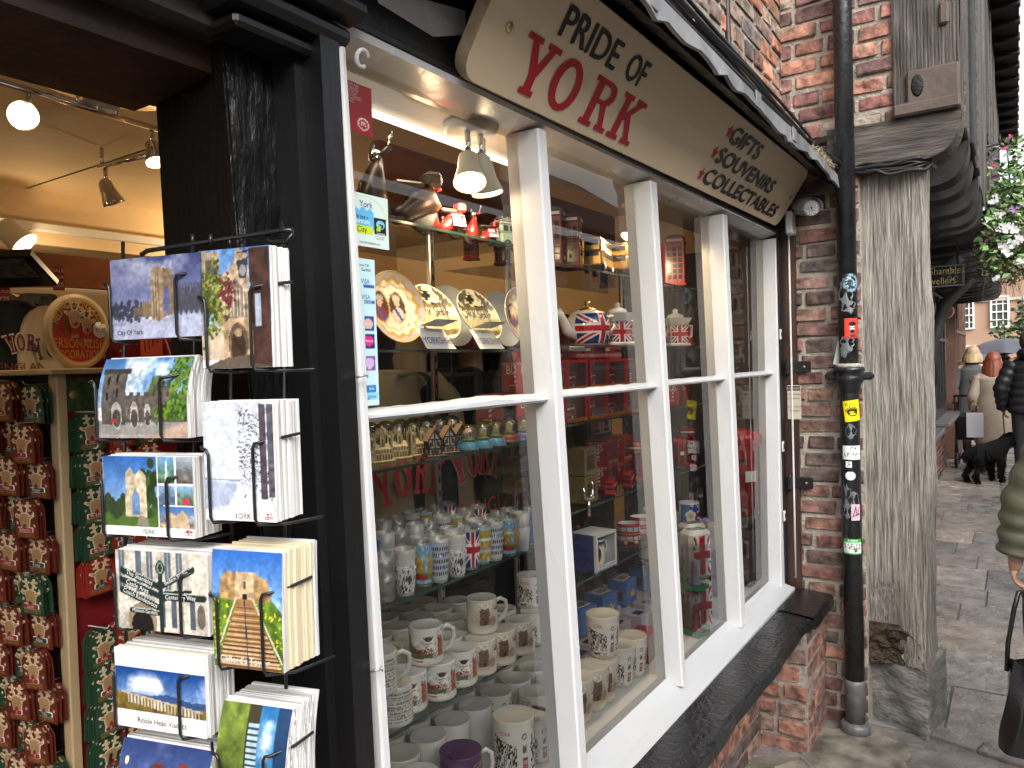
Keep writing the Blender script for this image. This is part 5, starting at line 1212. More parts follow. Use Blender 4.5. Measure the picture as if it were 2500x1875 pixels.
for ri, names in enumerate(LN):
    for ci, nm in enumerate(names):
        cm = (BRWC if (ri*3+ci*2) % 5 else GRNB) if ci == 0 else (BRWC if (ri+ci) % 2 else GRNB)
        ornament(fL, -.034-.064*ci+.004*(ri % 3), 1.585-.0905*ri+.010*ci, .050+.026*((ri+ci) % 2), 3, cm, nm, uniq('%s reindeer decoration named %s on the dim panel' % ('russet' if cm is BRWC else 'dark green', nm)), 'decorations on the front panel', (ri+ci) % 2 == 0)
# round plywood sign on top
nS = (RT*.95-FW*.31); dS = RT*.31+FW*.95
rs_ = empty('round_sign', sc0+Vector((0, 0, STZ+.013+.096))+dR*.10-nR*.05); tag(rs_, 'round plywood sign with two reindeer advertising personalised decorations', 'sign')
fS = fr((0, 0, 0), dS, (0, 0, 1)); m = MB(fS); m.lathe([(.096, -.01), (.097, 0), (.096, .004)], WOODL, 48); m.build('board', rs_)
p = Pic(2, 2, 70, 70, 'B02A22'); d_ = np.hypot(p.x-1, p.y-1); p.fill(d_ > 0, 'C33A2A'); p.fill((p.y > 1.05+.1*np.sin(p.x*9)) , 'A4302A')
for k in range(60):
    rr = random.Random(k); x0, y0 = rr.uniform(.15, 1.85), rr.uniform(1.0, 1.7)
    if abs(x0-1) > .2 or y0 > 1.45: p.line((x0, y0), (x0+(x0-1)*.1, y0-.22), .025, rr.choice(['3C5A24', '55702C', '2C4820']))
p.fill(d_ > .90, 'E8CFA0')
m = MB(fS@T(-.088, -.088, .0044)); L_ = p.lin()
m.grid(lambda u, v: ((lambda a, q: (.088+.088*q*math.cos(a), .088+.088*q*math.sin(a), 0))(2*PI*u, v)), 48, 16, PRINT, lambda u, v: tuple(L_[min(70, int((1+v*math.sin(2*PI*u))*35)), min(70, int((1+v*math.cos(2*PI*u))*35))]), False); m.build('printed_face', rs_)
GT = mat('gold_lettering', (.62, .42, .10), .4)
m = MB(fS@T(0, 0, .0058))
t = 'RED NOSED REINDEER'
for i, ch in enumerate(t):
    if ch != ' ': a = PI*.5+1.22-2.44*i/(len(t)-1); m.text(ch, .022, GT, T(.073*math.cos(a), .073*math.sin(a), .0001*i)@RZ(a-PI/2), .8)
m.text('PERSONALISED', .024, GT, T(0, -.032, 0), .80); m.text('DECORATIONS', .020, GT, T(0, -.060, 0), .78); m.build('lettering', rs_)
for x, y, s_ in ((-.016, .034, 1.05), (.020, .018, .95)):
    c_, d_ = ornament_meshes(REDC, '', True); m = MB(fS@T(x, y+.052*s_, .005)@SC(s_*.9, s_*1.1, 1)); 
    for f, k, in ((d_.f, 0),):
        base = len(m.v); m.v += [tuple(m.M@Vector(v)) for v in d_.v]; m.c += [(1, 1, 1)]*len(d_.v)
        for ff, mm in zip(d_.f, d_.m): m.f.append(tuple(base+q for q in ff)); m.m.append(m.mi(d_.mats[mm])); m.sm.append(False)
    m.build('painted_reindeer', rs_)
m = MB(fS@T(0, 0, .0075)); m.text('Jack', .010, WTXT, T(-.016, -.012, 0)); m.text('Lucy', .010, WTXT, T(.022, -.022, 0)); m.build('names', rs_)
m = MB(fS@T(.062, .006, .006)); m.lathe([(.022, 0), (.022, .001), (0, .001)], WTXT, 12); m.text('£1.99', .011, mat('price_ink', (.03, .03, .08)), T(.002, 0, .002), .9); m.build('price_star', rs_)

# ------------------------------------------------------------------ clothes and fittings at the back of the shop
def garment(name, M, w, h, cloth, label, cat, word=None, lw=.2, lh=.07, ly=-.2, ink=None, edge=None, under=None, sleeves=.45, group=None, arc=.25, seed=0, collar=True):
    """hanging knitted top: M at the collar, x across, y up, z to the front"""
    g_ = bpy.data.objects.new(name, None); C.objects.link(g_); g_.matrix_world = M; tag(g_, label, cat, group); rr = random.Random(seed); a1, a2 = rr.uniform(0, 6), rr.uniform(0, 6)
    def P(u, v, sg):
        x = (u-.5)*2; y = -v*h; hw = w/2*(1 if v > .28 else .30+.70*(v/.28)**.55); X = x*hw
        fold = .012*math.sin(x*5+a1+v*2)*v+.007*math.sin(x*11+a2-v*5)
        Z = sg*(.055*math.sqrt(max(0, 1-x*x)))+fold
        return (X, y-(.02*(1-abs(x)) if v == 0 else 0), Z)
    m = MB(); m.grid(lambda u, v: P(u, v, 1), 30, 26, cloth, None, True); m.grid(lambda u, v: P(1-u, v, -1), 30, 26, cloth, None, True); m.build('torso', g_)
    for sg in (1, -1):
        m = MB(); L = h*sleeves; m.tube([(sg*w*.36, -h*.07, 0), (sg*w*.50, -h*.15, 0), (sg*(w*.54+.02), -h*.15-L*.4, .012), (sg*(w*.56+.03), -h*.15-L, .02)], [w*.10, w*.125 if sleeves > .3 else w*.10, w*.115 if sleeves > .3 else w*.09, w*.09], cloth, 14); m.build('sleeve', g_)
    if collar: m = MB(); m.tube([(w*.14*math.cos(t), -.012+.02*math.sin(t)*0, .055*math.sin(t)) for t in np.linspace(0, 2*PI, 24)], .010, cloth, 8); m.build('collar', g_)
    if word:
        n = len(word); M2 = MB(); M3 = MB()
        for i, ch in enumerate(word):
            t = (i-(n-1)/2)/n; x = t*lw; y = ly-arc*lw*t*t*1.6; zf = .055*math.sqrt(max(0, 1-(2*x/w)**2))+.020; cw = lw/n*.86
            R_ = T(x, y, zf)@RZ(-t*arc*3.0)@RY(2*x/w*.5)
            if edge: put_slab(M3, ch, -cw/2-.005, -lh/2-.005, cw+.010, lh+.010, edge, -.0012, R_, .34)
            put_slab(M2, ch, -cw/2, -lh/2, cw, lh, ink, .0012, R_, .26)
        if edge: M3.build('letter_edging', g_)
        M2.build('lettering', g_)
    if under: m = MB(); m.text(under, lh*.45, ink, T(0, ly-lh*1.45, .078)); m.build('under_lettering', g_)
    return g_
NAVY = mat('black_sweat_cloth', (.012, .013, .018), .9, bump=.15, bs=90); OATM = mat('oatmeal_sweat_cloth', (.42, .33, .20), .9, bump=.15, bs=90); TEEC = mat('cream_tee', (.58, .47, .33), .9); REDTEE = mat('red_tee', (.22, .01, .015), .85); INKR = mat('red_print_ink', (.75, .05, .09), .6); INKW = mat('pale_print_ink', (.66, .58, .52), .6); INKB = mat('dark_print_ink', (.05, .03, .03), .6)
def facing(p, yaw=0.): 
    d = Vector((0, 0, CAMH))-Vector(p); d.z = 0; z = d.normalized(); z = RZ(yaw)@z; x = Vector((0, 0, 1)).cross(z); return fr(p, x, (0, 0, 1))
garment('t_shirt', facing(atD(40, 735, 2.7), .3), .34, .50, NAVY, 'black T-shirt with arched lettering hanging at the back of the shop', 'T-shirt', 'YORK', .12, .06, -.15, mat('dull_red_ink', (.22, .02, .04), .6), INKW, 'ENGLAND', .22)
garment('t_shirt', facing(atD(128, 748, 2.75), .1), .30, .50, TEEC, 'cream T-shirt with dark lettering beside the round sign', 'T-shirt', 'YORK', .15, .075, -.15, INKB, None, 'ENGLAND', .2)
for i, px in enumerate((-25, 10, 80, 100)):
    garment('t_shirt', facing(atD(px, 718, 3.15+.08*i), .9), .34, .5, NAVY if i != 1 else OATM, 'plain top edge-on on the clothes rail behind the lettered T-shirts', 'T-shirt', group='tops packed on the clothes rail', sleeves=.2, seed=i)
for i, px in enumerate((290, 318, 345)):
    garment('t_shirt', facing(atD(px, 780, 2.9+.05*i), .7), .30, .5, REDTEE, 'red top on the rail seen between the stand and the postcards', 'T-shirt', group='red tops on the rail', sleeves=.2, seed=i+9)
ob_ = atD(370, 838, 2.6); m = MB(facing(ob_)); m.box((0, 0, 0), (.07, .09, .01), mat('orange_bag', (.50, .06, .02), .5), .002)
for k in range(4): m.tube([(-.02+k*.012, -.03+.01*k, .006), (-.022+k*.014, .015, .006), (-.03+k*.02, .03, .006)], .0016, INKB, 4)
tag(m.build('orange_bag'), 'small orange gift bag with black bird print behind the postcards', 'bag')
wr = empty('clothes_rail', (1.0, 3.7, 1.83)); tag(wr, 'clothes rail at the back of the shop', 'clothes rail'); m = MB(); m.tube([(-1.6, 0, 0), (1.6, 0, 0)], .014, STEEL, 8); m.build('rail', wr); m = MB()
for k in range(30): m.tube([(-1.2+k*.08, 0, .0), (-1.2+k*.08, 0, .03), (-1.19+k*.08, .02, .03), (-1.19+k*.08, .02, -.05)], .003, STEEL, 4)
m.build('hanger', wr)
PELM = mat('orange_wood_pelmet', (.30, .10, .035), .4, var=.3, vs=5, stretch=(.4, 3, 3))
a = onY(0, 0, 3.2)
def pelmet(x0, x1, y, z0, z1, rise, label):
    m = MB(fr((0, y, 0), (1, 0, 0), (0, 0, 1))); n = 20
    m.prism([(x0+(x1-x0)*k/n, z0+rise*math.sin(PI*k/n)) for k in range(n+1)]+[(x1, z1), (x0, z1)], .03, PELM); o = m.build('wooden_pelmet'); tag(o, label, 'pelmet'); return o
pelmet(.75, 2.6, 3.10, 1.86, 2.08, .10, 'arched orange wood pelmet above the clothes rail seen through the door')
pelmet(1.75, 3.40, 1.66, 2.08, 2.31, .05, 'orange wood pelmet across the back of the window display')
for px, py, t in ((10, 715, 'by the clothes rail'), (143, 680, 'beside the round sign')):
    o = atD(px, py, 2.7); F_ = facing(o); m = MB(F_); m.box((0, 0, 0), (.036, .085, .003), mat('sale_red', (.35, .03, .03), .5)); m.text('SALE', .013, WTXT, T(0, .028, .002), .9); m.text('£25', .016, WTXT, T(0, -.022, .002), .9); m.text('2 FOR', .010, WTXT, T(0, .004, .002), .9)
    tag(m.build('sale_ticket'), 'red sale ticket hanging '+t, 'price ticket')
o = atD(60, 655, 2.6); m = MB(fr(o, RT, (0, 0, 1))@RX(1.05)); m.box((-.06, 0, 0), (.26, .18, .03), mat('dark_screen_case', (.012, .011, .010), .25), .006); m.box((-.04, .02, .0165), (.16, .1, .002), mat('screen_picture', (.09, .085, .08), .2, var=.6, vs=30)); tag(m.build('tilted_screen'), 'dark tilted screen hanging below the ceiling step', 'screen')
YB = mat('yellow_back_wall', (.45, .36, .10), .7)
m = MB(); m.box((.4, 4.3, 1.6), (3.4, .05, .9), YB)
for k in range(8): m.tube([(-.9+k*.4, 4.26, 1.2), (-.9+k*.4, 4.26, 2.0)], .012, STEEL, 6)
tag(m.build('yellow_slat_panel'), 'yellow wall panel with steel uprights behind the T-shirts', 'wall panel')
# ------------------------------------------------------------------ postcard rack on the door post
RO = Vector((.607, .758, 0)); RX_ = Vector((.255, -.967, 0)).normalized(); RN = Vector((-.967, -.255, 0)).normalized()
def onrack(px, py, off=0.):
    d = ray(px, py); o = Vector((0, 0, CAMH)); t = (RO+RN*off-o).dot(RN)/d.dot(RN); return o+d*t
EDGE = mat('card_edges', (.74, .74, .72), .7)
_n = EDGE.node_tree.nodes; _l = EDGE.node_tree.links; _tc = _n.new('ShaderNodeTexCoord'); _mp = _n.new('ShaderNodeMapping'); _mp.inputs['Scale'].default_value = (3, 3, 620)
_ns = _n.new('ShaderNodeTexNoise'); _ns.inputs['Scale'].default_value = 1.; _ns.inputs['Detail'].default_value = 4
_cr = _n.new('ShaderNodeValToRGB'); _cr.color_ramp.elements[0].position = .33; _cr.color_ramp.elements[0].color = (.30, .30, .30, 1); _cr.color_ramp.elements[1].position = .52; _cr.color_ramp.elements[1].color = (.80, .79, .77, 1)
_l.new(_tc.outputs['Object'], _mp.inputs[0]); _l.new(_mp.outputs[0], _ns.inputs['Vector']); _l.new(_ns.outputs['Fac'], _cr.inputs[0]); _l.new(_cr.outputs[0], _n['Principled BSDF'].inputs['Base Color'])
EDGEC = mat('yellowed_card_edges', (.70, .60, .42), .7)
CARDW = mat('white_card', (.78, .78, .78), .35)
def P_abbey():
    p = Pic(1.48, 1.05, 104, 74); p.vg(.28, 1.05, '8C92B4', '3C4470'); c = p.n(2.6, 3); p.fill((p.y > .45)*np.clip((c-.5)*4, 0, 1)*np.clip((p.y-.5)*2.4, 0, 1), 'B4B6CC', .8)
    p.rect(0, 0, 1.48, .29, 'A9AEC6'); p.mott(.12, 9, 4, p.y < .29)
    for x in np.linspace(.02, .55, 9): [p.ell(x+.06*math.cos(q*2.4), .36+.05*math.sin(x*40)+.08*math.sin(q*1.7), .025, .035, '3A3A48', .7) for q in range(14)]
    for x in np.linspace(1.05, 1.46, 6): [p.line((x, .28), (x+.12*math.cos(.4+q*.18), .34+.34*math.sin(.4+q*.18)), .014, '484852', .8) for q in range(14)]
    p.rect(.5, .28, .72, .48, '7A6850'); p.rect(.36, .30, .52, .40, '6A5A4C')
    p.poly([(.66, .22), (.84, .22), (.86, .88), (.80, .94), (.70, .90), (.67, .84)], '9A866C'); p.poly([(.84, .26), (1.02, .30), (1.02, .86), (.86, .90)], '7E6A54'); p.poly([(.86, .30), (.96, .32), (.965, .58), (.91, .68), (.86, .56)], '5A6288')
    for x in (.70, .74, .78): p.line((x, .24), (x+.005, .86), .012, '5E5040')
    p.mott(.35, 22, 6, (p.x > .62) & (p.x < 1.04) & (p.y > .2)); p.ell(.14, .2, .1, .03, '8A90AC'); return p, [('City Of York', .30, .085, .062, '22242E')]
def P_bar():
    p = Pic(1.48, 1.05, 104, 74); p.vg(.4, 1.05, '9DB6D2', '3C6DA8'); c = p.n(2.2, 9); p.fill((p.y > .5)*np.clip((c-.55)*5, 0, 1), 'D8DFE8')
    p.rect(0, 0, 1.48, .24, '8E8C88'); p.rect(0, 0, 1.48, .05, 'A89C98'); p.poly([(.8, 0), (1.48, .22), (1.48, 0)], 'B49C8C')
    p.rect(.4, .2, 1.5, .56, '5E5650'); p.rect(.85, .5, 1.3, .68, '6B6258')
    for x in np.arange(.42, 1.3, .12): p.rect(x, .54, x+.06, .61, '4E4844')
    p.rect(.06, .18, .46, .90, '56504C'); p.rect(.03, .84, .5, .92, '3E3A38')
    for x, y in ((.14, .7), (.28, .74), (.14, .5), (.3, .55), (.3, .36)): p.rect(x, y, x+.035, y+.11, '1E1C1C')
    for x, w, h_ in ((.32, .09, .20), (.62, .07, .2), (.84, .055, .17)): p.ell(x, .30, w, h_*.9, 'B4B0A8'); p.ell(x, .26, w*.8, h_*.6, '4A4644')
    p.poly([(.85, .55), (1.0, .62), (1.12, .72), (1.02, .82), (.88, .8)], '4E5C34')
    p.mott(.4, 18, 2, (p.y > .17) & (p.y < .93) & (p.x < 1.3))
    for k in range(260):
        rr = random.Random(k); x, y = rr.gauss(1.36, .10), rr.uniform(.25, 1.04); p.ell(x, y, .024, .03, rr.choice(['3C5A22', '54762C', '2A4418', '6A8A3A']))
    for k in range(80):
        rr = random.Random(k+99); p.ell(rr.gauss(1.12, .1), rr.gauss(.34, .05), .022, .026, rr.choice(['4A6A26', '6A8A30', '33501C']))
    p.rect(.22, .2, .32, .25, 'B03030'); return p, []
def P_multi():
    p = Pic(1.48, 1.05, 104, 74, 'F4F4F2'); p.vg(.14, 1.05, 'A9C4E4', '2F62AA', 0, .90); p.rect(0, .12, .90, .34, '4E6A30')
    for x in np.linspace(.0, .4, 7): p.ell(x, .38+.06*math.sin(x*23), .07, .12, '33422A')
    for k in range(30): rr = random.Random(k); p.ell(rr.gauss(.78, .07), rr.gauss(.58, .15), .06, .07, rr.choice(['2E4424', '3F5A2C', '26381E']))
    p.poly([(.36, .25), (.72, .25), (.72, .80), (.62, .88), (.54, .80), (.46, .90), (.38, .82)], 'C8B89C'); p.poly([(.48, .28), (.60, .28), (.60, .52), (.54, .64), (.48, .52)], '5F7FA8'); p.mott(.3, 20, 5, (p.x > .34) & (p.x < .74) & (p.y > .24) & (p.y < .9)); p.poly([(.55, .13), (.75, .13), (.72, .25), (.58, .27)], '8A8072')
    p.rect(.90, .1, .915, 1.05, 'F4F4F2')
    def tile(x0, y0, x1, y1, a, b, sd):
        p.vg(y0, y1, a, b, x0, x1); m_ = (p.x >= x0) & (p.x <= x1) & (p.y >= y0) & (p.y <= y1); p.mott(.7, 14, sd, m_ & (p.y < y0+(y1-y0)*.62))
    tile(.92, .70, 1.19, 1.05, '3A5A28', '6F9CD0', 1); tile(1.21, .70, 1.48, 1.05, '5A5048', '9AA8B8', 2); tile(.92, .42, 1.19, .68, '46586A', '8FB0D4', 3); tile(1.21, .42, 1.48, .68, '5A6A30', '7FA8D8', 4); tile(.92, .12, 1.48, .40, 'B8A080', '3F70B8', 5)
    p.line((1.05, .72), (1.06, .98), .03, 'D8D4CC'); p.poly([(1.0, .14), (1.4, .14), (1.38, .28), (1.3, .36), (1.2, .28), (1.08, .34)], 'C4AE8C'); p.ell(1.36, .47, .06, .04, 'C03050')
    p.rect(0, 0, 1.48, .12, 'F4F4F2'); p.jack(1.32, .03, .12, .075); return p, [('YORK', .74, .06, .06, '1E2A32')]
def P_sign():
    p = Pic(1.48, 1.05, 104, 74, 'C9C2B4'); p.mott(.22, 7, 3)
    for x in (.05, .34, .52, .82, 1.0): p.rect(x, .5, x+.10, 1.05, '5C6878'); p.rect(x+.045, .5, x+.055, 1.05, 'A8A498')
    for x in (.72, .9, 1.2): p.rect(x, .06, x+.09, .44, '4E5866')
    p.ell(.42, .12, .24, .24, '8A7A64'); p.ell(.42, .06, .18, .2, '1E1A1A'); p.ell(1.38, .24, .07, .16, '6A6256'); p.rect(1.2, .5, 1.48, 1.05, 'D4CCBC'); p.mott(.15, 30, 7)
    K = '22302E'; p.rect(.70, 0, .78, .78, K); p.ell(.74, .84, .075, .10, K); p.ell(.74, .84, .05, .075, '8A9890'); p.ell(.74, .84, .03, .055, K)
    for (a, b, c, d, w) in ((.12, .78, .70, .60, .10), (.10, .66, .70, .48, .10), (.10, .52, .70, .32, .10), (.78, .62, 1.26, .84, .09), (.78, .52, 1.22, .56, .05), (.78, .46, 1.42, .48, .10), (.24, .26, .70, .24, .07)): p.line((a, b), (c, d), w, K); p.line((a, b+w*.45), (c, d+w*.45), .012, 'B8BCB4')
    return p, [('The Shambles', .40, .695, .062, 'E8E8E4', -.30), ('Castle Area', .36, .575, .062, 'E8E8E4', -.30), ('Coach Rendezvous', .40, .425, .058, 'E8E8E4', -.32), ('Bedern Studio', 1.0, .725, .055, 'E8E8E4', .43), ('Centenary Way', 1.06, .47, .058, 'E8E8E4', .03), ('Museum Gardens', .47, .25, .045, 'E8E8E4', -.04)]
def P_ribble():
    p = Pic(1.48, 1.05, 104, 74, 'F6F6F4'); p.vg(.24, .82, '9CBBDD', '123C86'); m_ = (p.y > .42) & (p.y < .82)
    c = p.n(3.2, 12); env = np.exp(-((p.x-.5)/.34)**2)*.9+np.exp(-((p.x-1.3)/.2)**2)*.6+.15; p.fill(m_*np.clip((c-.42)*6*env, 0, 1)*np.clip((.80-p.y)*7, 0, 1)*np.clip((p.y-.40)*6, 0, 1), 'F4F6FA')
    p.fill((p.y > .24) & (p.y < .50-.07*(p.x-.7)**2+.02*np.sin(p.x*9)-.02), '35507E'); p.fill((p.y > .24) & (p.y < .47-.10*p.x*.9+.02*np.sin(p.x*14)), '7E6A34'); p.mott(.5, 8, 5, (p.y > .24) & (p.y < .47-.09*p.x))
    for k in range(22):
        x = .20+k*.055; y = .46-.115*(x-.2); p.rect(x, y-.12+.02*(k > 15), x+.022, y, 'D4CCBC'); 
    p.line((.1, .475), (1.42, .325), .024, 'B8AE9C'); p.rect(0, .82, 1.48, 1.05, 'F6F6F4'); p.rect(0, 0, 1.48, .24, 'F6F6F4'); return p, [('Ribble Head Viaduct', .76, .115, .075, '2A2E30')]
def P_dusk():
    p = Pic(1.48, 1.05, 104, 74); p.vg(0, 1.05, '5A6C9A', '2C3E70'); p.fill(np.clip((p.n(3, 4)-.5)*3, 0, 1), '8A86A8', .5)
    for x, h_ in ((.2, .62), (.5, .74), (.9, .78), (1.2, .7)): p.poly([(x, 0), (x, h_), (x+.16, h_+.1), (x+.34, h_), (x+.34, 0)], '6E3832')
    p.mott(.3, 9, 2, p.y < .8); p.ell(.12, .8, .03, .05, 'FFE0A0'); return p, []
def P_minster():
    p = Pic(1.05, 1.48, 74, 104); p.vg(.5, 1.48, '9FB9DC', '5C86C0')
    p.poly([(.0, .3), (.0, 1.48), (.12, 1.48), (.16, 1.1)], '8A8478'); p.rect(.06, .9, .30, 1.46, '9C8C78'); p.rect(.09, 1.06, .27, 1.36, '5C5650')
    p.poly([(.26, .3), (.26, 1.08), (.52, 1.30), (.56, 1.5), (.72, 1.4), (.76, .3)], 'B39C82'); p.poly([(.36, .62), (.7, .62), (.7, .9), (.54, 1.12), (.38, .92)], '7C7064')
    for x in np.arange(.40, .70, .05): p.line((x, .64), (x, .98), .014, 'BFB09A')
    p.rect(.26, .12, .8, .60, 'B49A7C'); p.ell(.55, .30, .15, .26, '6C5640'); p.ell(.55, .26, .11, .22, '3A2C24'); p.ell(.55, .44, .06, .05, 'A08A70'); p.mott(.45, 16, 3, (p.x > .2) & (p.x < .8))
    p.poly([(.0, 0), (1.05, 0), (1.05, .12), (.7, .16), (.3, .12)], '5E5248'); p.rect(0, .1, .34, .52, 'C8B69C')
    for k in range(330): rr = random.Random(k); p.ell(rr.gauss(.17, .11), rr.gauss(.86, .20), .024, .026, rr.choice(['55602A', '6E7A34', '3A441E', '8A9040', '4A5424']))
    for k in range(70): rr = random.Random(k+50); p.ell(rr.gauss(.40, .06), rr.gauss(.9, .12), .022, .024, rr.choice(['5A2A2C', '6E3434']))
    p.poly([(.78, .06), (.74, 1.48), (1.05, 1.48), (1.05, 0)], '46302A'); p.mott(.4, 10, 9, p.x > .76); p.rect(.82, .5, .9, .9, '9AA4B4'); p.line((.58, 1.42), (.8, 1.44), .02, '1C1A1C'); p.poly([(.56, 1.32), (.74, 1.36), (.7, 1.1), (.6, 1.1)], '3C3A40'); p.ell(.65, 1.2, .05, .07, '8A8A90'); return p, []
def P_snow():
    p = Pic(1.05, 1.48, 74, 104, 'F2F3F6'); p.vg(.12, 1.48, 'D8DCE8', 'C4CBDD')
    p.rect(0, .12, 1.05, .55, 'C9D0E0'); p.poly([(0, .5), (.5, .46), (.42, .2), (.0, .14)], 'A9B4CC'); p.poly([(.3, .12), (.55, .46), (1.05, .3), (1.05, .12)], 'E4E8F0'); p.line((.0, .52), (.6, .50), .02, '8890A4')
    rr = random.Random(4)
    def br(x, y, a, l, w, d):
        if d == 0 or x < .3: return
        x2, y2 = x+l*math.cos(a), y+l*math.sin(a); p.line((x, y), (x2, y2), w, '5A5A68' if d < 3 else '46464F'); p.line((x, y+w*.6), (x2, y2+w*.6), w*.45, 'EEF0F6')
        for _ in range(3 if d > 1 else 2): br(x2, y2, a+rr.uniform(-.7, .7), l*rr.uniform(.6, .9), w*.7, d-1)
    for k in range(9): br(.88, .55+.085*k, 2.6+rr.uniform(-.5, .3), .13, .02, 4)
    for k in range(40): br(rr.uniform(.55, 1.0), rr.uniform(.36, .62), rr.uniform(.8, 2.4), .06, .012, 2)
    p.rect(.84, .28, .94, 1.46, '4A444A'); p.mott(.4, 14, 8, (p.x > .8) & (p.x < .97)); p.rect(.96, .3, 1.05, 1.46, '55525C'); p.mott(.5, 20, 3, (p.x > .95))
    p.line((.60, .3), (.62, .33), .02, '222222'); p.rect(0, 0, 1.05, .12, 'F2F3F6'); p.jack(.88, .02, .12, .08); return p, [('YORK', .56, .06, .07, '2A3036')]
def P_tower():
    p = Pic(1.05, 1.48, 74, 104); p.vg(.7, 1.48, '8FB4E4', '2E66B8'); p.poly([(0, 0), (0, .86), (.18, .92), (.9, .88), (1.05, .74), (1.05, 0)], '5C7A2A'); p.mott(.5, 12, 3, p.y < .93)
    rr = random.Random(2)
    for k in range(120): x, y = rr.uniform(0, 1.05), rr.uniform(.2, .85); p.ell(x, y, .014, .012, 'D8C83A')
    p.poly([(.12, .88), (.13, 1.14), (.22, 1.22), (.36, 1.20), (.36, 1.22), (.62, 1.22), (.70, 1.18), (.84, 1.12), (.90, .86), (.6, .84), (.3, .86)], 'A8885C'); p.poly([(.34, .86), (.36, 1.22), (.62, 1.22), (.64, .86)], 'C4AA88'); p.rect(.46, .86, .53, .94, '2A2020'); p.rect(.47, 1.0, .52, 1.10, '6A5A48'); p.mott(.4, 15, 6, (p.y > .84) & (p.y < 1.23) & (p.x > .1) & (p.x < .92))
    p.poly([(.38, .88), (.60, .88), (1.02, 0), (.05, 0)], '9C7448')
    for k in range(26): y = .86*(1-(k/26)**.7); p.line((.40-.36*(1-y/.86), y), (.58+.44*(1-y/.86), y), .012+.012*(1-y/.86), '5E3F24' if k % 2 else 'C8AA84')
    p.line((.49, .86), (.52, 0), .02, '2A3858'); p.line((.36, .88), (.02, .1), .02, 'D8CCB8'); p.line((.62, .88), (1.02, .1), .02, 'D8CCB8'); return p, [("Clifford's Tower", .47, .10, .085, 'F4F0E8')]
def P_side():
    p = Pic(1.05, 1.48, 74, 104); p.c[:] = p.k('5A6A2C'); p.mott(.6, 7, 2); p.rect(.42, 0, .60, 1.48, '3A3426'); p.rect(.6, 0, 1.05, 1.48, '2A6AA0'); p.fill((p.x > .6)*np.clip((p.n(3, 4)-.45)*5, 0, 1)*np.clip(1-abs(p.x-.74)*6, 0, 1), 'EAF0F6')
    p.fill((p.x > .86), '1E3A5C')
    for k in range(18): p.rect(.44, .04+.07*k, .60, .08+.07*k, '9FC0D8')
    return p, []
rack = empty('postcard_rack', (.66, .85, 0)); tag(rack, 'black wire postcard rack hanging on the door post', 'postcard rack')
def wire(path, r_=.0021):
    m = MB(Matrix.Translation(-rack.location)); m.tube(path, r_, IRON, 7); return m.build('wire_pocket', rack)
def stack(tlx, tly, pic, th, label, portrait, bend=0., yellow=0., flare=0.):
    """postcards: front top corner read off the photo, th thickness in metres"""
    w, h = (.105, .148) if portrait else (.148, .105)
    tl = onrack(tlx, tly); F_ = fr(tl-Vector((0, 0, h)), RX_, (0, 0, 1)); root = bpy.data.objects.new('postcard_stack', None); C.objects.link(root); root.matrix_world = F_; tag(root, label, 'postcards', 'stacks of postcards in the wire rack')
    rr = random.Random(tlx); n = max(3, int(th/.0032)); z = 0
    def bz(y, zz): return zz-bend*(max(0, (y/h-.35)/.65))**2*(1-.25*abs(zz)/max(th, .01))
    m = MB(); ns = 8
    for k in range(n):
        t = th/n; z0, z1 = -.0006-k*t, -.0006-(k+.93)*t; dx, dy, dh = rr.gauss(0, .0006)+flare*(k/n)**2*.008, rr.gauss(0, .0004)*.5, rr.gauss(0, .0012)-(.003 if rr.random() < .12 else 0); ww = w+rr.gauss(0, .0007)
        mt = EDGEC if (yellow > 0 and k/n < yellow and k > 1) else EDGE
        vs = []; 
        for j in range(ns+1):
            y = (h+dh)*j/ns; vs += [(dx, y, bz(y, z0)), (dx+ww, y, bz(y, z0)), (dx+ww, y, bz(y, z1)), (dx, y, bz(y, z1))]
        fs = [(4*j+a, 4*j+(a+1) % 4, 4*j+4+(a+1) % 4, 4*j+4+a) for j in range(ns) for a in range(4)]+[(3, 2, 1, 0), (4*ns, 4*ns+1, 4*ns+2, 4*ns+3)]
        m.add(vs, fs, mt)
    m.build('cards', root)
    p, texts = pic; p.mott(.16, 26, tlx % 50); p.mott(.10, 7, tly % 50); k = w/p.w; m = MB(); p.on(m, lambda u, v: (u*w, v*h, bz(v*h, 0)), PRINT, False); m.build('picture', root)
    if texts:
        m = MB()
        for t in texts: m.text(t[0], t[3]*k, mat('ink_'+t[4], lin(t[4]), .5), T(t[1]*k, t[2]*k, .0007+bz(t[2]*k, 0))@RZ(t[5] if len(t) > 5 else 0), .92)
        m.build('lettering', root)
    B = lambda x, y, z_: F_ @ Vector((x, y, z_))
    for side, x in ((0, .012*w if not portrait else .10*w), (1, .74*w if not portrait else .74*w)):
        yt = .70*h if side == 0 else .74*h
        if portrait: yt = .60*h if side == 0 else .66*h
        e = .0035+max(0, -bz(yt, 0)*0)
        if side == 0: pth = [B(x-.030, yt+.002, -.018), B(x-.010, yt+.002, e), B(x-.003, yt, e+.0012), B(x, yt-.006, e+.0012), B(x, .004, e+.0012), B(x+.003, -.003, e), B(x+.02, -.005, -.02), B(x+.02, -.005, -th-.005)]
        else: pth = [B(x+.035, yt+.008, -th*.8), B(x+.03, yt+.006, -.02), B(x+.010, yt+.001, e), B(x+.003, yt, e+.0012), B(x, yt-.006, e+.0012), B(x, .004, e+.0012), B(x+.003, -.003, e), B(x+.03, -.005, -.02), B(x+.05, -.005, -th-.01)]
        wire(pth)
    return root
stack(268, 636, P_abbey(), .012, 'thin stack of postcards with an abbey ruin in snow under a deep blue sky', False)
stack(233, 878, P_bar(), .045, 'curling stack of postcards showing a stone city gate and trees', False, .018)
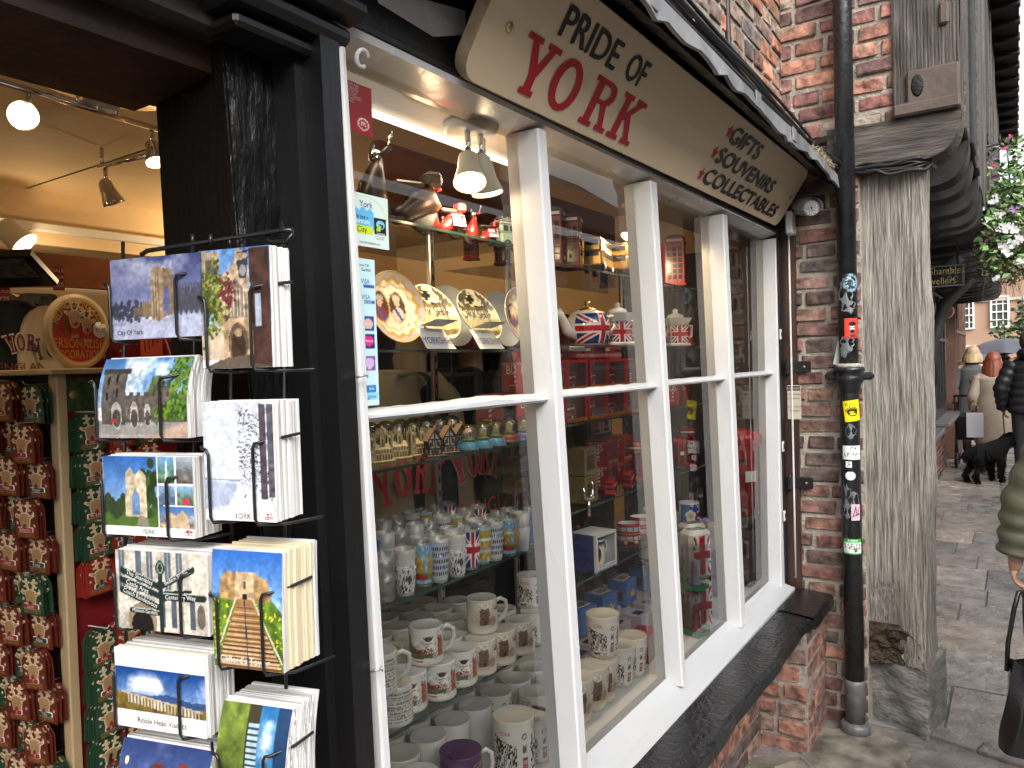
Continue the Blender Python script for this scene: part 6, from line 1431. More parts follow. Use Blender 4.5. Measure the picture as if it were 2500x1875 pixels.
stack(250, 1113, P_multi(), .05, 'stack of postcards with several small views and a white caption strip', False, 0, 0)
stack(281, 1341, P_sign(), .058, 'thick stack of postcards showing a dark green fingerpost', False)
stack(279, 1581, P_ribble(), .056, 'thick stack of white bordered postcards of a viaduct', False, 0, .15)
stack(282, 1812, P_dusk(), .05, 'lowest stack of landscape postcards with red roofs at dusk', False, .016)
stack(485, 614, P_minster(), .042, 'stack of upright postcards showing a minster front and green tree', True, .0, .12)
stack(493, 984, P_snow(), .055, 'stack of upright postcards showing a bare tree by a snowy river', True)
stack(513, 1342, P_tower(), .066, 'stack of upright postcards of a round tower above long steps', True, .004, .85, 1.)
stack(519, 1727, P_side(), .066, 'lowest stack of upright postcards with a viaduct picture turned sideways', True, .022)
# back frame of the rack
B0 = lambda px, py, off=-.075: onrack(px, py, off)-rack.location
m = MB()
for px in (300, 470, 560, 690): m.tube([B0(px, 590), B0(px+10, 1875)], .0025, IRON, 6)
m.build('upright_wires', rack)
m = MB(); tpath = [B0(345, 622, -.03), B0(360, 612, -.03), B0(560, 582, -.06), B0(690, 562, -.075), B0(712, 560, -.075), B0(716, 572, -.075), B0(700, 590, -.075), B0(660, 592, -.075), B0(652, 575, -.075)]
m.tube(tpath, .0032, IRON, 7)
for px in (470, 514): m.tube([B0(px, 600, -.05), B0(px, 572, -.05)], .0026, IRON, 6)
m.tube([B0(560, 584, -.06), B0(562, 600, -.06)], .0026, IRON, 6); m.tube([B0(690, 562, -.075), B0(690, 540, -.12)], .0026, IRON, 6)
m.build('top_bar', rack)
# ------------------------------------------------------------------ shelves of the window display
SY = 1.05
SHZ = {1: 1.905, 2: 1.639, 3: 1.4015, 4: 1.126, 5: .867}
PZ = {'bus': 1.881, 'tea': 1.653, 'box': 1.428, 'vint': 1.178, 'mug': .97}
def shelf(x0, x1, z, dep, label):
    o = empty('glass_shelf', ((x0+x1)/2, SY, z)); tag(o, label, 'shelf', None); L = x1-x0
    m = MB(); m.quad((-L/2, .002, 0), (L/2, .002, 0), (L/2, dep, 0), (-L/2, dep, 0), SHELFG); m.build('glass_sheet', o)
    m = MB(); m.box((0, .001, -.003), (L, .003, .006), SHELFE); m.build('front_edge', o); return o
for k, n_ in ((1, 'top glass shelf carrying the toy scooters'), (2, 'glass shelf carrying the decorative plates'), (3, 'glass shelf carrying model houses and snow globes'), (4, 'glass shelf crowded with shot glasses'), (5, 'glass shelf crowded with printed mugs')): shelf(.90, 1.68, SHZ[k], .36, n_)
for k, n_ in (('bus', 'glass shelf carrying gold double decker buses'), ('tea', 'glass shelf carrying the flag teapots'), ('box', 'glass shelf of red boxed toy buses'), ('vint', 'glass shelf of small red buses and tin boxes'), ('mug', 'glass shelf carrying bus shaped mugs')): shelf(1.74, 2.98, PZ[k], .34, n_)
for x in (1.70, 2.10, 2.98):
    m = MB(); m.box((0, 0, 0), (.022, .012, 1.52), STEEL, .002)
    for q in range(38): m.box((0, -.0065, -.72+q*.039), (.005, .002, .018), DARKIN)
    o = m.build('shelf_upright', None, (x, 1.40, 1.37)); tag(o, {1.70: 'slotted steel upright between the two sets of glass shelves', 2.10: 'slotted steel upright behind the boxed toy buses', 2.98: 'slotted steel upright at the far end of the glass shelves'}[x], 'shelf upright')
m = MB(); m.tube([(.95, 1.075, 2.117), (1.80, 1.075, 2.117)], .008, mat('led_tube', (1., .93, .78), .5, emit=.9), 8); m.box((1.37, 1.082, 2.124), (.9, .02, .006), WPL)
led = m.build('strip_light'); tag(led, 'lit white strip lamp along the ceiling of the window display', 'strip light'); area((1.37, 1.12, 2.09), .45, .85, .02, (R(-25), 0, 0), (1., .86, .62))
cs = empty('display_spotlights', onZ(1150, 308, 2.118)); tag(cs, 'round cream ceiling plate with three spotlights in the display window', 'spotlight')
CRM = mat('cream_enamel', (.60, .52, .38), .35)
m = MB(); m.lathe([(.058, .006), (.060, -.008), (.052, -.018), (0, -.02)], CRM, 32); m.build('ceiling_plate', cs)
for (x, y, d, lit, s_) in ((-.030, -.012, (-.30, -.25, -.80), True, 1.15), (.005, -.02, (.30, .10, -.8), False, 1.15), (.034, -.005, (.05, -.12, -.95), True, 1.15)): spot_head(cs, (x, y, -.02), Vector(d), lit, s=s_, shade=CRM)
for px, py in ((1103, 445), (1206, 440)): q = onY(px, py, 1.02); point(q+Vector((0, 0, -.05)), .28, .02)

c2 = empty('display_spotlights', (2.32, 1.03, 2.118)); tag(c2, 'second ceiling plate of display spotlights behind the mullion', 'spotlight')
m = MB(); m.lathe([(.05, .006), (.052, -.008), (.044, -.016), (0, -.018)], CRM, 28); m.build('ceiling_plate', c2)
for x, d in ((-.02, (-.4, .2, -.8)), (.025, (.5, .1, -.8))): spot_head(c2, (x, 0, -.016), Vector(d), True, s=1.0, shade=CRM); spot((2.32+x*2.5, 1.04, 2.0), d, 3., 140)
spot((1.40, 1.04, 2.0), (.05, .5, -.85), 6., 150)
CHINA = mat('cream_china', (.72, .69, .61), .12, coat=.4); CHINAW = mat('white_china', (.76, .75, .72), .12, coat=.4); PURP = mat('purple_glaze', (.10, .035, .13), .15, coat=.4)
LOCKA = math.atan2(-.80, -.60)
# ------- printed artwork for mugs and glasses
def A_colour():
    p = Pic(2, 1.3, 60, 40, 'EDEAE2'); p.poly([(0, .2), (.0, .95), (.25, .75), (.55, .55), (.9, .42), (1.3, .4), (1.3, .2)], '66743C'); p.mott(.35, 8, 2, p.y < .97)
    for k in range(60): rr = random.Random(k); p.ell(rr.gauss(.75, .25), rr.gauss(.50, .07), .03, .028, rr.choice(['9C2430', 'B63040', '7A1C28']))
    p.rect(0, .78, .18, 1.12, '8A6A52'); p.poly([(1.35, .25), (1.35, 1.0), (1.42, 1.12), (1.5, 1.0), (1.56, 1.12), (1.66, .95), (1.7, .25)], 'A8623C'); p.mott(.5, 20, 5, p.x > 1.3)
    p.fill((p.y < .2+.05*np.sin(p.x*9)) | (p.x > 1.72), 'EDEAE2'); p.ell(.95, 1.0, .15, .10, '2A2020'); p.line((.76, 1.08), (.84, .98), .04, '2A2020'); p.line((1.14, 1.08), (1.06, .98), .04, '2A2020'); p.ell(.95, 1.0, .08, .05, '7A3A30'); p.line((.8, .82), (1.1, .82), .05, 'C04A40'); p.ell(1.2, .3, .09, .08, 'D8D4CC'); p.ell(1.2, .3, .04, .04, '8A8A8A'); p.line((.3, .13), (.7, .11), .05, 'C04A40'); return p
def A_castle():
    p = Pic(2, 1.3, 60, 40, 'E6DECC'); d = np.hypot((p.x-.95)/.7, (p.y-.55)/.5); p.fill(np.clip(1.1-d, 0, 1)*(.5+.8*p.n(5, 3)), 'A58C70'); p.poly([(.72, .3), (.72, .98), (.8, .98), (.8, 1.06), (.95, 1.02), (1.1, 1.06), (1.16, .98), (1.16, .3)], '6E5446'); p.rect(.9, .3, 1.0, .5, '3E2C26'); p.mott(.5, 13, 7, (p.x > .68) & (p.x < 1.2) & (p.y > .28)); p.ell(1.35, .45, .2, .2, '8A7258', .6); p.rect(1.45, .9, 1.75, .98, '4A3C34', .8); return p
def A_shambles():
    p = Pic(2, 1.3, 64, 42, 'E4E0D8'); rr = random.Random(3)
    p.fill((p.x < .85) & (p.y < .95-.3*p.x+.1) & (p.n(16, 3) > .52), '2A2A2C'); p.poly([(.35, .15), (.55, .55), (.7, .15)], 'E4E0D8')
    for k in range(14): x = .1+k*.055; p.line((x, .2), (x+.03, .95-.25*x), .018, '333336')
    p.fill((p.x > 1.35) & (p.x < 1.8) & (p.y > .1) & (p.y < .85) & (p.n(14, 8) > .5), '2C2C30'); p.line((1.45, .8), (1.45, 1.0), .05, '2C2C30'); p.line((1.68, .8), (1.68, 1.0), .05, '2C2C30')
    for a in range(12): p.ell(1.12+.07*math.cos(a*PI/6), 1.03+.07*math.sin(a*PI/6), .022, .022, '555558')
    p.line((1.05, .6), (1.2, .82), .03, '333338'); p.line((1.2, .6), (1.05, .82), .03, '333338'); p.ell(1.12, .7, .07, .09, '44444A', .7)
    p.rect(1.06, .12, 1.24, .48, '8A1C28'); 
    for i in range(3):
        for j in range(4): p.rect(1.085+i*.045, .16+j*.07, 1.115+i*.045, .205+j*.07, 'D8C8C4')
    p.rect(.2, .07, .6, .10, '333338'); return p
def A_text():
    p = Pic(2, 1.3, 80, 52, 'E2DFD8'); rr = random.Random(5)
    for r_ in range(10):
        y = .12+r_*.115; x = .05
        while x < 1.95:
            l_ = rr.uniform(.12, .4); c = '9C3238' if rr.random() < .15 else '55565E'
            p.fill((p.x > x) & (p.x < x+l_) & (abs(p.y-y) < .024) & (np.sin(p.x*95+r_) > -.3), c); x += l_+.08
    return p
def A_wm(): p = Pic(2, 1.3, 30, 20, '4A1E55'); return p
def mug_proto(kind, shape='mug', r=.0375, h=.083, handle=False):
    root = bpy.data.objects.new({'mug': 'mug', 'latte': 'tall_mug'}[shape], None); C.objects.link(root); root.empty_display_size = .03
    bodym = PURP if kind == 'purple' else CHINA if kind in ('castle', 'shambles', 'text') else CHINAW
    prof = (lambda t: 1.) if shape == 'mug' else (lambda t: .74+.26*min(1, t*1.25)**.6)
    m = MB(); N = 10; pr = [(r*.90*prof(0), 0), (r*prof(0), .003)]+[(r*prof(k/N), .003+(h-.0045)*k/N) for k in range(1, N+1)]+[(r-.0008, h), (r-.0026, h-.0006)]
    m.lathe(pr, bodym, 34, cap=True); m.lathe([(r-.0026, h-.0006)]+[((r-.0034)*prof(k/N), .005+(h-.007)*k/N) for k in range(N, -1, -1)]+[(0, .0048)], CHINA, 34, cap=False); m.build('mug_body', root)
    pic = {'colour': A_colour, 'castle': A_castle, 'shambles': A_shambles, 'text': A_text}.get(kind)
    if pic:
        m = MB(); r2 = r+.0005; span = 2.9; y0, y1 = (.05, .93) if shape == 'mug' else (.08, .9)
        pic().on(m, lambda u, v: ((lambda a, q: (r2*prof(q)*math.cos(a)+.0003*math.cos(a), r2*prof(q)*math.sin(a), .003+h*q*.97))(LOCKA-span/2+span*u, y0+(y1-y0)*v)), PRINTG); m.build('printed_band', root)
        RI = mat('mug_red_ink', (.42, .03, .05), .3); KI = mat('mug_dark_ink', (.04, .035, .035), .3)
        m = MB(); lab = {'shambles': [('YORK', .0095, RI, -.75, .80), ('YORK', .0115, RI, .95, .84), ('England', .005, KI, .98, .74), ('The Shambles', .0045, KI, -.45, .07)], 'castle': [('YORK', .0095, KI, .85, .76)], 'colour': [('YORK', .009, mat('mug_orange_ink', (.5, .12, .06), .3), .75, .26)], 'text': [("Clifford's Tower", .0065, RI, .2, .38), ('YORK', .0085, KI, .1, .28), ('THE VIKING', .006, KI, .4, .62), ('ALLERTON HALL', .005, KI, .3, .74), ('Castle Museum', .006, KI, -.3, .52), ("Mansion House", .006, KI, .2, .86)]}[kind]
        for t, hh, ink, an, q in lab:
            rr_ = r2*prof(q)+.0004; m.text(t, hh, ink, RZ(LOCKA+an+PI/2)@T(0, 0, h*q)@RX(PI/2)@T(0, 0, rr_), .8, wrap=rr_)
        m.build('lettering', root)
    elif kind == 'purple':
        m = MB(); gi = mat('gold_ink', (.5, .33, .12), .3, .5); m.text('YORK', .012, gi, RZ(LOCKA+.75+PI/2)@T(0, 0, h*.78)@RX(PI/2)@T(0, 0, r+.0005), .9, wrap=r+.0005); m.text('ENGLAND', .005, gi, RZ(LOCKA+.75+PI/2)@T(0, 0, h*.64)@RX(PI/2)@T(0, 0, r+.0005), .9, wrap=r+.0005); m.build('lettering', root)
    if handle:
        m = MB(); m.tube([(r-.002, 0, h*.82), (r+.012, 0, h*.88), (r+.026, 0, h*.78), (r+.028, 0, h*.55), (r+.020, 0, h*.32), (r-.001, 0, h*.20)], .0052, bodym if kind != 'purple' else CHINAW, 10); o = m.build('handle', root); o.rotation_euler = (0, 0, math.atan2(-.55, .83))
    return root
MP = {}
def mug(kind, loc, label, group, shape='mug', handle=False, rz=0., **kw):
    key = (kind, shape, handle, tuple(kw.items()))
    if key not in MP: MP[key] = mug_proto(kind, shape, handle=handle, **kw); o = MP[key]
    else: o = dup(MP[key])
    o.location = loc; o.rotation_euler = (0, 0, rz); tag(o, label, 'mug', group); return o
c6 = lambda x, y: (850+x*.3858, 1235+y*.3858)
c5 = lambda x, y: (800+x*.3858, 600+y*.3858)
c4 = lambda x, y: (800+x*.3858, 50+y*.3858)
GA = 'mugs on the upper mug shelf'; GB = 'mugs on the display floor'
z5 = SHZ[5]+.0005
def base(px, py, z, up=.012): p = onZ(px, py, z); d = Vector((p.x, p.y, 0)).normalized()*up; return Vector((p.x+d.x, p.y+d.y, z))
fr5 = [('text', 300, 1415), ('colour', 395, 1325), ('colour', 582, 1245), ('colour', 718, 1158), ('castle', 845, 1085), ('castle', 970, 1018), ('castle', 1090, 952), ('shambles', 1182, 885), ('shambles', 1268, 828)]
NM = {'text': 'mug covered in grey and red words', 'colour': 'white mug with castle, red flowers and bull badge', 'castle': 'cream mug with a sepia castle tower', 'shambles': 'cream mug with black street sketch and red lettering', 'purple': 'purple mug'}
ORD = ['first', 'second', 'third', 'fourth', 'fifth']
cc_ = {}
occ = []
for k, x, y in fr5:
    cc_[k] = cc_.get(k, 0)+1; p = base(*c6(x, y), z5, .037); occ.append(p)
    mug(k, p, NM[k]+', front row, %s from post' % ORD[cc_[k]-1], GA, handle=(k == 'castle' and False))
for k, x, y, hd in (('colour', 497, 1020, True), ('castle', 850, 818, True), ('shambles', 1155, 650, False)):
    p = onZ(*c6(x, y), z5+.0835); d = Vector((p.x, p.y, 0)).normalized()*.034; mug(k, (p.x+d.x, p.y+d.y, z5+.0835), NM[k]+' balanced on top of the front row', GA, handle=hd)
p = onZ(*c6(222, 1215), z5+.0835); mug('text', (p.x+.02, p.y+.03, z5+.0835), NM['text']+' balanced on top beside the black post', GA, handle=True)
def free(p, d=.074): return all((p-q).length > d for q in occ)
kinds5 = ['plain', 'plain', 'castle', 'plain', 'shambles']
for j in range(4):
    for i in range(10):
        p = Vector((.945+i*.079+(j % 2)*.03, 1.155+j*.078-.0*i, z5))
        if p.x > 1.66 or not free(p, .07): continue
        occ.append(p); mug('plain' if j > 0 or i % 3 else 'castle', p, 'plain cream mug packed in the rows behind the front of the upper shelf', 'mugs packed behind on the upper mug shelf')
# display floor
z0 = .6155; occ = []
p = base(*c6(712, 1700), z0, .04); p = Vector((onY(1130, 1700, 1.045).x, 1.045, z0)); 
def floor_mug(kind, px, py, Y, label, hd=False, shape='mug', up=0., **kw):
    """rim centre seen at px,py on plane Y gives x; the mug stands on the floor (or on another mug)"""
    q = onY(px, py, Y); p = Vector((q.x, Y, z0+up)); occ.append(p if not up else Vector((p.x, p.y, 9))); return mug(kind, p, label, GB, shape, hd, **kw)
def rim_mug(kind, px, py, h, label, grp, shape='mug', hd=False, up=0., **kw):
    """the rim centre is read off the photo"""
    p = onZ(px, py, z0+h+up); p = p*(max(p.y, 1.02)/p.y); p.z = z0+up
    if not up: occ.append(Vector((p.x, p.y, z0)))
    return mug(kind, p, label, grp, shape, hd, h=h, **kw)
rim_mug('purple', 1124, 1829, .112, 'purple mug with gold lettering at the front of the display floor', GB, hd=True, r=.049)
rim_mug('shambles', 1253, 1742, .140, 'large cream mug with black street sketch and a tall handle, in front of the mullion', GB, hd=True, r=.051)
rim_mug('text', 1338, 1779, .108, 'mug covered in grey words beside the white mullion', GB, hd=True, r=.047)
rim_mug('shambles', 1306, 1837, .108, 'low cream mug with red lettering in the corner by the mullion', GB, r=.046)
for j in range(5):
    for i in range(10):
        p = Vector((.95+i*.096+(j % 2)*.045, 1.10+j*.092, z0))
        if p.x > 1.86 or not free(p, .094): continue
        occ.append(p); mug('plain' if (i+j) % 4 else ('shambles' if i % 2 else 'text'), p, 'pale mug packed in the rows covering the display floor', 'mugs packed on the display floor', r=.0445, h=.100)
GL = 'tall tapered mugs in the second pane'
for kind, px, py, lb, up in (('castle', 1446, 1704, 'tapered mug with sepia tower nearest the mullion', 0), ('castle', 1470, 1679, 'tapered mug with sepia tower under the balanced one', 0), ('shambles', 1514, 1644, 'tapered mug with street sketch behind the sepia ones', 0), ('shambles', 1543, 1617, 'tapered mug with street sketch farthest along the row', 0), ('castle', 1405, 1650, 'tapered mug half hidden behind the mullion', 0)): rim_mug(kind, px, py, .125, lb, GL, 'latte', r=.049, up=up)
rim_mug('shambles', 1472, 1563, .125, 'tapered mug with street sketch balanced on top of the others', GL, 'latte', r=.049, up=.126)

# ------------------------------------------------------------------ shot glasses
SGC = glassmat('clear_shot_glass', (.95, .96, .96), .05, .35, .14, .1); SGF = glassmat('frosted_shot_glass', (.9, .9, .9), .05, .5, .55, .25); THICK = glassmat('glass_foot', (.80, .83, .84), .15, .9, .1)
def A_min(): p = Pic(2, 1.2, 40, 26, '8FC0DC'); p.poly([(.2, .1), (.2, .7), (.4, .9), (.5, .7), (.6, .95), (.9, .8), (1., .1)], 'C8A850'); p.mott(.5, 12, 3); p.rect(.1, .1, 1.9, .35, '6A8A3A'); p.rect(.2, .12, 1.2, .28, 'A83038'); p.poly([(1.2, .3), (1.2, 1.0), (1.5, .8), (1.8, 1.0), (1.8, .3)], 'B89A4A'); return p
def A_jack(): p = Pic(2, 1.2, 44, 26); return p.jack(-.1, -.05, 2.2, 1.3)
def A_tin(): p = Pic(2, 1.2, 40, 30, '8CC4D8'); [p.rect(.1, .08+.38*k, 1.9, .34+.38*k, 'C8A850') for k in range(3)]; p.mott(.35, 9, 2); [p.rect(0, .36+.38*k, 2, .42+.38*k, 'B8D8E0') for k in range(3)]; return p
def A_bw(): p = Pic(2, 1.2, 44, 26, 'D8D8D4'); p.fill((p.n(7, 3) > .52) & (p.y < .8), '4A4A4A'); p.fill((p.n(9, 6) > .56) & (p.y < 1), 'ECECE8'); return p
def A_blue(): p = Pic(2, 1.2, 40, 26, '3A62A8'); p.ell(1.2, .7, .25, .3, 'C8D4E4'); p.ell(1.2, .7, .1, .12, '3A62A8'); p.rect(.9, .15, 1.5, .25, 'C03040'); return p
def A_words(): 
    p = Pic(2, 1.2, 60, 30, 'C8CCD2'); 
    for r_ in range(5): p.fill((abs(p.y-.2-r_*.2) < .05) & (np.sin(p.x*40+r_*2) > -.4), '3A4A88' if r_ % 2 else '4A4A50')
    return p
SGP = {}
def shot(kind, loc, label, group, n=1):
    if (kind, n) not in SGP:
        root = bpy.data.objects.new('shot_glass', None); C.objects.link(root); SGP[(kind, n)] = root
        art = {'min': A_min, 'jack': A_jack, 'tin': A_tin, 'bw': A_bw, 'blue': A_blue, 'words': A_words}.get(kind); rt, rb, h = .0235, .0180, .060; G = SGF if kind in ('frost', 'bw', 'words') else SGC
        for q in range(n):
            zz = q*.036; m = MB(T(0, 0, zz)); m.lathe([(rb, 0), (rb+.0005, .003), (rt, h), (rt-.0012, h+.0004), (rt-.002, h-.001), (rb-.002, .010), (0, .009)], G, 24, cap=False); m.build('glass_wall', root)
            m = MB(T(0, 0, zz)); m.lathe([(0, .0005), (rb-.001, .0005), (rb-.0014, .009), (0, .0092)], THICK, 20); m.build('glass_foot', root)
        if art:
            m = MB(); H = h+(n-1)*.036; f = lambda q: (rb+(rt-rb)*min(1, (q*H-(.036 if q*H > h and n > 1 else 0))/h)+.0008)
            art().on(m, lambda u, v: ((lambda a, q: (f(q)*math.cos(a), f(q)*math.sin(a), .003+H*q*.94))(LOCKA-1.5+3*u, .04+.92*v)), PRINTG); m.build('printed_band', root)
        o = root
    else: o = dup(SGP[(kind, n)])
    o.location = loc; tag(o, label, 'shot glass', group); return o
z4 = SHZ[4]+.0006; GS = 'shot glasses at the front of their shelf'; occ = []
FG = [('plain', 238, 615, 2, 'clear glasses in a stacked pair nearest the black post'), ('bw', 365, 575, 2, 'stacked glasses with a black and white city picture'), ('min', 478, 515, 2, 'stacked glasses with a bright minster picture in yellow and blue'), ('words', 580, 490, 2, 'stacked glasses covered in blue place names'), ('bw', 690, 455, 2, 'frosted stacked glasses with a faint grey picture'), ('jack', 778, 410, 2, 'stacked shot glasses wrapped in the union flag'), ('tin', 852, 375, 2, 'stacked pale blue glasses with golden city scenes'), ('words', 928, 352, 2, 'frosted glasses with grey words behind the minster one'), ('min', 1018, 322, 2, 'shot glasses with a tall minster and red lettering'), ('frost', 1098, 290, 2, 'plain frosted shot glasses beside the blue ones'), ('blue', 1165, 248, 2, 'blue shot glasses with a white rose'), ('plain', 1228, 225, 2, 'clear shot glasses by the white mullion')]
for k, x, y, n, lb in FG: p = base(*c6(x, y), z4, .020); occ.append(p); shot(k, p, lb, GS, n)
bk = ['plain', 'frost', 'jack', 'words', 'plain', 'bw', 'tin', 'frost', 'blue', 'plain']
for j in range(5):
    for i in range(15):
        p = Vector((.925+i*.052+(j % 2)*.024, 1.12+j*.052, z4))
        if p.x > 1.67 or not free(p, .047): continue
        occ.append(p); k = bk[(i*3+j*5) % 10]; shot(k, p, 'shot glass packed in the rows behind the front of its shelf', 'shot glasses packed behind', 1 if j % 2 else 2)

# ------------------------------------------------------------------ model houses, minsters and snow globes
z3 = SHZ[3]+.0006
HTIM = mat('model_timber', (.03, .026, .025), .5); HPL = mat('model_plaster', (.55, .50, .42), .5); HRF = mat('model_roof', (.42, .27, .17), .6); HST = mat('model_stone', (.46, .37, .20), .6, var=.4, vs=160); HSD = mat('model_stone_dark', (.12, .09, .05), .7); HGR = mat('model_garden', (.20, .17, .12), .8, var=.6, vs=180); HPK = mat('model_flowers', (.40, .12, .22), .7)
def model_house():
    r = bpy.data.objects.new('model_house', None); C.objects.link(r); w, d, h = .026, .026, .034
    m = MB(); m.box((0, 0, h/2), (w, d, h), HPL); m.prism([(-w/2, h), (w/2, h), (0, h+.019)], d-.001, HPL, T(0, d/2, 0)@RX(PI/2)); m.build('walls', r)
    m = MB(); m.add([(-w/2-.004, -d/2-.004, h-.003), (0, -d/2-.004, h+.022), (0, d/2+.003, h+.022), (-w/2-.004, d/2+.003, h-.003), (w/2+.004, -d/2-.004, h-.003), (w/2+.004, d/2+.003, h-.003)], [(0, 1, 2, 3), (1, 4, 5, 2)], HRF); m.box((.006, .006, h+.019), (.005, .005, .014), HRF); m.build('roof', r)
    m = MB()
    for (x0, z0_, x1, z1) in ((-w/2, 0, -w/2, h), (w/2, 0, w/2, h), (0, h*.45, 0, h+.017), (-w/2, h, w/2, h), (-w/2, h*.45, w/2, h*.45), (-w/2, h, 0, h+.018), (w/2, h, 0, h+.018), (-w/2, h*.45, -w*.12, h), (w/2, h*.45, w*.12, h)):
        m.tube([(x0, -d/2-.0006, z0_), (x1, -d/2-.0006, z1)], .0013, HTIM, 4); m.tube([(-w/2-.0006, x0, z0_), (-w/2-.0006, x1, min(z1, h))], .0013, HTIM, 4)
    m.build('timbers', r)
    m = MB()
    for x in (-.007, .007): m.box((x, -d/2-.0005, h*.72), (.006, .001, .008), HSD)
    m.box((0, -d/2-.0005, h*.2), (.016, .001, .012), HSD); m.build('window', r)
    m = MB(); m.box((0, -.003, .0015), (w+.012, d+.014, .004), HGR, .001)
    for k in range(8): m.box((-.015+k*.0042, -d/2-.006, .005), (.003, .003, .004), HPK if k % 2 else mat('model_leaf', (.05, .1, .03), .8), .0008)
    m.build('base', r); return r
def model_minster():
    r = bpy.data.objects.new('model_minster', None); C.objects.link(r)
    m = MB(); m.box((.004, 0, .012), (.040, .018, .024), HST); m.prism([(-.009, .024), (.009, .024), (0, .034)], .04, HST, T(-.016, 0, 0)@RZ(PI/2)@RX(PI/2)@T(0, 0, 0)); m.box((.004, -.011, .008), (.036, .006, .016), HST); m.build('nave', r)
    for (x, y) in ((-.018, -.008), (-.018, .010), (.008, 0)):
        m = MB(); m.box((x, y, .024), (.010, .010, .048), HST)
        for a in (-1, 1):
            for b in (-1, 1): m.tube([(x+a*.0045, y+b*.0045, .046), (x+a*.0045, y+b*.0045, .056)], [.0013, .0004], HST, 5); m.box((x+a*.005, y+b*.005, .024), (.0018, .0018, .048), HST)
        m.box((x, y-.0052, .036), (.0035, .0008, .014), HSD); m.box((x-.0052, y, .036), (.0008, .0035, .014), HSD); m.build('tower', r)
    m = MB()
    for k in range(6): m.box((-.008+k*.006, -.0143, .009), (.0022, .0008, .010), HSD); m.box((-.008+k*.006, -.0095, .019), (.0018, .0008, .006), HSD)
    m.build('window', r); m = MB(); m.box((0, -.002, .0015), (.056, .036, .004), HST, .001); m.build('base', r); return r
GLB = glassmat('globe_glass', (.93, .95, .95), .06, .9)
def snow_globe(basecol, inner):
    r = bpy.data.objects.new('snow_globe', None); C.objects.link(r); R0 = .023
    m = MB(T(0, 0, .040)); m.lathe([(R0*math.cos(a), R0*math.sin(a)) for a in np.linspace(-1.15, PI/2, 16)], GLB, 24, cap=False); m.build('globe', r)
    m = MB(); m.lathe([(.024, 0), (.025, .004), (.022, .018), (.019, .021), (0, .0215)], basecol, 24); m.build('base', r)
    m = MB(); m.lathe([(.018, .022), (.012, .027), (0, .028)], mat('globe_grass', (.16, .30, .05), .7), 16)
    if inner == 'house': m.box((0, 0, .035), (.014, .012, .014), HPL); m.prism([(-.009, .042), (.009, .042), (0, .052)], .014, HRF, T(0, .007, 0)@RX(PI/2)); m.box((0, -.0065, .036), (.012, .001, .002), HTIM); m.box((0, -.0065, .036), (.002, .001, .012), HTIM)
    else:
        for x in (-.007, .007): m.box((x, 0, .038), (.006, .006, .022), HST)
        m.box((0, .002, .032), (.016, .008, .012), HST)
    m.build('scene_inside', r)
    m = MB(); m.text('YORK ENGLAND', .0045, WTXT, RZ(LOCKA+PI/2)@T(0, 0, .005)@RX(PI/2)@T(0, 0, .0255), .8, wrap=.0255)
    m.build('lettering', r); return r
def put(proto, loc, rz, label, cat, group=None, sc=1.):
    o = proto if not proto.get('used') else dup(proto); proto['used'] = 1
    if 'used' in o: 
        if o is not proto: del o['used']
    o.location = loc; o.rotation_euler = (0, 0, rz); o.scale = (sc, sc, sc); tag(o, label, cat, group); return o
ph, pmn = model_house(), model_minster()
for i, (x, y) in enumerate(((320, 1375), (430, 1352), (575, 1330))): put(pmn, base(*c5(x, y), z3, .02), -.35, 'cream stone model minster in the front row, %s from the black post' % ORD[i], 'model building', 'model minsters', 1.12)
for i in range(6): put(pmn, Vector((.955+.058*i, 1.155+.004*(i % 2), z3)), -.35, 'cream stone model minster crowded behind the front minsters', 'model building', 'model minsters behind', 1.1)
for i, (x, y) in enumerate(((668, 1335), (762, 1312), (838, 1295))): put(ph, base(*c5(x, y), z3, .016), -.55, 'half timbered model house in the front row, %s after the minsters' % ORD[i], 'model building', 'model houses', 1.12)
for i in range(7): put(ph, Vector((.95+.052*i, 1.205, z3)), -.5, 'half timbered model house in the row behind the minsters', 'model building', 'model houses behind', 1.15)
BLB = mat('globe_base_blue', (.10, .35, .60), .3, var=.35, vs=120); BRD = mat('globe_base_red_gold', (.28, .05, .03), .3, var=.5, vs=150); BNV = mat('globe_base_violet', (.10, .09, .34), .3)
g1, g2, g3, g4 = snow_globe(BLB, 'house'), snow_globe(BLB, 'minster'), snow_globe(BRD, 'minster'), snow_globe(BNV, 'minster')
for pr_t, x, y, lb in ((g1, 893, 1300, 'snow globe on a blue base with a timbered house inside'), (g2, 985, 1288, 'snow globe on a blue base with a bright green lawn inside'), (g2, 1068, 1272, 'snow globe on a blue base beside the dark red based one'), (g3, 1150, 1248, 'snow globe on a dark red and gold base'), (g4, 1245, 1235, 'snow globe on a violet base with a city outline'), (g4, 1318, 1222, 'snow globe on a violet base half behind the mullion')): put(pr_t, base(*c5(x, y), z3, .02), 0, lb, 'snow globe', 'snow globes at the front')
for j in range(2):
    for i in range(13): put((g1, g2, g3, g1)[(i+j) % 4], Vector((.95+.054*i+.02*j, 1.262+.056*j, z3)), 0, 'snow globe in the rows behind the model houses', 'snow globe', 'snow globes behind', 1.1)

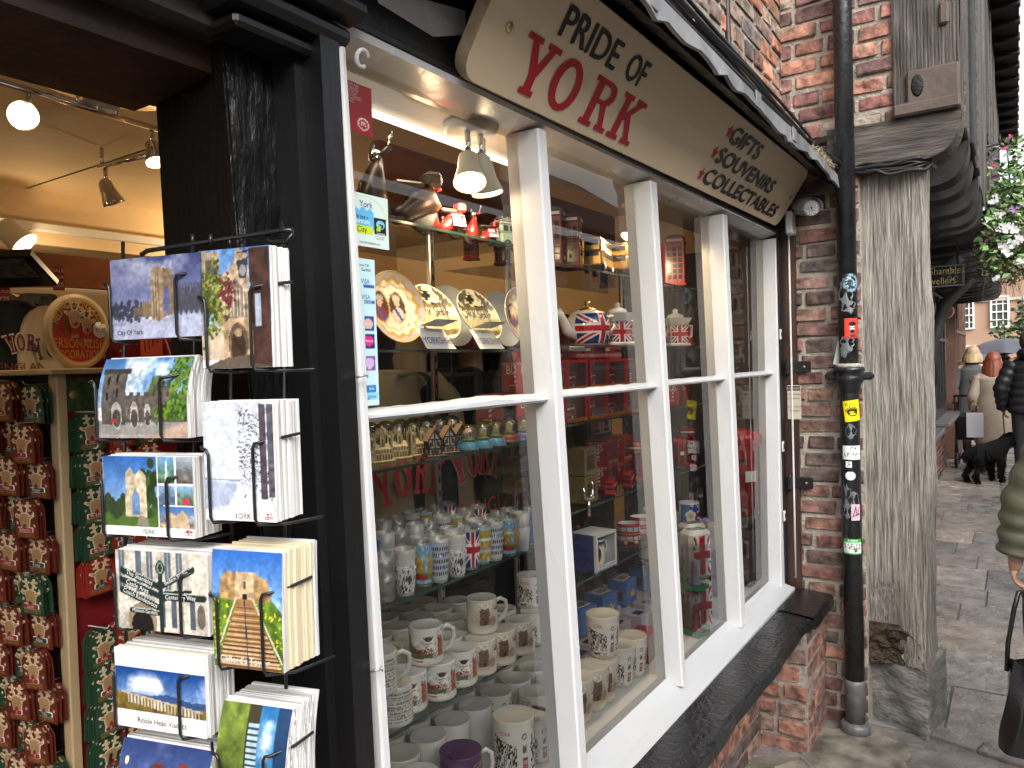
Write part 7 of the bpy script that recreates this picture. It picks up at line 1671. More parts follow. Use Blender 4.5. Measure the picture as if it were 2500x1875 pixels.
# ------------------------------------------------------------------ plates
z2 = SHZ[2]+.0006
def A_portrait():
    p = Pic(2, 2, 60, 60, 'E6DFCE'); d = np.hypot(p.x-1, p.y-1); a = np.arctan2(p.y-1, p.x-1); p.fill((d > .78), 'B6AEC0'); p.fill((abs(d-.80-.04*np.sin(a*14)) < .05), 'C69A4A'); p.fill(d > .955, 'D8B060'); p.fill((abs(d-.66-.03*np.sin(a*9)) < .02) & (p.y > 1.2), 'C69A4A'); p.fill((abs(d-.62-.03*np.sin(a*11)) < .03) & (p.y < .6), 'C69A4A')
    for cx, dress in ((1.12, 'D8C8C4'), (.52, '8A3A44')):
        m_ = ((p.x-cx)/.27)**2+((p.y-1.02)/.42)**2 < 1; p.fill(((p.x-cx)/.30)**2+((p.y-1.02)/.45)**2 < 1, 'C69A4A'); p.fill(m_, '4A3C38'); p.fill(m_ & (((p.x-cx)/.24)**2+((p.y-.72)/.30)**2 < 1), dress); p.fill(((p.x-cx)/.105)**2+((p.y-1.17)/.15)**2 < 1, 'D8B09C'); p.fill((((p.x-cx)/.13)**2+((p.y-1.27)/.10)**2 < 1) & (p.y > 1.22), 'B8B0A8'); p.ell(cx-.04, 1.19, .014, .01, '5A4038'); p.ell(cx+.04, 1.19, .014, .01, '5A4038'); p.ell(cx, 1.11, .035, .01, 'A8505A'); p.fill(m_ & (abs((p.x-cx)+.6*(p.y-.82)) < .05) & (p.y < .98), '3A5AA0')
    return p
def A_yorks():
    p = Pic(2, 2, 70, 70, 'D9D0B4'); d = np.hypot(p.x-1, p.y-1); p.fill((p.y > 1.35) & (p.n(5, 2) > .5), '5A5648'); p.fill((p.y > 1.25) & (p.y < 1.38), '6A6048'); p.mott(.3, 9, 4)
    p.fill((p.y > .9) & (p.y < 1.25), 'DDD4BA'); p.fill((p.y < .9) & (p.y > .4), 'B0A888'); p.fill((p.y < .42) & (p.y > .15), '7A684A'); p.mott(.25, 14, 6, p.y < .9); p.ell(1.0, 1.68, .2, .2, 'DDD4BA'); p.ell(1, 1.68, .15, .15, '2A2824'); p.fill((abs(np.hypot(p.x-1, p.y-1.68)-.2) < .012), '4A463C')
    for k in range(6): x = 1.15+k*.09; p.ell(x, 1.42, .05, .03, '24221E'); p.line((x, 1.4), (x+.03, 1.34), .015, '24221E')
    p.fill(abs(np.hypot((p.x-1.45)/.5, (p.y-.62)/.9)-.42) < .012, '3A3630'); p.fill(d > .97, 'F0EAD8'); return p
def plate(px, py, Y, rad, art, label, words=None, yaw=0., tilt=.22, stand=True, z=None):
    q = onY(px, py, Y); root = bpy.data.objects.new('plate', None); C.objects.link(root); tag(root, label, 'plate', None); zz = z2 if z is None else z
    root.location = (q.x, Y, zz+rad+.012); root.rotation_euler = (0, 0, yaw)
    F_ = fr((0, 0, 0), (1, 0, 0), (0, math.sin(tilt), math.cos(tilt)))
    prof = lambda q_: (.012*(max(0, q_-.55)/.45)**1.5)
    m = MB(F_); m.lathe([(0, -.004), (rad*.55, -.004), (rad, .009), (rad+.001, .0115), (rad, .0125)], CHINAW, 44, cap=False); m.build('dish', root)
    m = MB(F_)
    if art:
        p = art; L_ = p.lin(); n1, n2 = p.nu, p.nv
        m.grid(lambda u, v: ((lambda a, q_: (rad*q_*math.cos(a), rad*q_*math.sin(a), prof(q_)+.0002))(2*PI*u, v)), 64, 26, PRINTG, lambda u, v: tuple(L_[min(n2, max(0, int(round((1+v*math.sin(2*PI*u))*n2/2)))), min(n1, max(0, int(round((1+v*math.cos(2*PI*u))*n1/2))))]))
    else: m.grid(lambda u, v: ((lambda a, q_: (rad*q_*math.cos(a), rad*q_*math.sin(a), prof(q_)+.0002))(2*PI*u, v)), 48, 12, CHINAW)
    m.build('glazed_face', root)
    if words: m = MB(F_); m.text(words, rad*.34, mat('plate_navy_ink', (.035, .035, .07), .3), T(0, rad*.06, .0035), .80); m.build('lettering', root)
    return root
plate(*c5(420, 372), 1.12, .080, A_portrait(), 'portrait plate with gilt mauve rim nearest the black post', yaw=-.1)
plate(*c5(664, 338), 1.15, .076, A_yorks(), 'sepia county plate with racehorses, the one nearer the portrait plate', 'YORKSHIRE', -.05, .5)
plate(*c5(940, 325), 1.15, .076, A_yorks(), 'sepia county plate with racehorses, the one nearer the mullion', 'YORKSHIRE', -.05, .5)
plate(*c5(1225, 395), 1.12, .080, A_portrait(), 'portrait plate half hidden behind the white mullion', yaw=-.1)
plate(*c5(770, 330), 1.27, .085, None, 'plain cream plate standing behind the first county plate', yaw=-.05)
plate(*c5(1090, 330), 1.27, .085, None, 'plain cream plate standing behind the second county plate', yaw=-.05)
for x, w in ((725, 'first'), (1045, 'second')):
    q = base(*c5(x, 652), z2, .002); h_ = empty('plate_holder', q); tag(h_, 'folded white card plate stand lettered in blue below the %s county plate' % w, 'plate stand', 'card plate stands')
    m = MB(); m.add([(-.05, 0, 0), (.05, 0, 0), (.038, .03, .045), (-.048, .03, .045), (-.03, -.012, .062), (.045, -.012, .062), (.04, .03, .05), (-.035, .03, .05)], [(0, 1, 2, 3), (4, 5, 6, 7)], CARDW); m.build('folded_card', h_)
    m = MB(fr((0, .0085, .017), (1, 0, 0), (0, .03, .045))); m.text('YORKSHIRE', .0175, mat('holder_blue_ink', (.02, .04, .16), .4), T(0, 0, .001), .76); m.build('lettering', h_)
# boards and sweatshirts behind the first pane
m = MB(); m.hexa([(.95, 1.47, 1.555), (1.50, 1.47, 1.555), (1.5, 1.49, 1.555), (.95, 1.49, 1.555)], [(.95, 1.45, 1.628), (1.46, 1.45, 1.628), (1.46, 1.49, 1.628), (.95, 1.49, 1.628)], REDBOARD); tag(m.build('red_board'), 'dark red board under the plate shelf at the back of the display', 'board')
m = MB(); m.hexa([(.95, 1.47, 1.80), (1.52, 1.47, 1.80), (1.52, 1.49, 1.80), (.95, 1.49, 1.80)], [(.95, 1.46, 1.885), (1.5, 1.46, 1.885), (1.5, 1.49, 1.885), (.95, 1.49, 1.885)], REDBOARD); tag(m.build('red_board'), 'dark red board behind the plates, above the lower one', 'board')
m = MB(); m.hexa([(1.9, 1.47, 1.66), (2.8, 1.47, 1.66), (2.8, 1.49, 1.66), (1.9, 1.49, 1.66)], [(1.9, 1.46, 1.78), (2.75, 1.46, 1.78), (2.75, 1.49, 1.78), (1.9, 1.49, 1.78)], REDBOARD); tag(m.build('red_board'), 'dark red board behind the teapots', 'board')
q = onY(950, 905, 1.50); garment('sweatshirt', fr((q.x, 1.50, 1.60), (1, 0, -.0), (0, 0, 1)), .48, .66, OATM, 'oatmeal sweatshirt with red arched lettering hanging behind the shot glasses', 'sweatshirt', 'YORK', .30, .115, -.30, INKR, None, 'ENGLAND', .75, arc=.30, seed=2)
q = onY(1118, 905, 1.50); garment('sweatshirt', fr((q.x, 1.50, 1.60), (1, 0, 0), (0, 0, 1)), .46, .66, NAVY, 'black sweatshirt with red and white arched lettering hanging in the display', 'sweatshirt', 'YORK', .27, .115, -.285, INKR, INKW, 'YORK ENGLAND', .8, arc=.30, seed=5)
for i, (px, mt) in enumerate(((1010, OATM), (1085, NAVY), (1140, OATM), (1240, mat('maroon_sweat_cloth', (.06, .01, .012), .9)), (1290, OATM))):
    q = onY(px, 860, 1.72); garment('sweatshirt', fr((q.x, 1.72, 1.72), (.8, .6, 0), (0, 0, 1)), .42, .6, mt, 'folded sleeve of a plain sweatshirt in the row behind the lettered ones', 'sweatshirt', group='plain sweatshirts behind the display', seed=20+i, sleeves=.5)
bxm = mat('kraft_box', (.20, .115, .05), .6, var=.15)
for i, y in enumerate((1132, 1183)):
    q = onY(1258, y, 1.36); m = MB(Matrix.Translation((q.x, 1.36, q.z))); m.box((0, 0, 0), (.075, .05, .048), bxm, .001); m.text('VIKING SHIP', .010, mat('kraft_ink', (.03, .018, .01), .6), fr((-.0, -.0256, 0), (1, 0, 0), (0, 0, 1)), .8); o = m.build('ship_box'); tag(o, 'small brown ship kit box behind the mullion, %s of the pair' % ('upper', 'lower')[i], 'box', 'brown ship kit boxes')
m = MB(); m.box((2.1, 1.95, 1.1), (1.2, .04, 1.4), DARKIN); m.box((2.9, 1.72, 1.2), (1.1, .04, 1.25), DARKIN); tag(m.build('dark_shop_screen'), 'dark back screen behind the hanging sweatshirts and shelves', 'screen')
# ------------------------------------------------------------------ toys on the top shelf
z1 = SHZ[1]+.0006
TINR = mat('tin_red', (.26, .02, .02), .3, .3, var=.3, vs=60); TIND = mat('tin_dark_bronze', (.035, .018, .012), .35, .3, var=.5, vs=40); TINM = mat('tin_mint', (.42, .58, .46), .35); RUB = mat('toy_rubber', (.015, .014, .013), .6); GOLDM = mat('gold_tin', (.55, .36, .13), .3, .85); DKW = mat('toy_window', (.02, .02, .022), .15)
REDP = mat('toy_red', (.42, .018, .02), .25); WHTOY = mat('toy_white', (.75, .74, .72), .3)
def pjack(m, M, w, h, n=26):
    p = Pic(w, h, n, max(8, int(n*h/w))); p.jack(0, 0, w, h); p.on(m, lambda u, v: ((u-.5)*w, (v-.5)*h, 0), PRINTG, False, M)
def scooter(loc, yaw, s, col, label, jack=True):
    r = empty('toy_scooter', loc, yaw); tag(r, label, 'toy scooter', 'tin toy scooters'); S_ = lambda *p: tuple(q*s for q in p)
    for x in (.42, -.36): m = MB(); m.lathe([(.16*s, -.04*s), (.18*s, -.03*s), (.18*s, .03*s), (.16*s, .04*s), (.08*s, .03*s), (.08*s, -.03*s)], RUB, 22, T(x*s, 0, .18*s)@RX(PI/2)); m.lathe([(.075*s, -.035*s), (.075*s, .035*s)], STEEL, 12, T(x*s, 0, .18*s)@RX(PI/2)); m.build('wheel', r)
    m = MB(); m.tube([S_(.05, 0, .16), S_(-.1, 0, .20), S_(-.3, 0, .34), S_(-.46, 0, .40), S_(-.60, 0, .30)], [.11*s, .13*s, .19*s, .19*s, .08*s], col, 16); m.box(S_(.12, 0, .13), S_(.36, .24, .04), col, .012*s); m.build('rear_body', r)
    m = MB(); m.tube([S_(.26, 0, .14), S_(.32, 0, .40), S_(.25, 0, .70), S_(.20, 0, .86)], [.19*s, .20*s, .11*s, .05*s], col, 18); m.tube([S_(.42, 0, .30), S_(.34, 0, .42), S_(.50, 0, .40)], [.10*s, .12*s, .03*s], col, 12); m.build('leg_shield', r)
    m = MB(); m.lathe([(.15*s, 0), (.155*s, .02*s), (.11*s, .045*s), (.04*s, .05*s), (0, .055*s)], col, 24, T(.42*s, -.02*s, .42*s)@RZ(-.5)@RY(PI/2)); m.build('spare_wheel', r)
    m = MB(); m.tube([S_(.17, -.26, .93), S_(.20, -.1, .90), S_(.20, .1, .90), S_(.17, .26, .93)], [.035*s, .028*s, .028*s, .035*s], RUB if col is TIND else col, 8); m.lathe([(.075*s, -.05*s), (.085*s, .05*s), (0, .075*s)], CHROME, 14, T(.26*s, 0, .90*s)@RY(PI/2))
    for sg in (1, -1): m.tube([S_(.18, sg*.2, .93), S_(.16, sg*.27, 1.06)], .006*s+.0006, STEEL, 5); m.lathe([(.05*s, -.008*s), (.05*s, .008*s)], STEEL, 12, T(.16*s, sg*.27*s, 1.09*s)@RY(PI/2))
    m.build('handlebar', r); m = MB(); m.box(S_(-.18, 0, .57), S_(.42, .20, .09), RUB if col is not TIND else TIND, .03*s); m.box(S_(-.52, 0, .66), S_(.22, .26, .2), col, .04*s); m.build('seat', r)
    if jack: m = MB(); pjack(m, fr((-.34*s, -.195*s, .36*s), (1, 0, 0), (0, .25, 1)), .34*s, .26*s); pjack(m, fr((-.34*s, .195*s, .36*s), (-1, 0, 0), (0, -.25, 1)), .34*s, .26*s); m.build('flag_panel', r)
    return r
def onshelf(px, Y, z): q = onY(px, 600, Y); return (q.x, Y, z)
scooter(onshelf(968, 1.13, z1), 2.75, .175, TIND, 'largest toy scooter in dark bronze tin beside the window stickers', False)
scooter(onshelf(1078, 1.12, z1), 2.9, .112, TINR, 'red toy scooter with a flag on its flank under the display spotlights')
scooter(onshelf(1175, 1.12, z1), 2.75, .082, TINR, 'smallest red toy scooter with luggage next to the mint camper van')
def camper(loc, yaw, s):
    r = empty('toy_camper_van', loc, yaw); tag(r, 'mint green toy camper van with a wire roof rack', 'toy van'); m = MB(); m.box((0, 0, .26*s), (1.*s, .42*s, .30*s), TINM, .05*s); m.box((-.02*s, 0, .50*s), (.94*s, .38*s, .26*s), TINM, .06*s); m.build('body', r)
    m = MB(); m.box((-.02*s, 0, .655*s), (.9*s, .34*s, .06*s), mat('tin_cream', (.6, .56, .46), .35), .025*s); m.build('roof', r)
    for sg in (1, -1):
        for k in range(4): m = MB(); m.box(((-.33+.21*k)*s, sg*.192*s, .52*s), (.15*s, .006*s, .14*s), DKW); m.build('window', r)
        for x in (.30, -.30): m = MB(); m.lathe([(.06*s, -.04*s), (.12*s, -.035*s), (.12*s, .035*s), (.06*s, .04*s)], RUB, 18, T(x*s, sg*.19*s, .12*s)@RX(PI/2)); m.lathe([(.055*s, -.043*s), (.055*s, .043*s)], CHROME, 12, T(x*s, sg*.19*s, .12*s)@RX(PI/2)); m.build('wheel', r)
    m = MB(); m.box((.475*s, 0, .52*s), (.01*s, .3*s, .14*s), DKW); m.build('windscreen', r)
    m = MB()
    for y in (-.14, 0, .14): m.tube([(-.4*s, y*s, .76*s), (.4*s, y*s, .76*s)], .008*s, STEEL, 5)
    for x in (-.4, -.2, 0, .2, .4): m.tube([(x*s, -.16*s, .68*s), (x*s, -.16*s, .80*s), (x*s, .16*s, .80*s), (x*s, .16*s, .68*s)], .008*s, STEEL, 5)
    m.build('roof_rack', r)
camper(onshelf(1248, 1.12, z1), -.25, .105)
def bus(loc, yaw, L, col, trim, label, group, win=DKW, name='toy_bus'):
    r = empty(name, loc, yaw); tag(r, label, 'toy bus', group); w, h = .30*L, .52*L
    m = MB(); m.box((-.03*L, 0, .10*L+.21*L*.5), (.94*L, w, .21*L), col, .02*L); m.box((-.03*L, 0, .10*L+.30*L), (.94*L, w*.985, .20*L), col, .03*L); m.box((.44*L, 0, .10*L+.07*L), (.12*L, w*.6, .14*L), col, .02*L); m.build('body', r)
    m = MB(); m.box((-.03*L, 0, .10*L+.405*L), (.92*L, w*.9, .03*L), col, .012*L); m.build('roof', r)
    m = MB()
    for sg in (1, -1):
        for lev in (.17, .335):
            for k in range(6): m.box(((-.40+.145*k)*L, sg*w*.5, (.10+lev)*L), (.105*L, .004*L+.0008, .075*L), win)
    for lev in (.17, .335): m.box((.44*L, 0, (.10+lev)*L), (.004*L, w*.8, .075*L), win); m.box((-.50*L, 0, (.10+lev)*L), (.004*L, w*.7, .075*L), win)
    m.build('window', r)
    m = MB()
    for sg in (1, -1): m.box((-.03*L, sg*w*.5, .36*L), (.92*L, .003*L+.0006, .022*L), trim); m.box((-.05*L, sg*w*.503, .235*L+.095*L), (.42*L, .004*L, .045*L), WHTOY)
    m.box((.441*L, 0, .37*L), (.004*L, w*.6, .03*L), WHTOY); m.build('trim_band', r)
    for x in (.27, -.30):
        for sg in (1, -1): m = MB(); m.lathe([(.03*L, -.03*L), (.085*L, -.025*L), (.085*L, .025*L), (.03*L, .03*L)], RUB, 16, T(x*L, sg*w*.44, .085*L)@RX(PI/2)); m.lathe([(.045*L, -.034*L), (.045*L, .034*L)], WHTOY, 10, T(x*L, sg*w*.44, .085*L)@RX(PI/2)); m.build('wheel', r)
    return r
zb = PZ['bus']+.0006
bus(onshelf(1462, 1.11, zb), .25, .205, GOLDM, GOLDM, 'gold double decker toy bus nearest the phone box on the high shelf', 'gold toy buses'); bus(onshelf(1532, 1.09, zb), .15, .205, GOLDM, REDP, 'gold and red double decker toy bus at the far end of the high shelf', 'gold toy buses')
def phone_box(loc, yaw, h, col, label, dome=None, group=None):
    r = empty('toy_phone_box', loc, yaw); tag(r, label, 'toy phone box', group); w = h*.38; m = MB(); m.box((0, 0, h*.03), (w*1.08, w*1.08, h*.06), col, .002); m.box((0, 0, h*.44), (w*.96, w*.96, h*.80), col, .003); m.box((0, 0, h*.86), (w*1.05, w*1.05, h*.09), col, .003); m.build('box', r)
    m = MB(); m.lathe([(w*.52, 0), (w*.50, h*.025), (w*.36, h*.07), (0, h*.085)], dome or col, 22, T(0, 0, h*.903)); m.build('domed_roof', r)
    m = MB()
    for a in range(4):
        M = RZ(a*PI/2)
        for i in range(3):
            for j in range(6): m.box((w*.483, (-.26+.26*i)*w, h*(.17+.105*j)), (.001, w*.2, h*.085), DKW, 0, M)
    m.build('glazing', r); m = MB()
    for a in range(4): m.box((w*.528, 0, h*.86), (.001, w*.8, h*.045), WHTOY, 0, RZ(a*PI/2)); m.text('TELEPHONE', h*.03, RUB, RZ(a*PI/2)@fr((w*.5300, 0, h*.86), (0, 1, 0), (0, 0, 1)), .62)
    m.build('telephone_sign', r); return r
PBD = mat('dark_red_tin', (.12, .02, .02), .35, .2, var=.3, vs=50)
phone_box(onshelf(1394, 1.11, zb), .35, .170, PBD, 'dark red phone box moneybox at the near end of the high shelf'); phone_box(onshelf(1350, 1.14, zb), .35, .185, PBD, 'dark phone box with a green dome half hidden by the mullion', mat('green_dome', (.06, .16, .09), .3))
phone_box(onshelf(1480, 1.28, zb), .35, .15, PBD, 'dark red phone box standing behind the gold buses'); phone_box(onshelf(1225, 1.30, z1), .3, .11, PBD, 'dark red phone box at the back of the top shelf'); phone_box(onshelf(1150, 1.30, z1), .3, .10, TINR, 'small red phone box at the back of the top shelf')
m = MB(); t = onshelf(1391, 1.045, zb); m.box((0, 0, .022), (.024, .002, .032), mat('yellow_price_card', (.6, .5, .2), .5), 0, RY(.1)); 
for k in range(5): m.box((-.006+k*.003, -.0014, .022), (.0012, .0006, .012), RUB)
tag(m.build('price_card', None, t), 'yellow price card with a barcode leaning on the phone box', 'price ticket')
def pillar_box(loc, h, label, group=None, lamp=False):
    r = empty('pillar_box', loc); tag(r, label, 'toy pillar box', group); R0 = h*.17; m = MB(); m.lathe([(R0*1.08, 0), (R0*1.08, h*.12), (R0, h*.125)], RUB, 24); m.build('base', r)
    m = MB(); m.lathe([(R0, h*.12), (R0, h*.72), (R0*1.03, h*.73), (R0*1.03, h*.76), (R0*1.22, h*.80), (R0*1.25, h*.86), (R0*1.1, h*.91), (R0*.3, h*.94), (0, h*.945)], REDP, 28); m.box((-R0*.98, -R0*.3, h*.66), (R0*.2, R0*.9, h*.02), RUB, 0); m.build('pillar', r)
    m = MB(RZ(LOCKA+PI/2)); m.box((0, -R0*1.0, h*.5), (R0*.7, .002, h*.1), WHTOY); m.build('collection_plate', r); return r
pillar_box((3.32, 1.02, .86), .46, 'tall red pillar box ornament in the farthest window pane')
m = MB(); m.box((3.32, 1.03, .74), (.18, .16, .24), DARKIN, .004); tag(m.build('display_block'), 'dark block under the tall pillar box', 'stand')
t = onshelf(1632, 1.12, zb); pb = pillar_box(t, .19, 'red pillar box moneybox with a cream top on the high shelf'); phone_box(onshelf(1648, 1.08, zb), .3, .20, REDP, 'bright red phone box at the end of the high shelf')
# teapots
zt = PZ['tea']+.0006
def teapot_round(loc, yaw):
    r = empty('flag_teapot', loc, yaw); r.scale = (1.35, 1.35, 1.35); tag(r, 'round white teapot wrapped in a union flag', 'teapot'); R0 = .052; prof = lambda t: R0*(.62+.38*math.sin(PI*min(1, max(0, .12+.80*t)))**.8); h = .078
    m = MB(); m.lathe([(prof(0)*.8, 0)]+[(prof(k/12), h*k/12) for k in range(13)]+[(prof(1)*.6, h+.003), (.022, h+.004)], CHINAW, 36); m.build('pot', r)
    p = Pic(3.2, 1.6, 96, 48); p.jack(0, 0, 3.2, 1.6); m = MB(); p.on(m, lambda u, v: ((lambda a, q: ((prof(q)+.0006)*math.cos(a), (prof(q)+.0006)*math.sin(a), h*q))(-PI/2-1.35+2.7*u, .06+.88*v)), PRINTG); m.build('flag_print', r)
    m = MB(); m.tube([(-R0*.8, 0, .022), (-R0*1.25, 0, .038), (-R0*1.45, 0, .062), (-R0*1.75, 0, .082)], [.017, .013, .009, .008], CHINAW, 12); m.build('spout', r); m = MB(); m.tube([(R0*.8, 0, .066), (R0*1.5, 0, .070), (R0*1.65, 0, .045), (R0*.9, 0, .018)], .005, CHINAW, 10); m.build('handle', r)
    m = MB(); m.lathe([(.026, h+.001), (.022, h+.007), (.008, h+.010), (.006, h+.014), (.010, h+.019), (.007, h+.025), (0, h+.026)], GOLDM, 20); m.build('lid', r)
def teapot_square(loc, yaw, label, flag=True):
    r = empty('square_teapot', loc, yaw); r.scale = (1.3, 1.3, 1.3); tag(r, label, 'teapot', 'square teapots'); m = MB(); w = .056; m.box((0, 0, .005), (w*1.2, w*1.2, .010), CHINAW, .003); m.box((0, 0, .036), (w, w, .056), CHINAW, .004)
    m.hexa([(-w/2, -w/2, .064), (w/2, -w/2, .064), (w/2, w/2, .064), (-w/2, w/2, .064)], [(-w*.66, -w*.66, .084), (w*.66, -w*.66, .084), (w*.66, w*.66, .084), (-w*.66, w*.66, .084)], CHINAW); m.build('pot', r)
    if flag:
        m = MB()
        for a in range(4): pjack(m, RZ(a*PI/2)@fr((0, -w/2-.0008, .036), (1, 0, 0), (0, 0, 1)), w*.94, .052)
        m.build('flag_print', r)
    m = MB(); m.lathe([(w*.5, .084), (w*.4, .094), (.010, .099), (.006, .103), (.010, .108), (0, .114)], CHINAW, 20); m.build('lid', r); m = MB(); m.tube([(-w*.5, 0, .03), (-w*.8, 0, .05), (-w*1.05, 0, .075)], [.012, .009, .006], CHINAW, 10); m.build('spout', r); m = MB(); m.tube([(w*.5, 0, .065), (w*.95, 0, .06), (w*.9, 0, .03), (w*.5, 0, .02)], .0045, CHINAW, 8); m.build('handle', r)
teapot_round(onshelf(1430, 1.115, zt), -.35); teapot_square(onshelf(1503, 1.11, zt), -.75, 'square white teapot with flag panels next to the round one'); teapot_square(onshelf(1556, 1.12, zt), -.4, 'plain white square teapot behind the mullion', False); teapot_square(onshelf(1644, 1.10, zt), -.75, 'square flag teapot standing alone in the third pane')
o_ = onshelf(1392, 1.06, zt-.012); m = MB(); m.box((0, 0, 0), (.09, .03, .014), STEEL, .002); tag(m.build('shelf_bracket', None, o_), 'steel bracket holding the teapot shelf at the mullion', 'bracket')
# boxed buses
FILM = glassmat('clear_film', (.97, .97, .97), .08, .8, .06, .02); INKY = mat('yellow_box_print', (.55, .40, .06), .5); BOXR = mat('red_carton', (.36, .014, .018), .35); BOXI = mat('pale_carton_inside', (.45, .43, .43), .6)
def bus_box(loc, yaw, label, w=.126, d=.085, h=.091):
    r = empty('boxed_toy_bus', loc, yaw); tag(r, label, 'boxed toy', 'red boxed toy buses'); t = .008; m = MB()
    m.box((0, d/2-.001, h/2), (w, .002, h), BOXI); m.box((0, 0, .001), (w, d, .002), BOXR); m.box((0, 0, h-.001), (w, d, .002), BOXR); m.box((-w/2+.001, 0, h/2), (.002, d, h), BOXR); m.box((w/2-.001, 0, h/2), (.002, d, h), BOXR)
    m.box((0, -d/2+.001, .007), (w, .002, .012), BOXR); m.box((0, -d/2+.001, h-.005), (w, .002, .010), BOXR)
    for sg in (1, -1): m.box((sg*(w/2-.006), -d/2+.001, h/2), (.012, .002, h-.02), BOXR)
    m.build('carton', r); m = MB(); m.quad((-w/2+.01, -d/2+.0008, .012), (w/2-.01, -d/2+.0008, .012), (w/2-.01, -d/2+.0008, h-.009), (-w/2+.01, -d/2+.0008, h-.009), FILM); m.build('clear_window', r)
    b = bus((0, 0, .006), 0, .070, REDP, WHTOY, 'x', None); b.parent = r; del b['label'], b['category']; b.name = 'toy_bus'
    for ch in list(b.children): bpy.data.objects.remove(ch)
    bpy.data.objects.remove(b)
    mm = bpy.data.objects.new('toy_bus', BUSM); C.objects.link(mm); mm.parent = r; mm.location = (0, .004, .004); mm.scale = (1.32, 1.32, 1.32)
    m = MB(); m.text('YORK ENGLAND BUS', .0105, INKY, fr((.002, -d/2-.0006, .007), (1, 0, 0), (0, 0, 1)), .80); F_ = fr((-w/2-.0006, 0, h*.70), (0, -1, 0), (0, 0, 1)); m.text('BUS', .024, WHTOY, F_, .9); m.text('YORK ENGLAND', .0085, WHTOY, F_@T(0, .018, 0), .85); m.text('DIE CAST METAL PARTS', .0028, WHTOY, F_@T(0, -.012, 0), .85)
    for k in range(5): m.flat([(-d/2+.002, -h*.48+k*.014), (-d/2+.012, -h*.44+k*.014), (-d/2+.012, -h*.36+k*.014), (-d/2+.002, -h*.40+k*.014)], WHTOY, F_@T(.043, -.008, 0))
    m.box((-w/2-.0004, .006, .018), (.0006, .03, .012), REDP); m.box((-w/2-.0007, .004, .019), (.0006, .024, .005), INKY); m.build('lettering', r); return r
_b = bus((0, 0, 0), 0, .074, REDP, WHTOY, 'x', None); _mb = MB()
for ch in list(_b.children):
    me = ch.data; mats_ = list(me.materials)
    for poly in me.polygons: _mb.add([tuple(me.vertices[i].co) for i in poly.vertices], [tuple(range(len(poly.vertices)))], mats_[poly.material_index])
    bpy.data.objects.remove(ch)
bpy.data.objects.remove(_b); BUSM = _mb.mesh('toy_bus')
zx = PZ['box']+.0006; pb_ = None
for i in range(5):
    for j in range(2):
        lb = 'red boxed toy bus in the %s row, %s column from the mullion' % (('bottom', 'second')[j], ['first', 'second', 'third', 'fourth', 'fifth', 'sixth'][i])
        p_ = (1.80+.132*i+(.012 if j else 0), 1.105, zx+j*.0925)
        if pb_ is None: pb_ = bus_box(p_, .0, lb)
        else: q = dup(pb_); q.location = p_; tag(q, lb, 'boxed toy', 'red boxed toy buses'); q.rotation_euler = (0, 0, rnd.uniform(-.06, .06))
    if i < 4:
        m = MB(); m.M = SC(1.36, 1.2, .9); m.box((0, 0, .019), (.092, .07, .038), BOXR, .0008); F_ = fr((0, -.0357, .019), (1, 0, 0), (0, 0, 1)); m.text('YORK ENGLAND BUS', .010, WHTOY, F_@T(-.004, -.008, 0), .72); m.box((-.03, -.0358, .03), (.022, .0008, .010), WHTOY); m.box((.028, -.0358, .027), (.03, .0008, .012), REDP); m.box((.03, -.0364, .028), (.022, .0008, .004), DKW)
        q = m.build('boxed_toy_bus', None, (1.815+.132*i, 1.12, zx+.185)); tag(q, 'flat red bus carton on top of the boxed buses, %s from the mullion' % ORD[i], 'boxed toy', 'flat red cartons')
# small shelf: tin boxes, small buses, phone boxes
zv = PZ['vint']+.0006; KH = mat('khaki_carton', (.20, .155, .065), .5, var=.2)
def x_at(px, Y): return onY(px, 900, Y).x
for j in range(2):
    m = MB(SC(1.3, 1.2, 1.3)); m.box((0, 0, .032), (.06, .05, .062), KH, .001); m.box((0, -.0252, .030), (.038, .001, .034), mat('sepia_print', (.06, .045, .03), .4, var=.6, vs=90)); m.text('RETRO', .010, mat('khaki_red_ink', (.22, .05, .03), .5), fr((0, -.0258, .054), (1, 0, 0), (0, 0, 1)), .8)
    tag(m.build('retro_box', None, (x_at(1415, 1.10), 1.10, zv+.083*j)), 'khaki carton with a dark picture, %s of the pair beside the mullion' % ('lower', 'upper')[j], 'box', 'khaki cartons')
for i in range(2):
    for j in range(2):
        q = dup(pb_); q.location = (x_at(1470, 1.16)+.125*i, 1.17, zv+.082*j); q.rotation_euler = (0, 0, .15); q.scale = (.92, .92, .89); tag(q, 'red boxed toy bus beside the khaki cartons, %s %s' % (('lower', 'upper')[j], ('near', 'far')[i]), 'boxed toy', 'boxed buses by the khaki cartons')
bus((x_at(1484, 1.075), 1.075, zv), .35, .10, REDP, WHTOY, 'small red double decker on the shelf edge, nearer the mullion', 'small red buses'); bus((x_at(1530, 1.08), 1.085, zv), .35, .105, REDP, WHTOY, 'small red double decker on the shelf edge, farther from the mullion', 'small red buses')
for i, px in enumerate((1556, 1573, 1590)): phone_box((x_at(px, 1.12)+.0, 1.13, zv), .2, .135, REDP, 'red phone box moneybox in the row, %s from the small buses' % ORD[i], None, 'red phone boxes in a row')
phone_box((x_at(1672, 1.10), 1.10, zv-.005), .45, .165, REDP, 'large red phone box on the shelf end in the third pane'); pillar_box((x_at(1650, 1.09), 1.085, zv), .13, 'small red pillar box beside the large phone box')
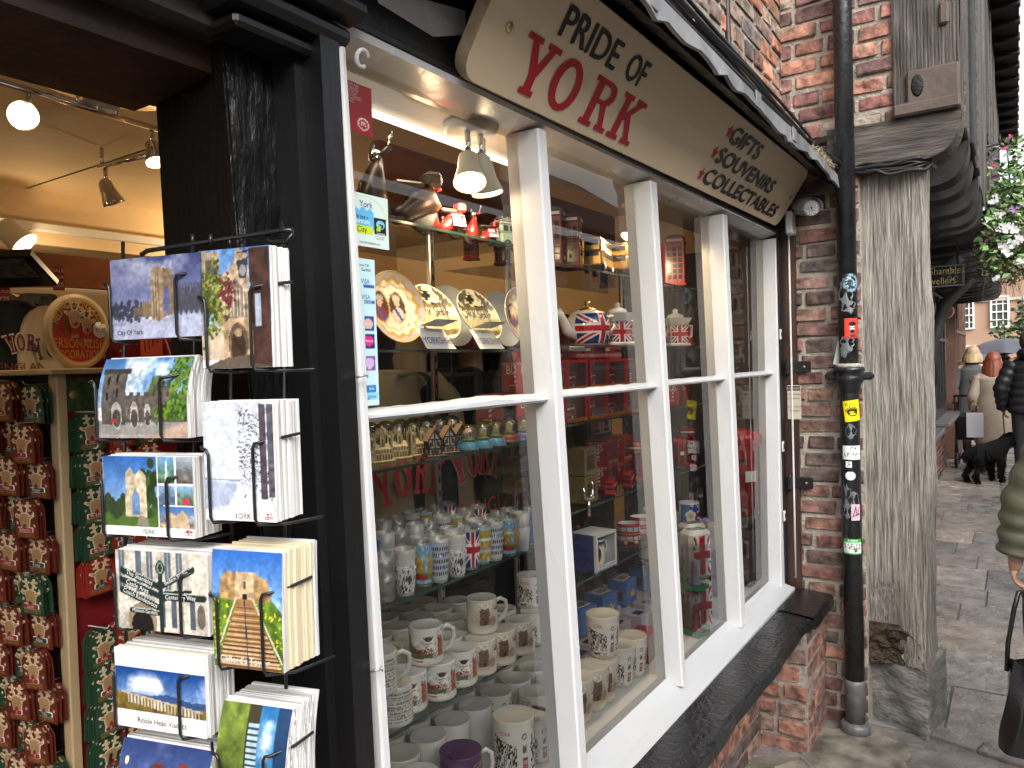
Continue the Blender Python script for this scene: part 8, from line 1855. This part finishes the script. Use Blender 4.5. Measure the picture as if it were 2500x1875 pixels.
q = (x_at(1428, 1.045), 1.045, zv); m = MB(); m.tube([(-.030, 0, .062), (-.024, 0, .034), (0, 0, .022), (.022, 0, .030), (.030, 0, .058), (.024, 0, .072)], [.003, .006, .009, .007, .004, .002], CHROME, 10); m.tube([(0, 0, .02), (.0, 0, -.004), (.002, 0, -.026)], [.007, .005, .006], CHROME, 8)
for k in range(4): m.lathe([(.005, 0), (0, .003)], STEEL, 10, T(-.014+.010*k, -.008, .026)@RX(PI/2))
tag(m.build('ship_opener', None, q), 'chrome bottle opener shaped like a longship on the shelf edge', 'bottle opener')
m = MB()
for k in range(2):
    m.box((-.04+.08*k, 0, .03), (.076, .002, .055), mat('grey_pack_card', (.32, .29, .28), .5)); m.box((-.04+.08*k, -.0014, .035), (.03, .001, .02), TINR); m.box((-.04+.08*k, -.0014, .014), (.04, .001, .012), DKW)
tag(m.build('keyring_cards', None, (x_at(1470, 1.24), 1.25, zv+.164)), 'pale keyring cards standing on top of the boxed buses', 'card')
for i, px in enumerate((1638, 1660)):
    q = dup(pb_); q.location = (x_at(px, 1.10)+.02, 1.10, zx+.0*i); q.rotation_euler = (0, 0, .2); q.scale = (.7, .7, 1.05); tag(q, 'red windowed carton in the third pane, %s one' % ('nearer', 'farther')[i], 'boxed toy', 'windowed cartons in the third pane')
# lower shelf: gift boxed mug, bus mugs, scroll mugs
zm = PZ['mug']+.0006; BLUEB = mat('royal_blue_carton', (.035, .04, .20), .4)
gb = empty('gift_boxed_mug', (x_at(1448, 1.075), 1.09, zm), -.10); tag(gb, 'boxed portrait mug in a white and royal blue window carton', 'boxed mug')
w, d, h = .115, .095, .112; m = MB(); m.box((0, d/2-.001, h/2), (w, .002, h), CARDW); m.box((0, 0, .001), (w, d, .002), BLUEB); m.box((0, 0, h-.001), (w, d, .002), CARDW); m.box((w/2-.001, 0, h/2), (.002, d, h), CARDW); m.box((-w/2+.001, 0, h/2), (.002, d, h), BLUEB)
m.box((0, -d/2+.001, .010), (w, .002, .018), CARDW); m.box((0, -d/2+.001, h-.004), (w, .002, .006), CARDW)
for sg in (1, -1): m.box((sg*(w/2-.005), -d/2+.001, h/2), (.010, .002, h-.02), CARDW)
m.box((-w/2+.001, -d/2+.004, h/2), (.0034, .010, h), CARDW); m.build('carton', gb)
m = MB()
for k in range(9): x = -w/2+.008+k*.0125; m.flat([(x-.005, 0), (x-.003, .007+.002*(k % 2)), (x, .004), (x+.003, .008), (x+.005, 0)], BLUEB, fr((0, -d/2-.0004, .001), (1, 0, 0), (0, 0, 1)))
m.text('FINE CHINA MUG & COASTER SET', .0048, mat('carton_blue_ink', (.08, .08, .3), .4), fr((0, -d/2-.0006, .0145), (1, 0, 0), (0, 0, 1)), .85); m.build('lettering', gb)
def A_king():
    p = Pic(2, 1.3, 60, 40, 'E8DDC8'); p.rect(0, 1.08, 2, 1.3, '2A2F6A'); p.fill((p.y > .98) & (p.y < 1.1+.05*np.sin(p.x*14)), 'C69A4A'); m_ = ((p.x-.95)/.36)**2+((p.y-.58)/.46)**2 < 1; p.fill(((p.x-.95)/.40)**2+((p.y-.58)/.50)**2 < 1, 'C69A4A'); p.fill(m_, '2A2F55'); p.fill(m_ & (((p.x-.95)/.3)**2+((p.y-.22)/.3)**2 < 1), '8A2430'); p.fill(((p.x-.95)/.12)**2+((p.y-.66)/.16)**2 < 1, 'C89C88'); p.fill((((p.x-.95)/.135)**2+((p.y-.75)/.12)**2 < 1) & (p.y > .73), 'A8A09A'); p.ell(.90, .69, .015, .012, '4A3028'); p.ell(1.0, .69, .015, .012, '4A3028'); p.ell(.95, .58, .04, .012, '9A5048'); p.line((.85, .3), (1.05, .42), .03, 'D8B060'); return p
m = MB(); r_ = .036; m.lathe([(r_*.85, .006), (r_*.95, .010), (r_, .04), (r_, .088), (r_-.002, .09), (r_-.004, .087), (r_-.004, .012), (0, .011)], CHINAW, 32, T(-.006, .0, 0)); A_king().on(m, lambda u, v: ((lambda a, q: (-.006+(r_+.0006)*math.cos(a), (r_+.0006)*math.sin(a), .016+.070*q))(LOCKA-1.4+2.8*u, v)), PRINTG); m.tube([(r_-.01, -.004, .078), (r_+.010, -.012, .078), (r_+.016, -.014, .055), (r_+.004, -.008, .026), (r_-.008, -.004, .022)], .004, CHINAW, 8); m.build('portrait_mug', gb)
def bus_mug(loc, yaw, label):
    r = empty('bus_mug', loc, yaw); tag(r, label, 'mug', 'bus shaped mugs'); m = MB(); m.lathe([(.036, .012), (.037, .02), (.037, .05), (.0385, .055), (.038, .088), (.036, .09), (.034, .087), (.033, .02), (0, .018)], REDP, 30, None, None, True, .86, 1.0); m.lathe([(.0365, .0895), (.034, .0905), (.033, .04), (0, .04)], CHINAW, 30, None, None, True, .86, 1., cap=False); m.box((-.036, 0, .026), (.028, .05, .03), REDP, .008); m.build('mug_body', r)
    m = MB()
    for a in np.linspace(-1.2, 1.2, 5):
        for z in (.072, .042): m.box((-.0372 if abs(a) < .3 else -.0372, 0, z), (.002, .019, .014), mat('mug_pale_pane', (.55, .66, .68), .2), .003, RZ(a)@SC(.90+.1*abs(math.sin(a)), 1, 1))
    m.build('window', r); m = MB(); m.lathe([(.0385, .056), (.0390, .0575), (.0385, .059)], mat('mug_gold_line', (.6, .38, .08), .3), 30, None, None, True, .87, 1.01, cap=False); m.box((-.0505, 0, .026), (.002, .022, .024), RUB, .001)
    for y in (-.018, .018): m.lathe([(.006, 0), (.005, .003), (0, .004)], mat('mug_headlamp', (.62, .52, .3), .2), 12, T(-.051, y, .034)@RY(-PI/2))
    m.build('grille', r)
    for y in (-.027, .027): m = MB(); m.lathe([(.014, -.006), (.014, .006)], RUB, 16, T(-.036, y, .014)@RX(PI/2)); m.build('wheel', r)
bus_mug((x_at(1524, 1.09), 1.09, zm), -.12+.7, 'red bus shaped mug beside the boxed portrait mug'); bus_mug((x_at(1560, 1.09), 1.10, zm), -.12+.7, 'red bus shaped mug behind the first one')
def A_scroll(): p = Pic(2, 1.3, 44, 30, 'E4DCCC'); p.fill((abs(p.x-1) > .55+.03*np.sin(p.y*18)) | (p.y > 1.1) | (p.y < .1), 'B8706A'); p.fill((abs(p.x-1) < .38) & (np.sin(p.y*38) > .6) & (p.y < 1.0) & (p.y > .2), '9A8A80'); return p
def A_rose():
    p = Pic(2, 1.3, 60, 40, '2F5FB0'); p.jack(1.2, -.05, 1.4, 1.4)
    for a in range(5): p.ell(.72+.2*math.cos(a*1.257+1.57), .62+.2*math.sin(a*1.257+1.57), .17, .17, 'F0EEE6'); 
    for a in range(5): p.ell(.72+.13*math.cos(a*1.257+.94), .62+.13*math.sin(a*1.257+.94), .09, .09, 'D8D0B8')
    p.ell(.72, .62, .09, .09, 'D8B84A'); return p
for nm_, art, px, Y, zz, lb, sc_ in (('scroll', A_scroll, 1587, 1.11, zm, 'cream mug with a printed scroll behind the bus mugs', 1.), ('scroll', A_scroll, 1600, 1.19, zm, 'cream scroll mug half behind the mullion', 1.), ('rose', A_rose, 1674, 1.07, .955, 'blue mug with a white rose and union flag in the third pane', 1.)):
    r = bpy.data.objects.new('mug', None); C.objects.link(r); r.location = (x_at(px, Y), Y, zz); tag(r, lb, 'mug', 'mugs on the lower shelf'); rr0 = .039; m = MB(); m.lathe([(rr0, 0), (rr0, .092), (rr0-.003, .092), (rr0-.0035, .006), (0, .006)], CHINAW, 30); m.build('mug_body', r); m = MB(); art().on(m, lambda u, v: ((lambda a, q: ((rr0+.0006)*math.cos(a), (rr0+.0006)*math.sin(a), .003+.084*q))(LOCKA-1.5+3*u, v)), PRINTG); m.build('printed_band', r)
# riser with crown boxes, pink boxes, etched glass cartons
m = MB(); m.box((2.32, 1.34, .665), (.95, .26, .095), mat('display_riser', (.5, .49, .47), .6), .002); tag(m.build('display_riser'), 'pale plinth behind the tapered mugs holding the blue cartons', 'plinth')
m = MB(); m.box((2.80, 1.10, .90), (.30, .22, .10), mat('cream_plinth', (.45, .42, .36), .5), .003); m.box((2.80, 1.1, .73), (.06, .06, .24), DARKIN); tag(m.build('cream_plinth'), 'cream plinth in the third pane carrying the rose mug', 'plinth')
CRB = mat('crown_box_blue', (.06, .16, .42), .4); CRG = mat('crown_gold', (.55, .40, .14), .4); PKB = mat('pale_pink_carton', (.55, .42, .40), .5); LIL = mat('lilac_plastic', (.42, .38, .58), .35)
for i in range(5):
    r = empty('crown_box', (x_at(1400+56*i, 1.21), 1.21+.006*i, .7135), rnd.uniform(-.25, .05)); tag(r, 'blue carton with a gold crown on the plinth, %s from the mullion' % ORD[i], 'box', 'blue crown cartons'); r.scale = (1.25, 1.1, 1.1); m = MB(); m.box((0, 0, .04), (.072, .07, .08), CRB, .002); m.build('carton', r)
    m = MB(); F_ = fr((.004, -.0357, .035), (1, 0, 0), (0, 0, 1)); m.flat([(-.014, -.010), (.014, -.010), (.018, .014), (.008, .002), (0, .018), (-.008, .002), (-.018, .014)], CRG, F_); m.box((0, 0, .0806), (.05, .036, .001), CARDW); m.box((0, 0, .0812), (.042, .028, .001), mat('crown_label', (.25, .12, .05), .5, var=.6, vs=80)); m.box((-.0362, 0, .03), (.001, .04, .03), DKW); m.build('crown_print', r)
for i in range(8):
    r = empty('pink_box', (x_at(1392+36*i, 1.15), 1.145+.02*(i % 2), .6165), rnd.uniform(-.1, .15)); tag(r, 'pale pink carton with a little window below the blue ones, %s from the mullion' % (ORD+['sixth', 'seventh', 'eighth'])[i], 'box', 'pale pink cartons'); m = MB(); m.box((0, 0, .042), (.078, .075, .084), PKB if i % 2 else mat('pale_lilac_carton', (.50, .42, .52), .5), .003); m.build('carton', r); m = MB(); m.box((-.006, -.006, .0845), (.04, .032, .001), DKW); m.text('York', .010, RUB, T(.020, -.030, .0848)@RZ(.2), .9); m.build('window_print', r)
for i in range(5):
    r = empty('etched_glass_box', (x_at(1402+46*i, 1.34), 1.37, .7135)); tag(r, 'dark carton with white line drawing at the back, %s from the mullion' % ORD[i], 'box', 'dark etched cartons'); m = MB(); m.box((0, 0, .09), (.07, .06, .18), mat('dark_grey_carton', (.035, .033, .036), .3), .002); m.build('carton', r)
    m = MB(); F_ = fr((0, -.0306, .11), (1, 0, 0), (0, 0, 1))
    for k in range(4): m.tube([F_@Vector((.018*math.sin(k*2+t*5)*(1-t*.5), -.04+.085*t, 0)) for t in np.linspace(0, 1, 9)], .0009, mat('pale_line_print', (.4, .4, .4), .5), 3, caps=False)
    m.build('line_drawing', r)
q = dup(pb_); q.location = (x_at(1556, 1.04), 1.045, .6165); q.rotation_euler = (0, 0, .1); q.scale = (.85, .85, .95); tag(q, 'red boxed toy bus low on the display floor beside the tapered mugs', 'boxed toy', 'boxed buses on the display floor')
for i in range(6):
    q = dup(pb_); q.location = (1.80+.135*i, 1.24, zx+.0925*(i % 2)); tag(q, 'red boxed toy bus in the second row behind the front cartons', 'boxed toy', 'boxed buses behind')
phone_box((x_at(1590, 1.08), 1.06, .617), .3, .12, REDP, 'red phone box low down beside the tapered mugs')
# third pane: flag tins and figure boxes
TINW = mat('white_tin', (.66, .66, .64), .25)
for i in range(4):
    for j in range(2):
        r = empty('flag_tin', (2.66+.10*i, .985+.05*i, .617+.185*j), -.55); tag(r, 'white and flag printed souvenir tin, %s %s in the third pane' % (('lower', 'upper')[j], ORD[i]), 'tin', 'white flag tins'); m = MB(); m.box((0, 0, .09), (.10, .075, .18), TINW, .014); m.build('tin', r)
        m = MB(); pjack(m, fr((0, -.0384, .09), (1, 0, 0), (0, 0, 1)), .074, .14) if i < 2 else m.box((0, -.038, .09), (.07, .002, .13), mat('grey_tin_panel', (.5, .52, .52), .3)); m.box((-.0505, 0, .09), (.001, .05, .13), mat('grey_tin_panel', (.5, .52, .52), .3)); m.box((0, 0, .1803), (.06, .04, .001), mat('tin_label_dark', (.1, .1, .1), .3)); m.build('tin_print', r)
for j in range(2):
    r = empty('figure_box', (x_at(1685, .965), .965, .617+.165*j), -.3); tag(r, 'clear box with a small figure on a green base, %s one' % ('lower', 'upper')[j], 'boxed figure', 'clear figure boxes'); m = MB(); m.box((0, 0, .007), (.07, .07, .014), mat('green_base_card', (.03, .20, .09), .4), .001); m.build('base', r); m = MB(); m.box((0, 0, .085), (.068, .068, .145), FILM); m.build('clear_case', r)
    m = MB(); m.lathe([(.022, .014), (.020, .02), (.012, .04), (.014, .06), (.010, .075), (.012, .085), (.010, .10), (0, .108)], LIL if j else REDP, 14); m.build('figure', r)
q = empty('policeman_figure', (x_at(1708, 1.05), 1.06, .951)); tag(q, 'small dark policeman figure on a lilac base', 'figurine'); m = MB(); m.lathe([(.030, 0), (.030, .010), (.022, .014), (0, .015)], LIL, 20); m.build('base', q); m = MB(); m.lathe([(.010, .014), (.012, .05), (.016, .075), (.010, .09), (.009, .10), (.010, .112), (.0, .118)], RUB, 14); m.lathe([(.009, .098), (.0095, .108), (0, .116)], SKIN, 12, T(-.002, -.002, 0)); m.lathe([(.014, .112), (.011, .116), (.009, .134), (0, .14)], RUB, 14); m.build('figure', q)
# farthest pane: blue cloths
def A_cloth(): p = Pic(1, 1.6, 40, 60, '24489A'); p.fill(np.clip((p.n(4, 3)-.45)*4, 0, 1), '3E8C94'); p.fill(np.clip((p.n(6, 8)-.58)*6, 0, 1), 'C8D0C4'); p.fill((p.n(5, 5) > .62), '5A3A6A'); return p
m = MB(); A_cloth().on(m, lambda u, v: (3.02+.34*u, .985+.05*u+.012*math.sin(u*14+v*3), .64+.36*v+.01*math.sin(u*9)), PRINT); m.box((3.2, 1.04, .8), (.3, .05, .34), BLUEB); tag(m.build('blue_cloth_bags'), 'blue and teal printed cloth bags folded in the farthest pane', 'bag')
m = MB(); m.box((0, 0, .012), (.05, .02, .02), REDP, .002); m.box((0, 0, .03), (.03, .012, .02), TINW, .002); tag(m.build('toy_boat', None, (3.14, 1.0, 1.0)), 'tiny red and white toy boat on top of the blue bags', 'toy')
# ------------------------------------------------------------------ stickers on the glass
def glass_sticker(corner_px, pic, label, words, colr=None, Yg=GY-.0016):
    """tl, tr, bl pixel corners set its place and size on the pane"""
    tl, tr, bl = [onY(*c, Yg) for c in corner_px]; w, h = tr.x-tl.x, tl.z-bl.z; r = bpy.data.objects.new('window_sticker', None); C.objects.link(r); F_ = fr((bl.x, Yg, bl.z), (1, 0, .0), (0, 0, 1)); r.matrix_world = F_; tag(r, label, 'sticker', 'stickers on the shop window'); m = MB(); pic.on(m, lambda u, v: (u*w, v*h, 0), PRINT, False); m.build('printed_sheet', r); m = MB()
    for t, fx, fy, hh, c, *sx in words: m.text(t, hh*h, mat('sticker_ink_'+c, lin(c), .5), T(fx*w, fy*h, .0004), sx[0] if sx else .85)
    m.build('lettering', r); return r
p = Pic(1, 1.4, 30, 40, '8C1418'); p.ell(.70, .30, .19, .17, 'D8C8C4'); p.ell(.70, .30, .15, .13, '8C1418'); p.rect(.56, .22, .84, .38, 'B04044')
glass_sticker(((826, 185), (903, 212), (834, 312)), p, 'dark red licence sticker in the top corner of the window', [('WE ARE', .42, .93, .07, 'C8A8A4', .8), ('LICENSED', .36, .85, .07, 'C8A8A4', .8), ('TO PLAY', .36, .77, .07, 'C8A8A4', .8), ('RECORDED', .42, .69, .07, 'C8A8A4', .8), ('MUSIC.', .30, .61, .07, 'C8A8A4', .8), ('PPL', .70, .215, .085, 'E8DCDA', .8)])
p = Pic(1, 1.3, 50, 62, 'CFE0DE'); p.fill((abs(np.hypot((p.x-.35)/.6, (p.y-.75)/.5)-.98) < .02) & (p.y > .7), 'C8D830'); p.rect(0, .42, .58, .86, '5FB4E0'); p.poly([(.05, .86), (.1, .95), (.2, .88), (.3, 1.0), (.4, .9), (.5, .97), (.58, .86)], '5FB4E0'); p.rect(0, .30, .55, .52, 'C4D830'); p.rect(.60, .34, .94, .76, '141414'); p.ell(.77, .60, .12, .11, '7FC8E8'); p.ell(.79, .58, .07, .07, '141414'); p.poly([(.64, .44), (.70, .62), (.80, .56), (.76, .44)], '9CC83C'); p.ell(.80, .64, .04, .035, '7FC8E8')
glass_sticker(((852, 464), (941, 482), (862, 597)), p, 'white York city fair trade sticker on the glass', [('York', .38, .80, .12, '1A1A1E', 1.), ('We are a', .22, .555, .085, '1A1A1E', .9), ('Fairtrade', .26, .47, .095, 'E8F4FA', .9), ('City', .25, .315, .11, '1A1A1E', 1.), ('FAIRTRADE', .77, .285, .035, 'F0F0F0', .9), ('Look for products', .74, .225, .03, '2A2A2A', .9), ('with this Mark', .74, .185, .03, '2A2A2A', .9), ('www.fairtradeyork.com', .46, .08, .045, '1A1A1E', .9)])
p = Pic(1, 6, 24, 140, 'BFE0E6')
for y, c in ((5.0, '1E5AA0'), (4.36, '1E5AA0')): p.rect(.3, y-.16, .95, y-.06, c)
for y, c, e in ((3.35, '28408C', 'D8B0A0'), (2.65, '28306C', 'D0307C'), (1.75, '8A4AA0', 'C8B0D8')): p.rect(.3, y-.3, .86, y+.3, c); p.ell(.52, y, .26, .22, e)
p.rect(.2, .55, .85, .85, '2A7CC0'); p.rect(.2, .25, .98, .53, '8CCCE0')
glass_sticker(((864, 628), (907, 634), (884, 992)), p, 'tall pale blue card payment sticker on the glass', [('Lloyds TSB', .36, .955, .017, '20303C', .9), ('Cardnet', .48, .925, .021, '20242C', .9), ('VISA', .42, .845, .032, '1E4A94', .9), ('VISA', .42, .738, .032, '1E4A94', .9), ('ELECTRON', .52, .705, .014, 'E8F0F4', .8), ('MasterCard', .52, .558, .018, 'E8E8F0', .7), ('Maestro', .52, .442, .020, 'F4E0EC', .8), ('solo', .5, .255, .016, 'F0E4F4', .9), ('you', .58, .118, .022, 'F0F4F8', .95), ('grow', .60, .062, .028, '3A84B8', .95)])
# screws left in the black casing
for px, py, lb in ((868, 921, 'bent'), (905, 1640, 'low')):
    q = onY(px, py, .853); m = MB(); m.tube([(0, .0, 0), (.012, -.012, .003)], .0022, STEEL, 6); m.lathe([(.0055, 0), (.004, .002), (0, .0022)], STEEL, 10, aim((.012, -.012, .003), (.7, -.7, .15))); tag(m.build('old_screw', None, q), '%s steel screw sticking out of the black window casing' % lb, 'screw')
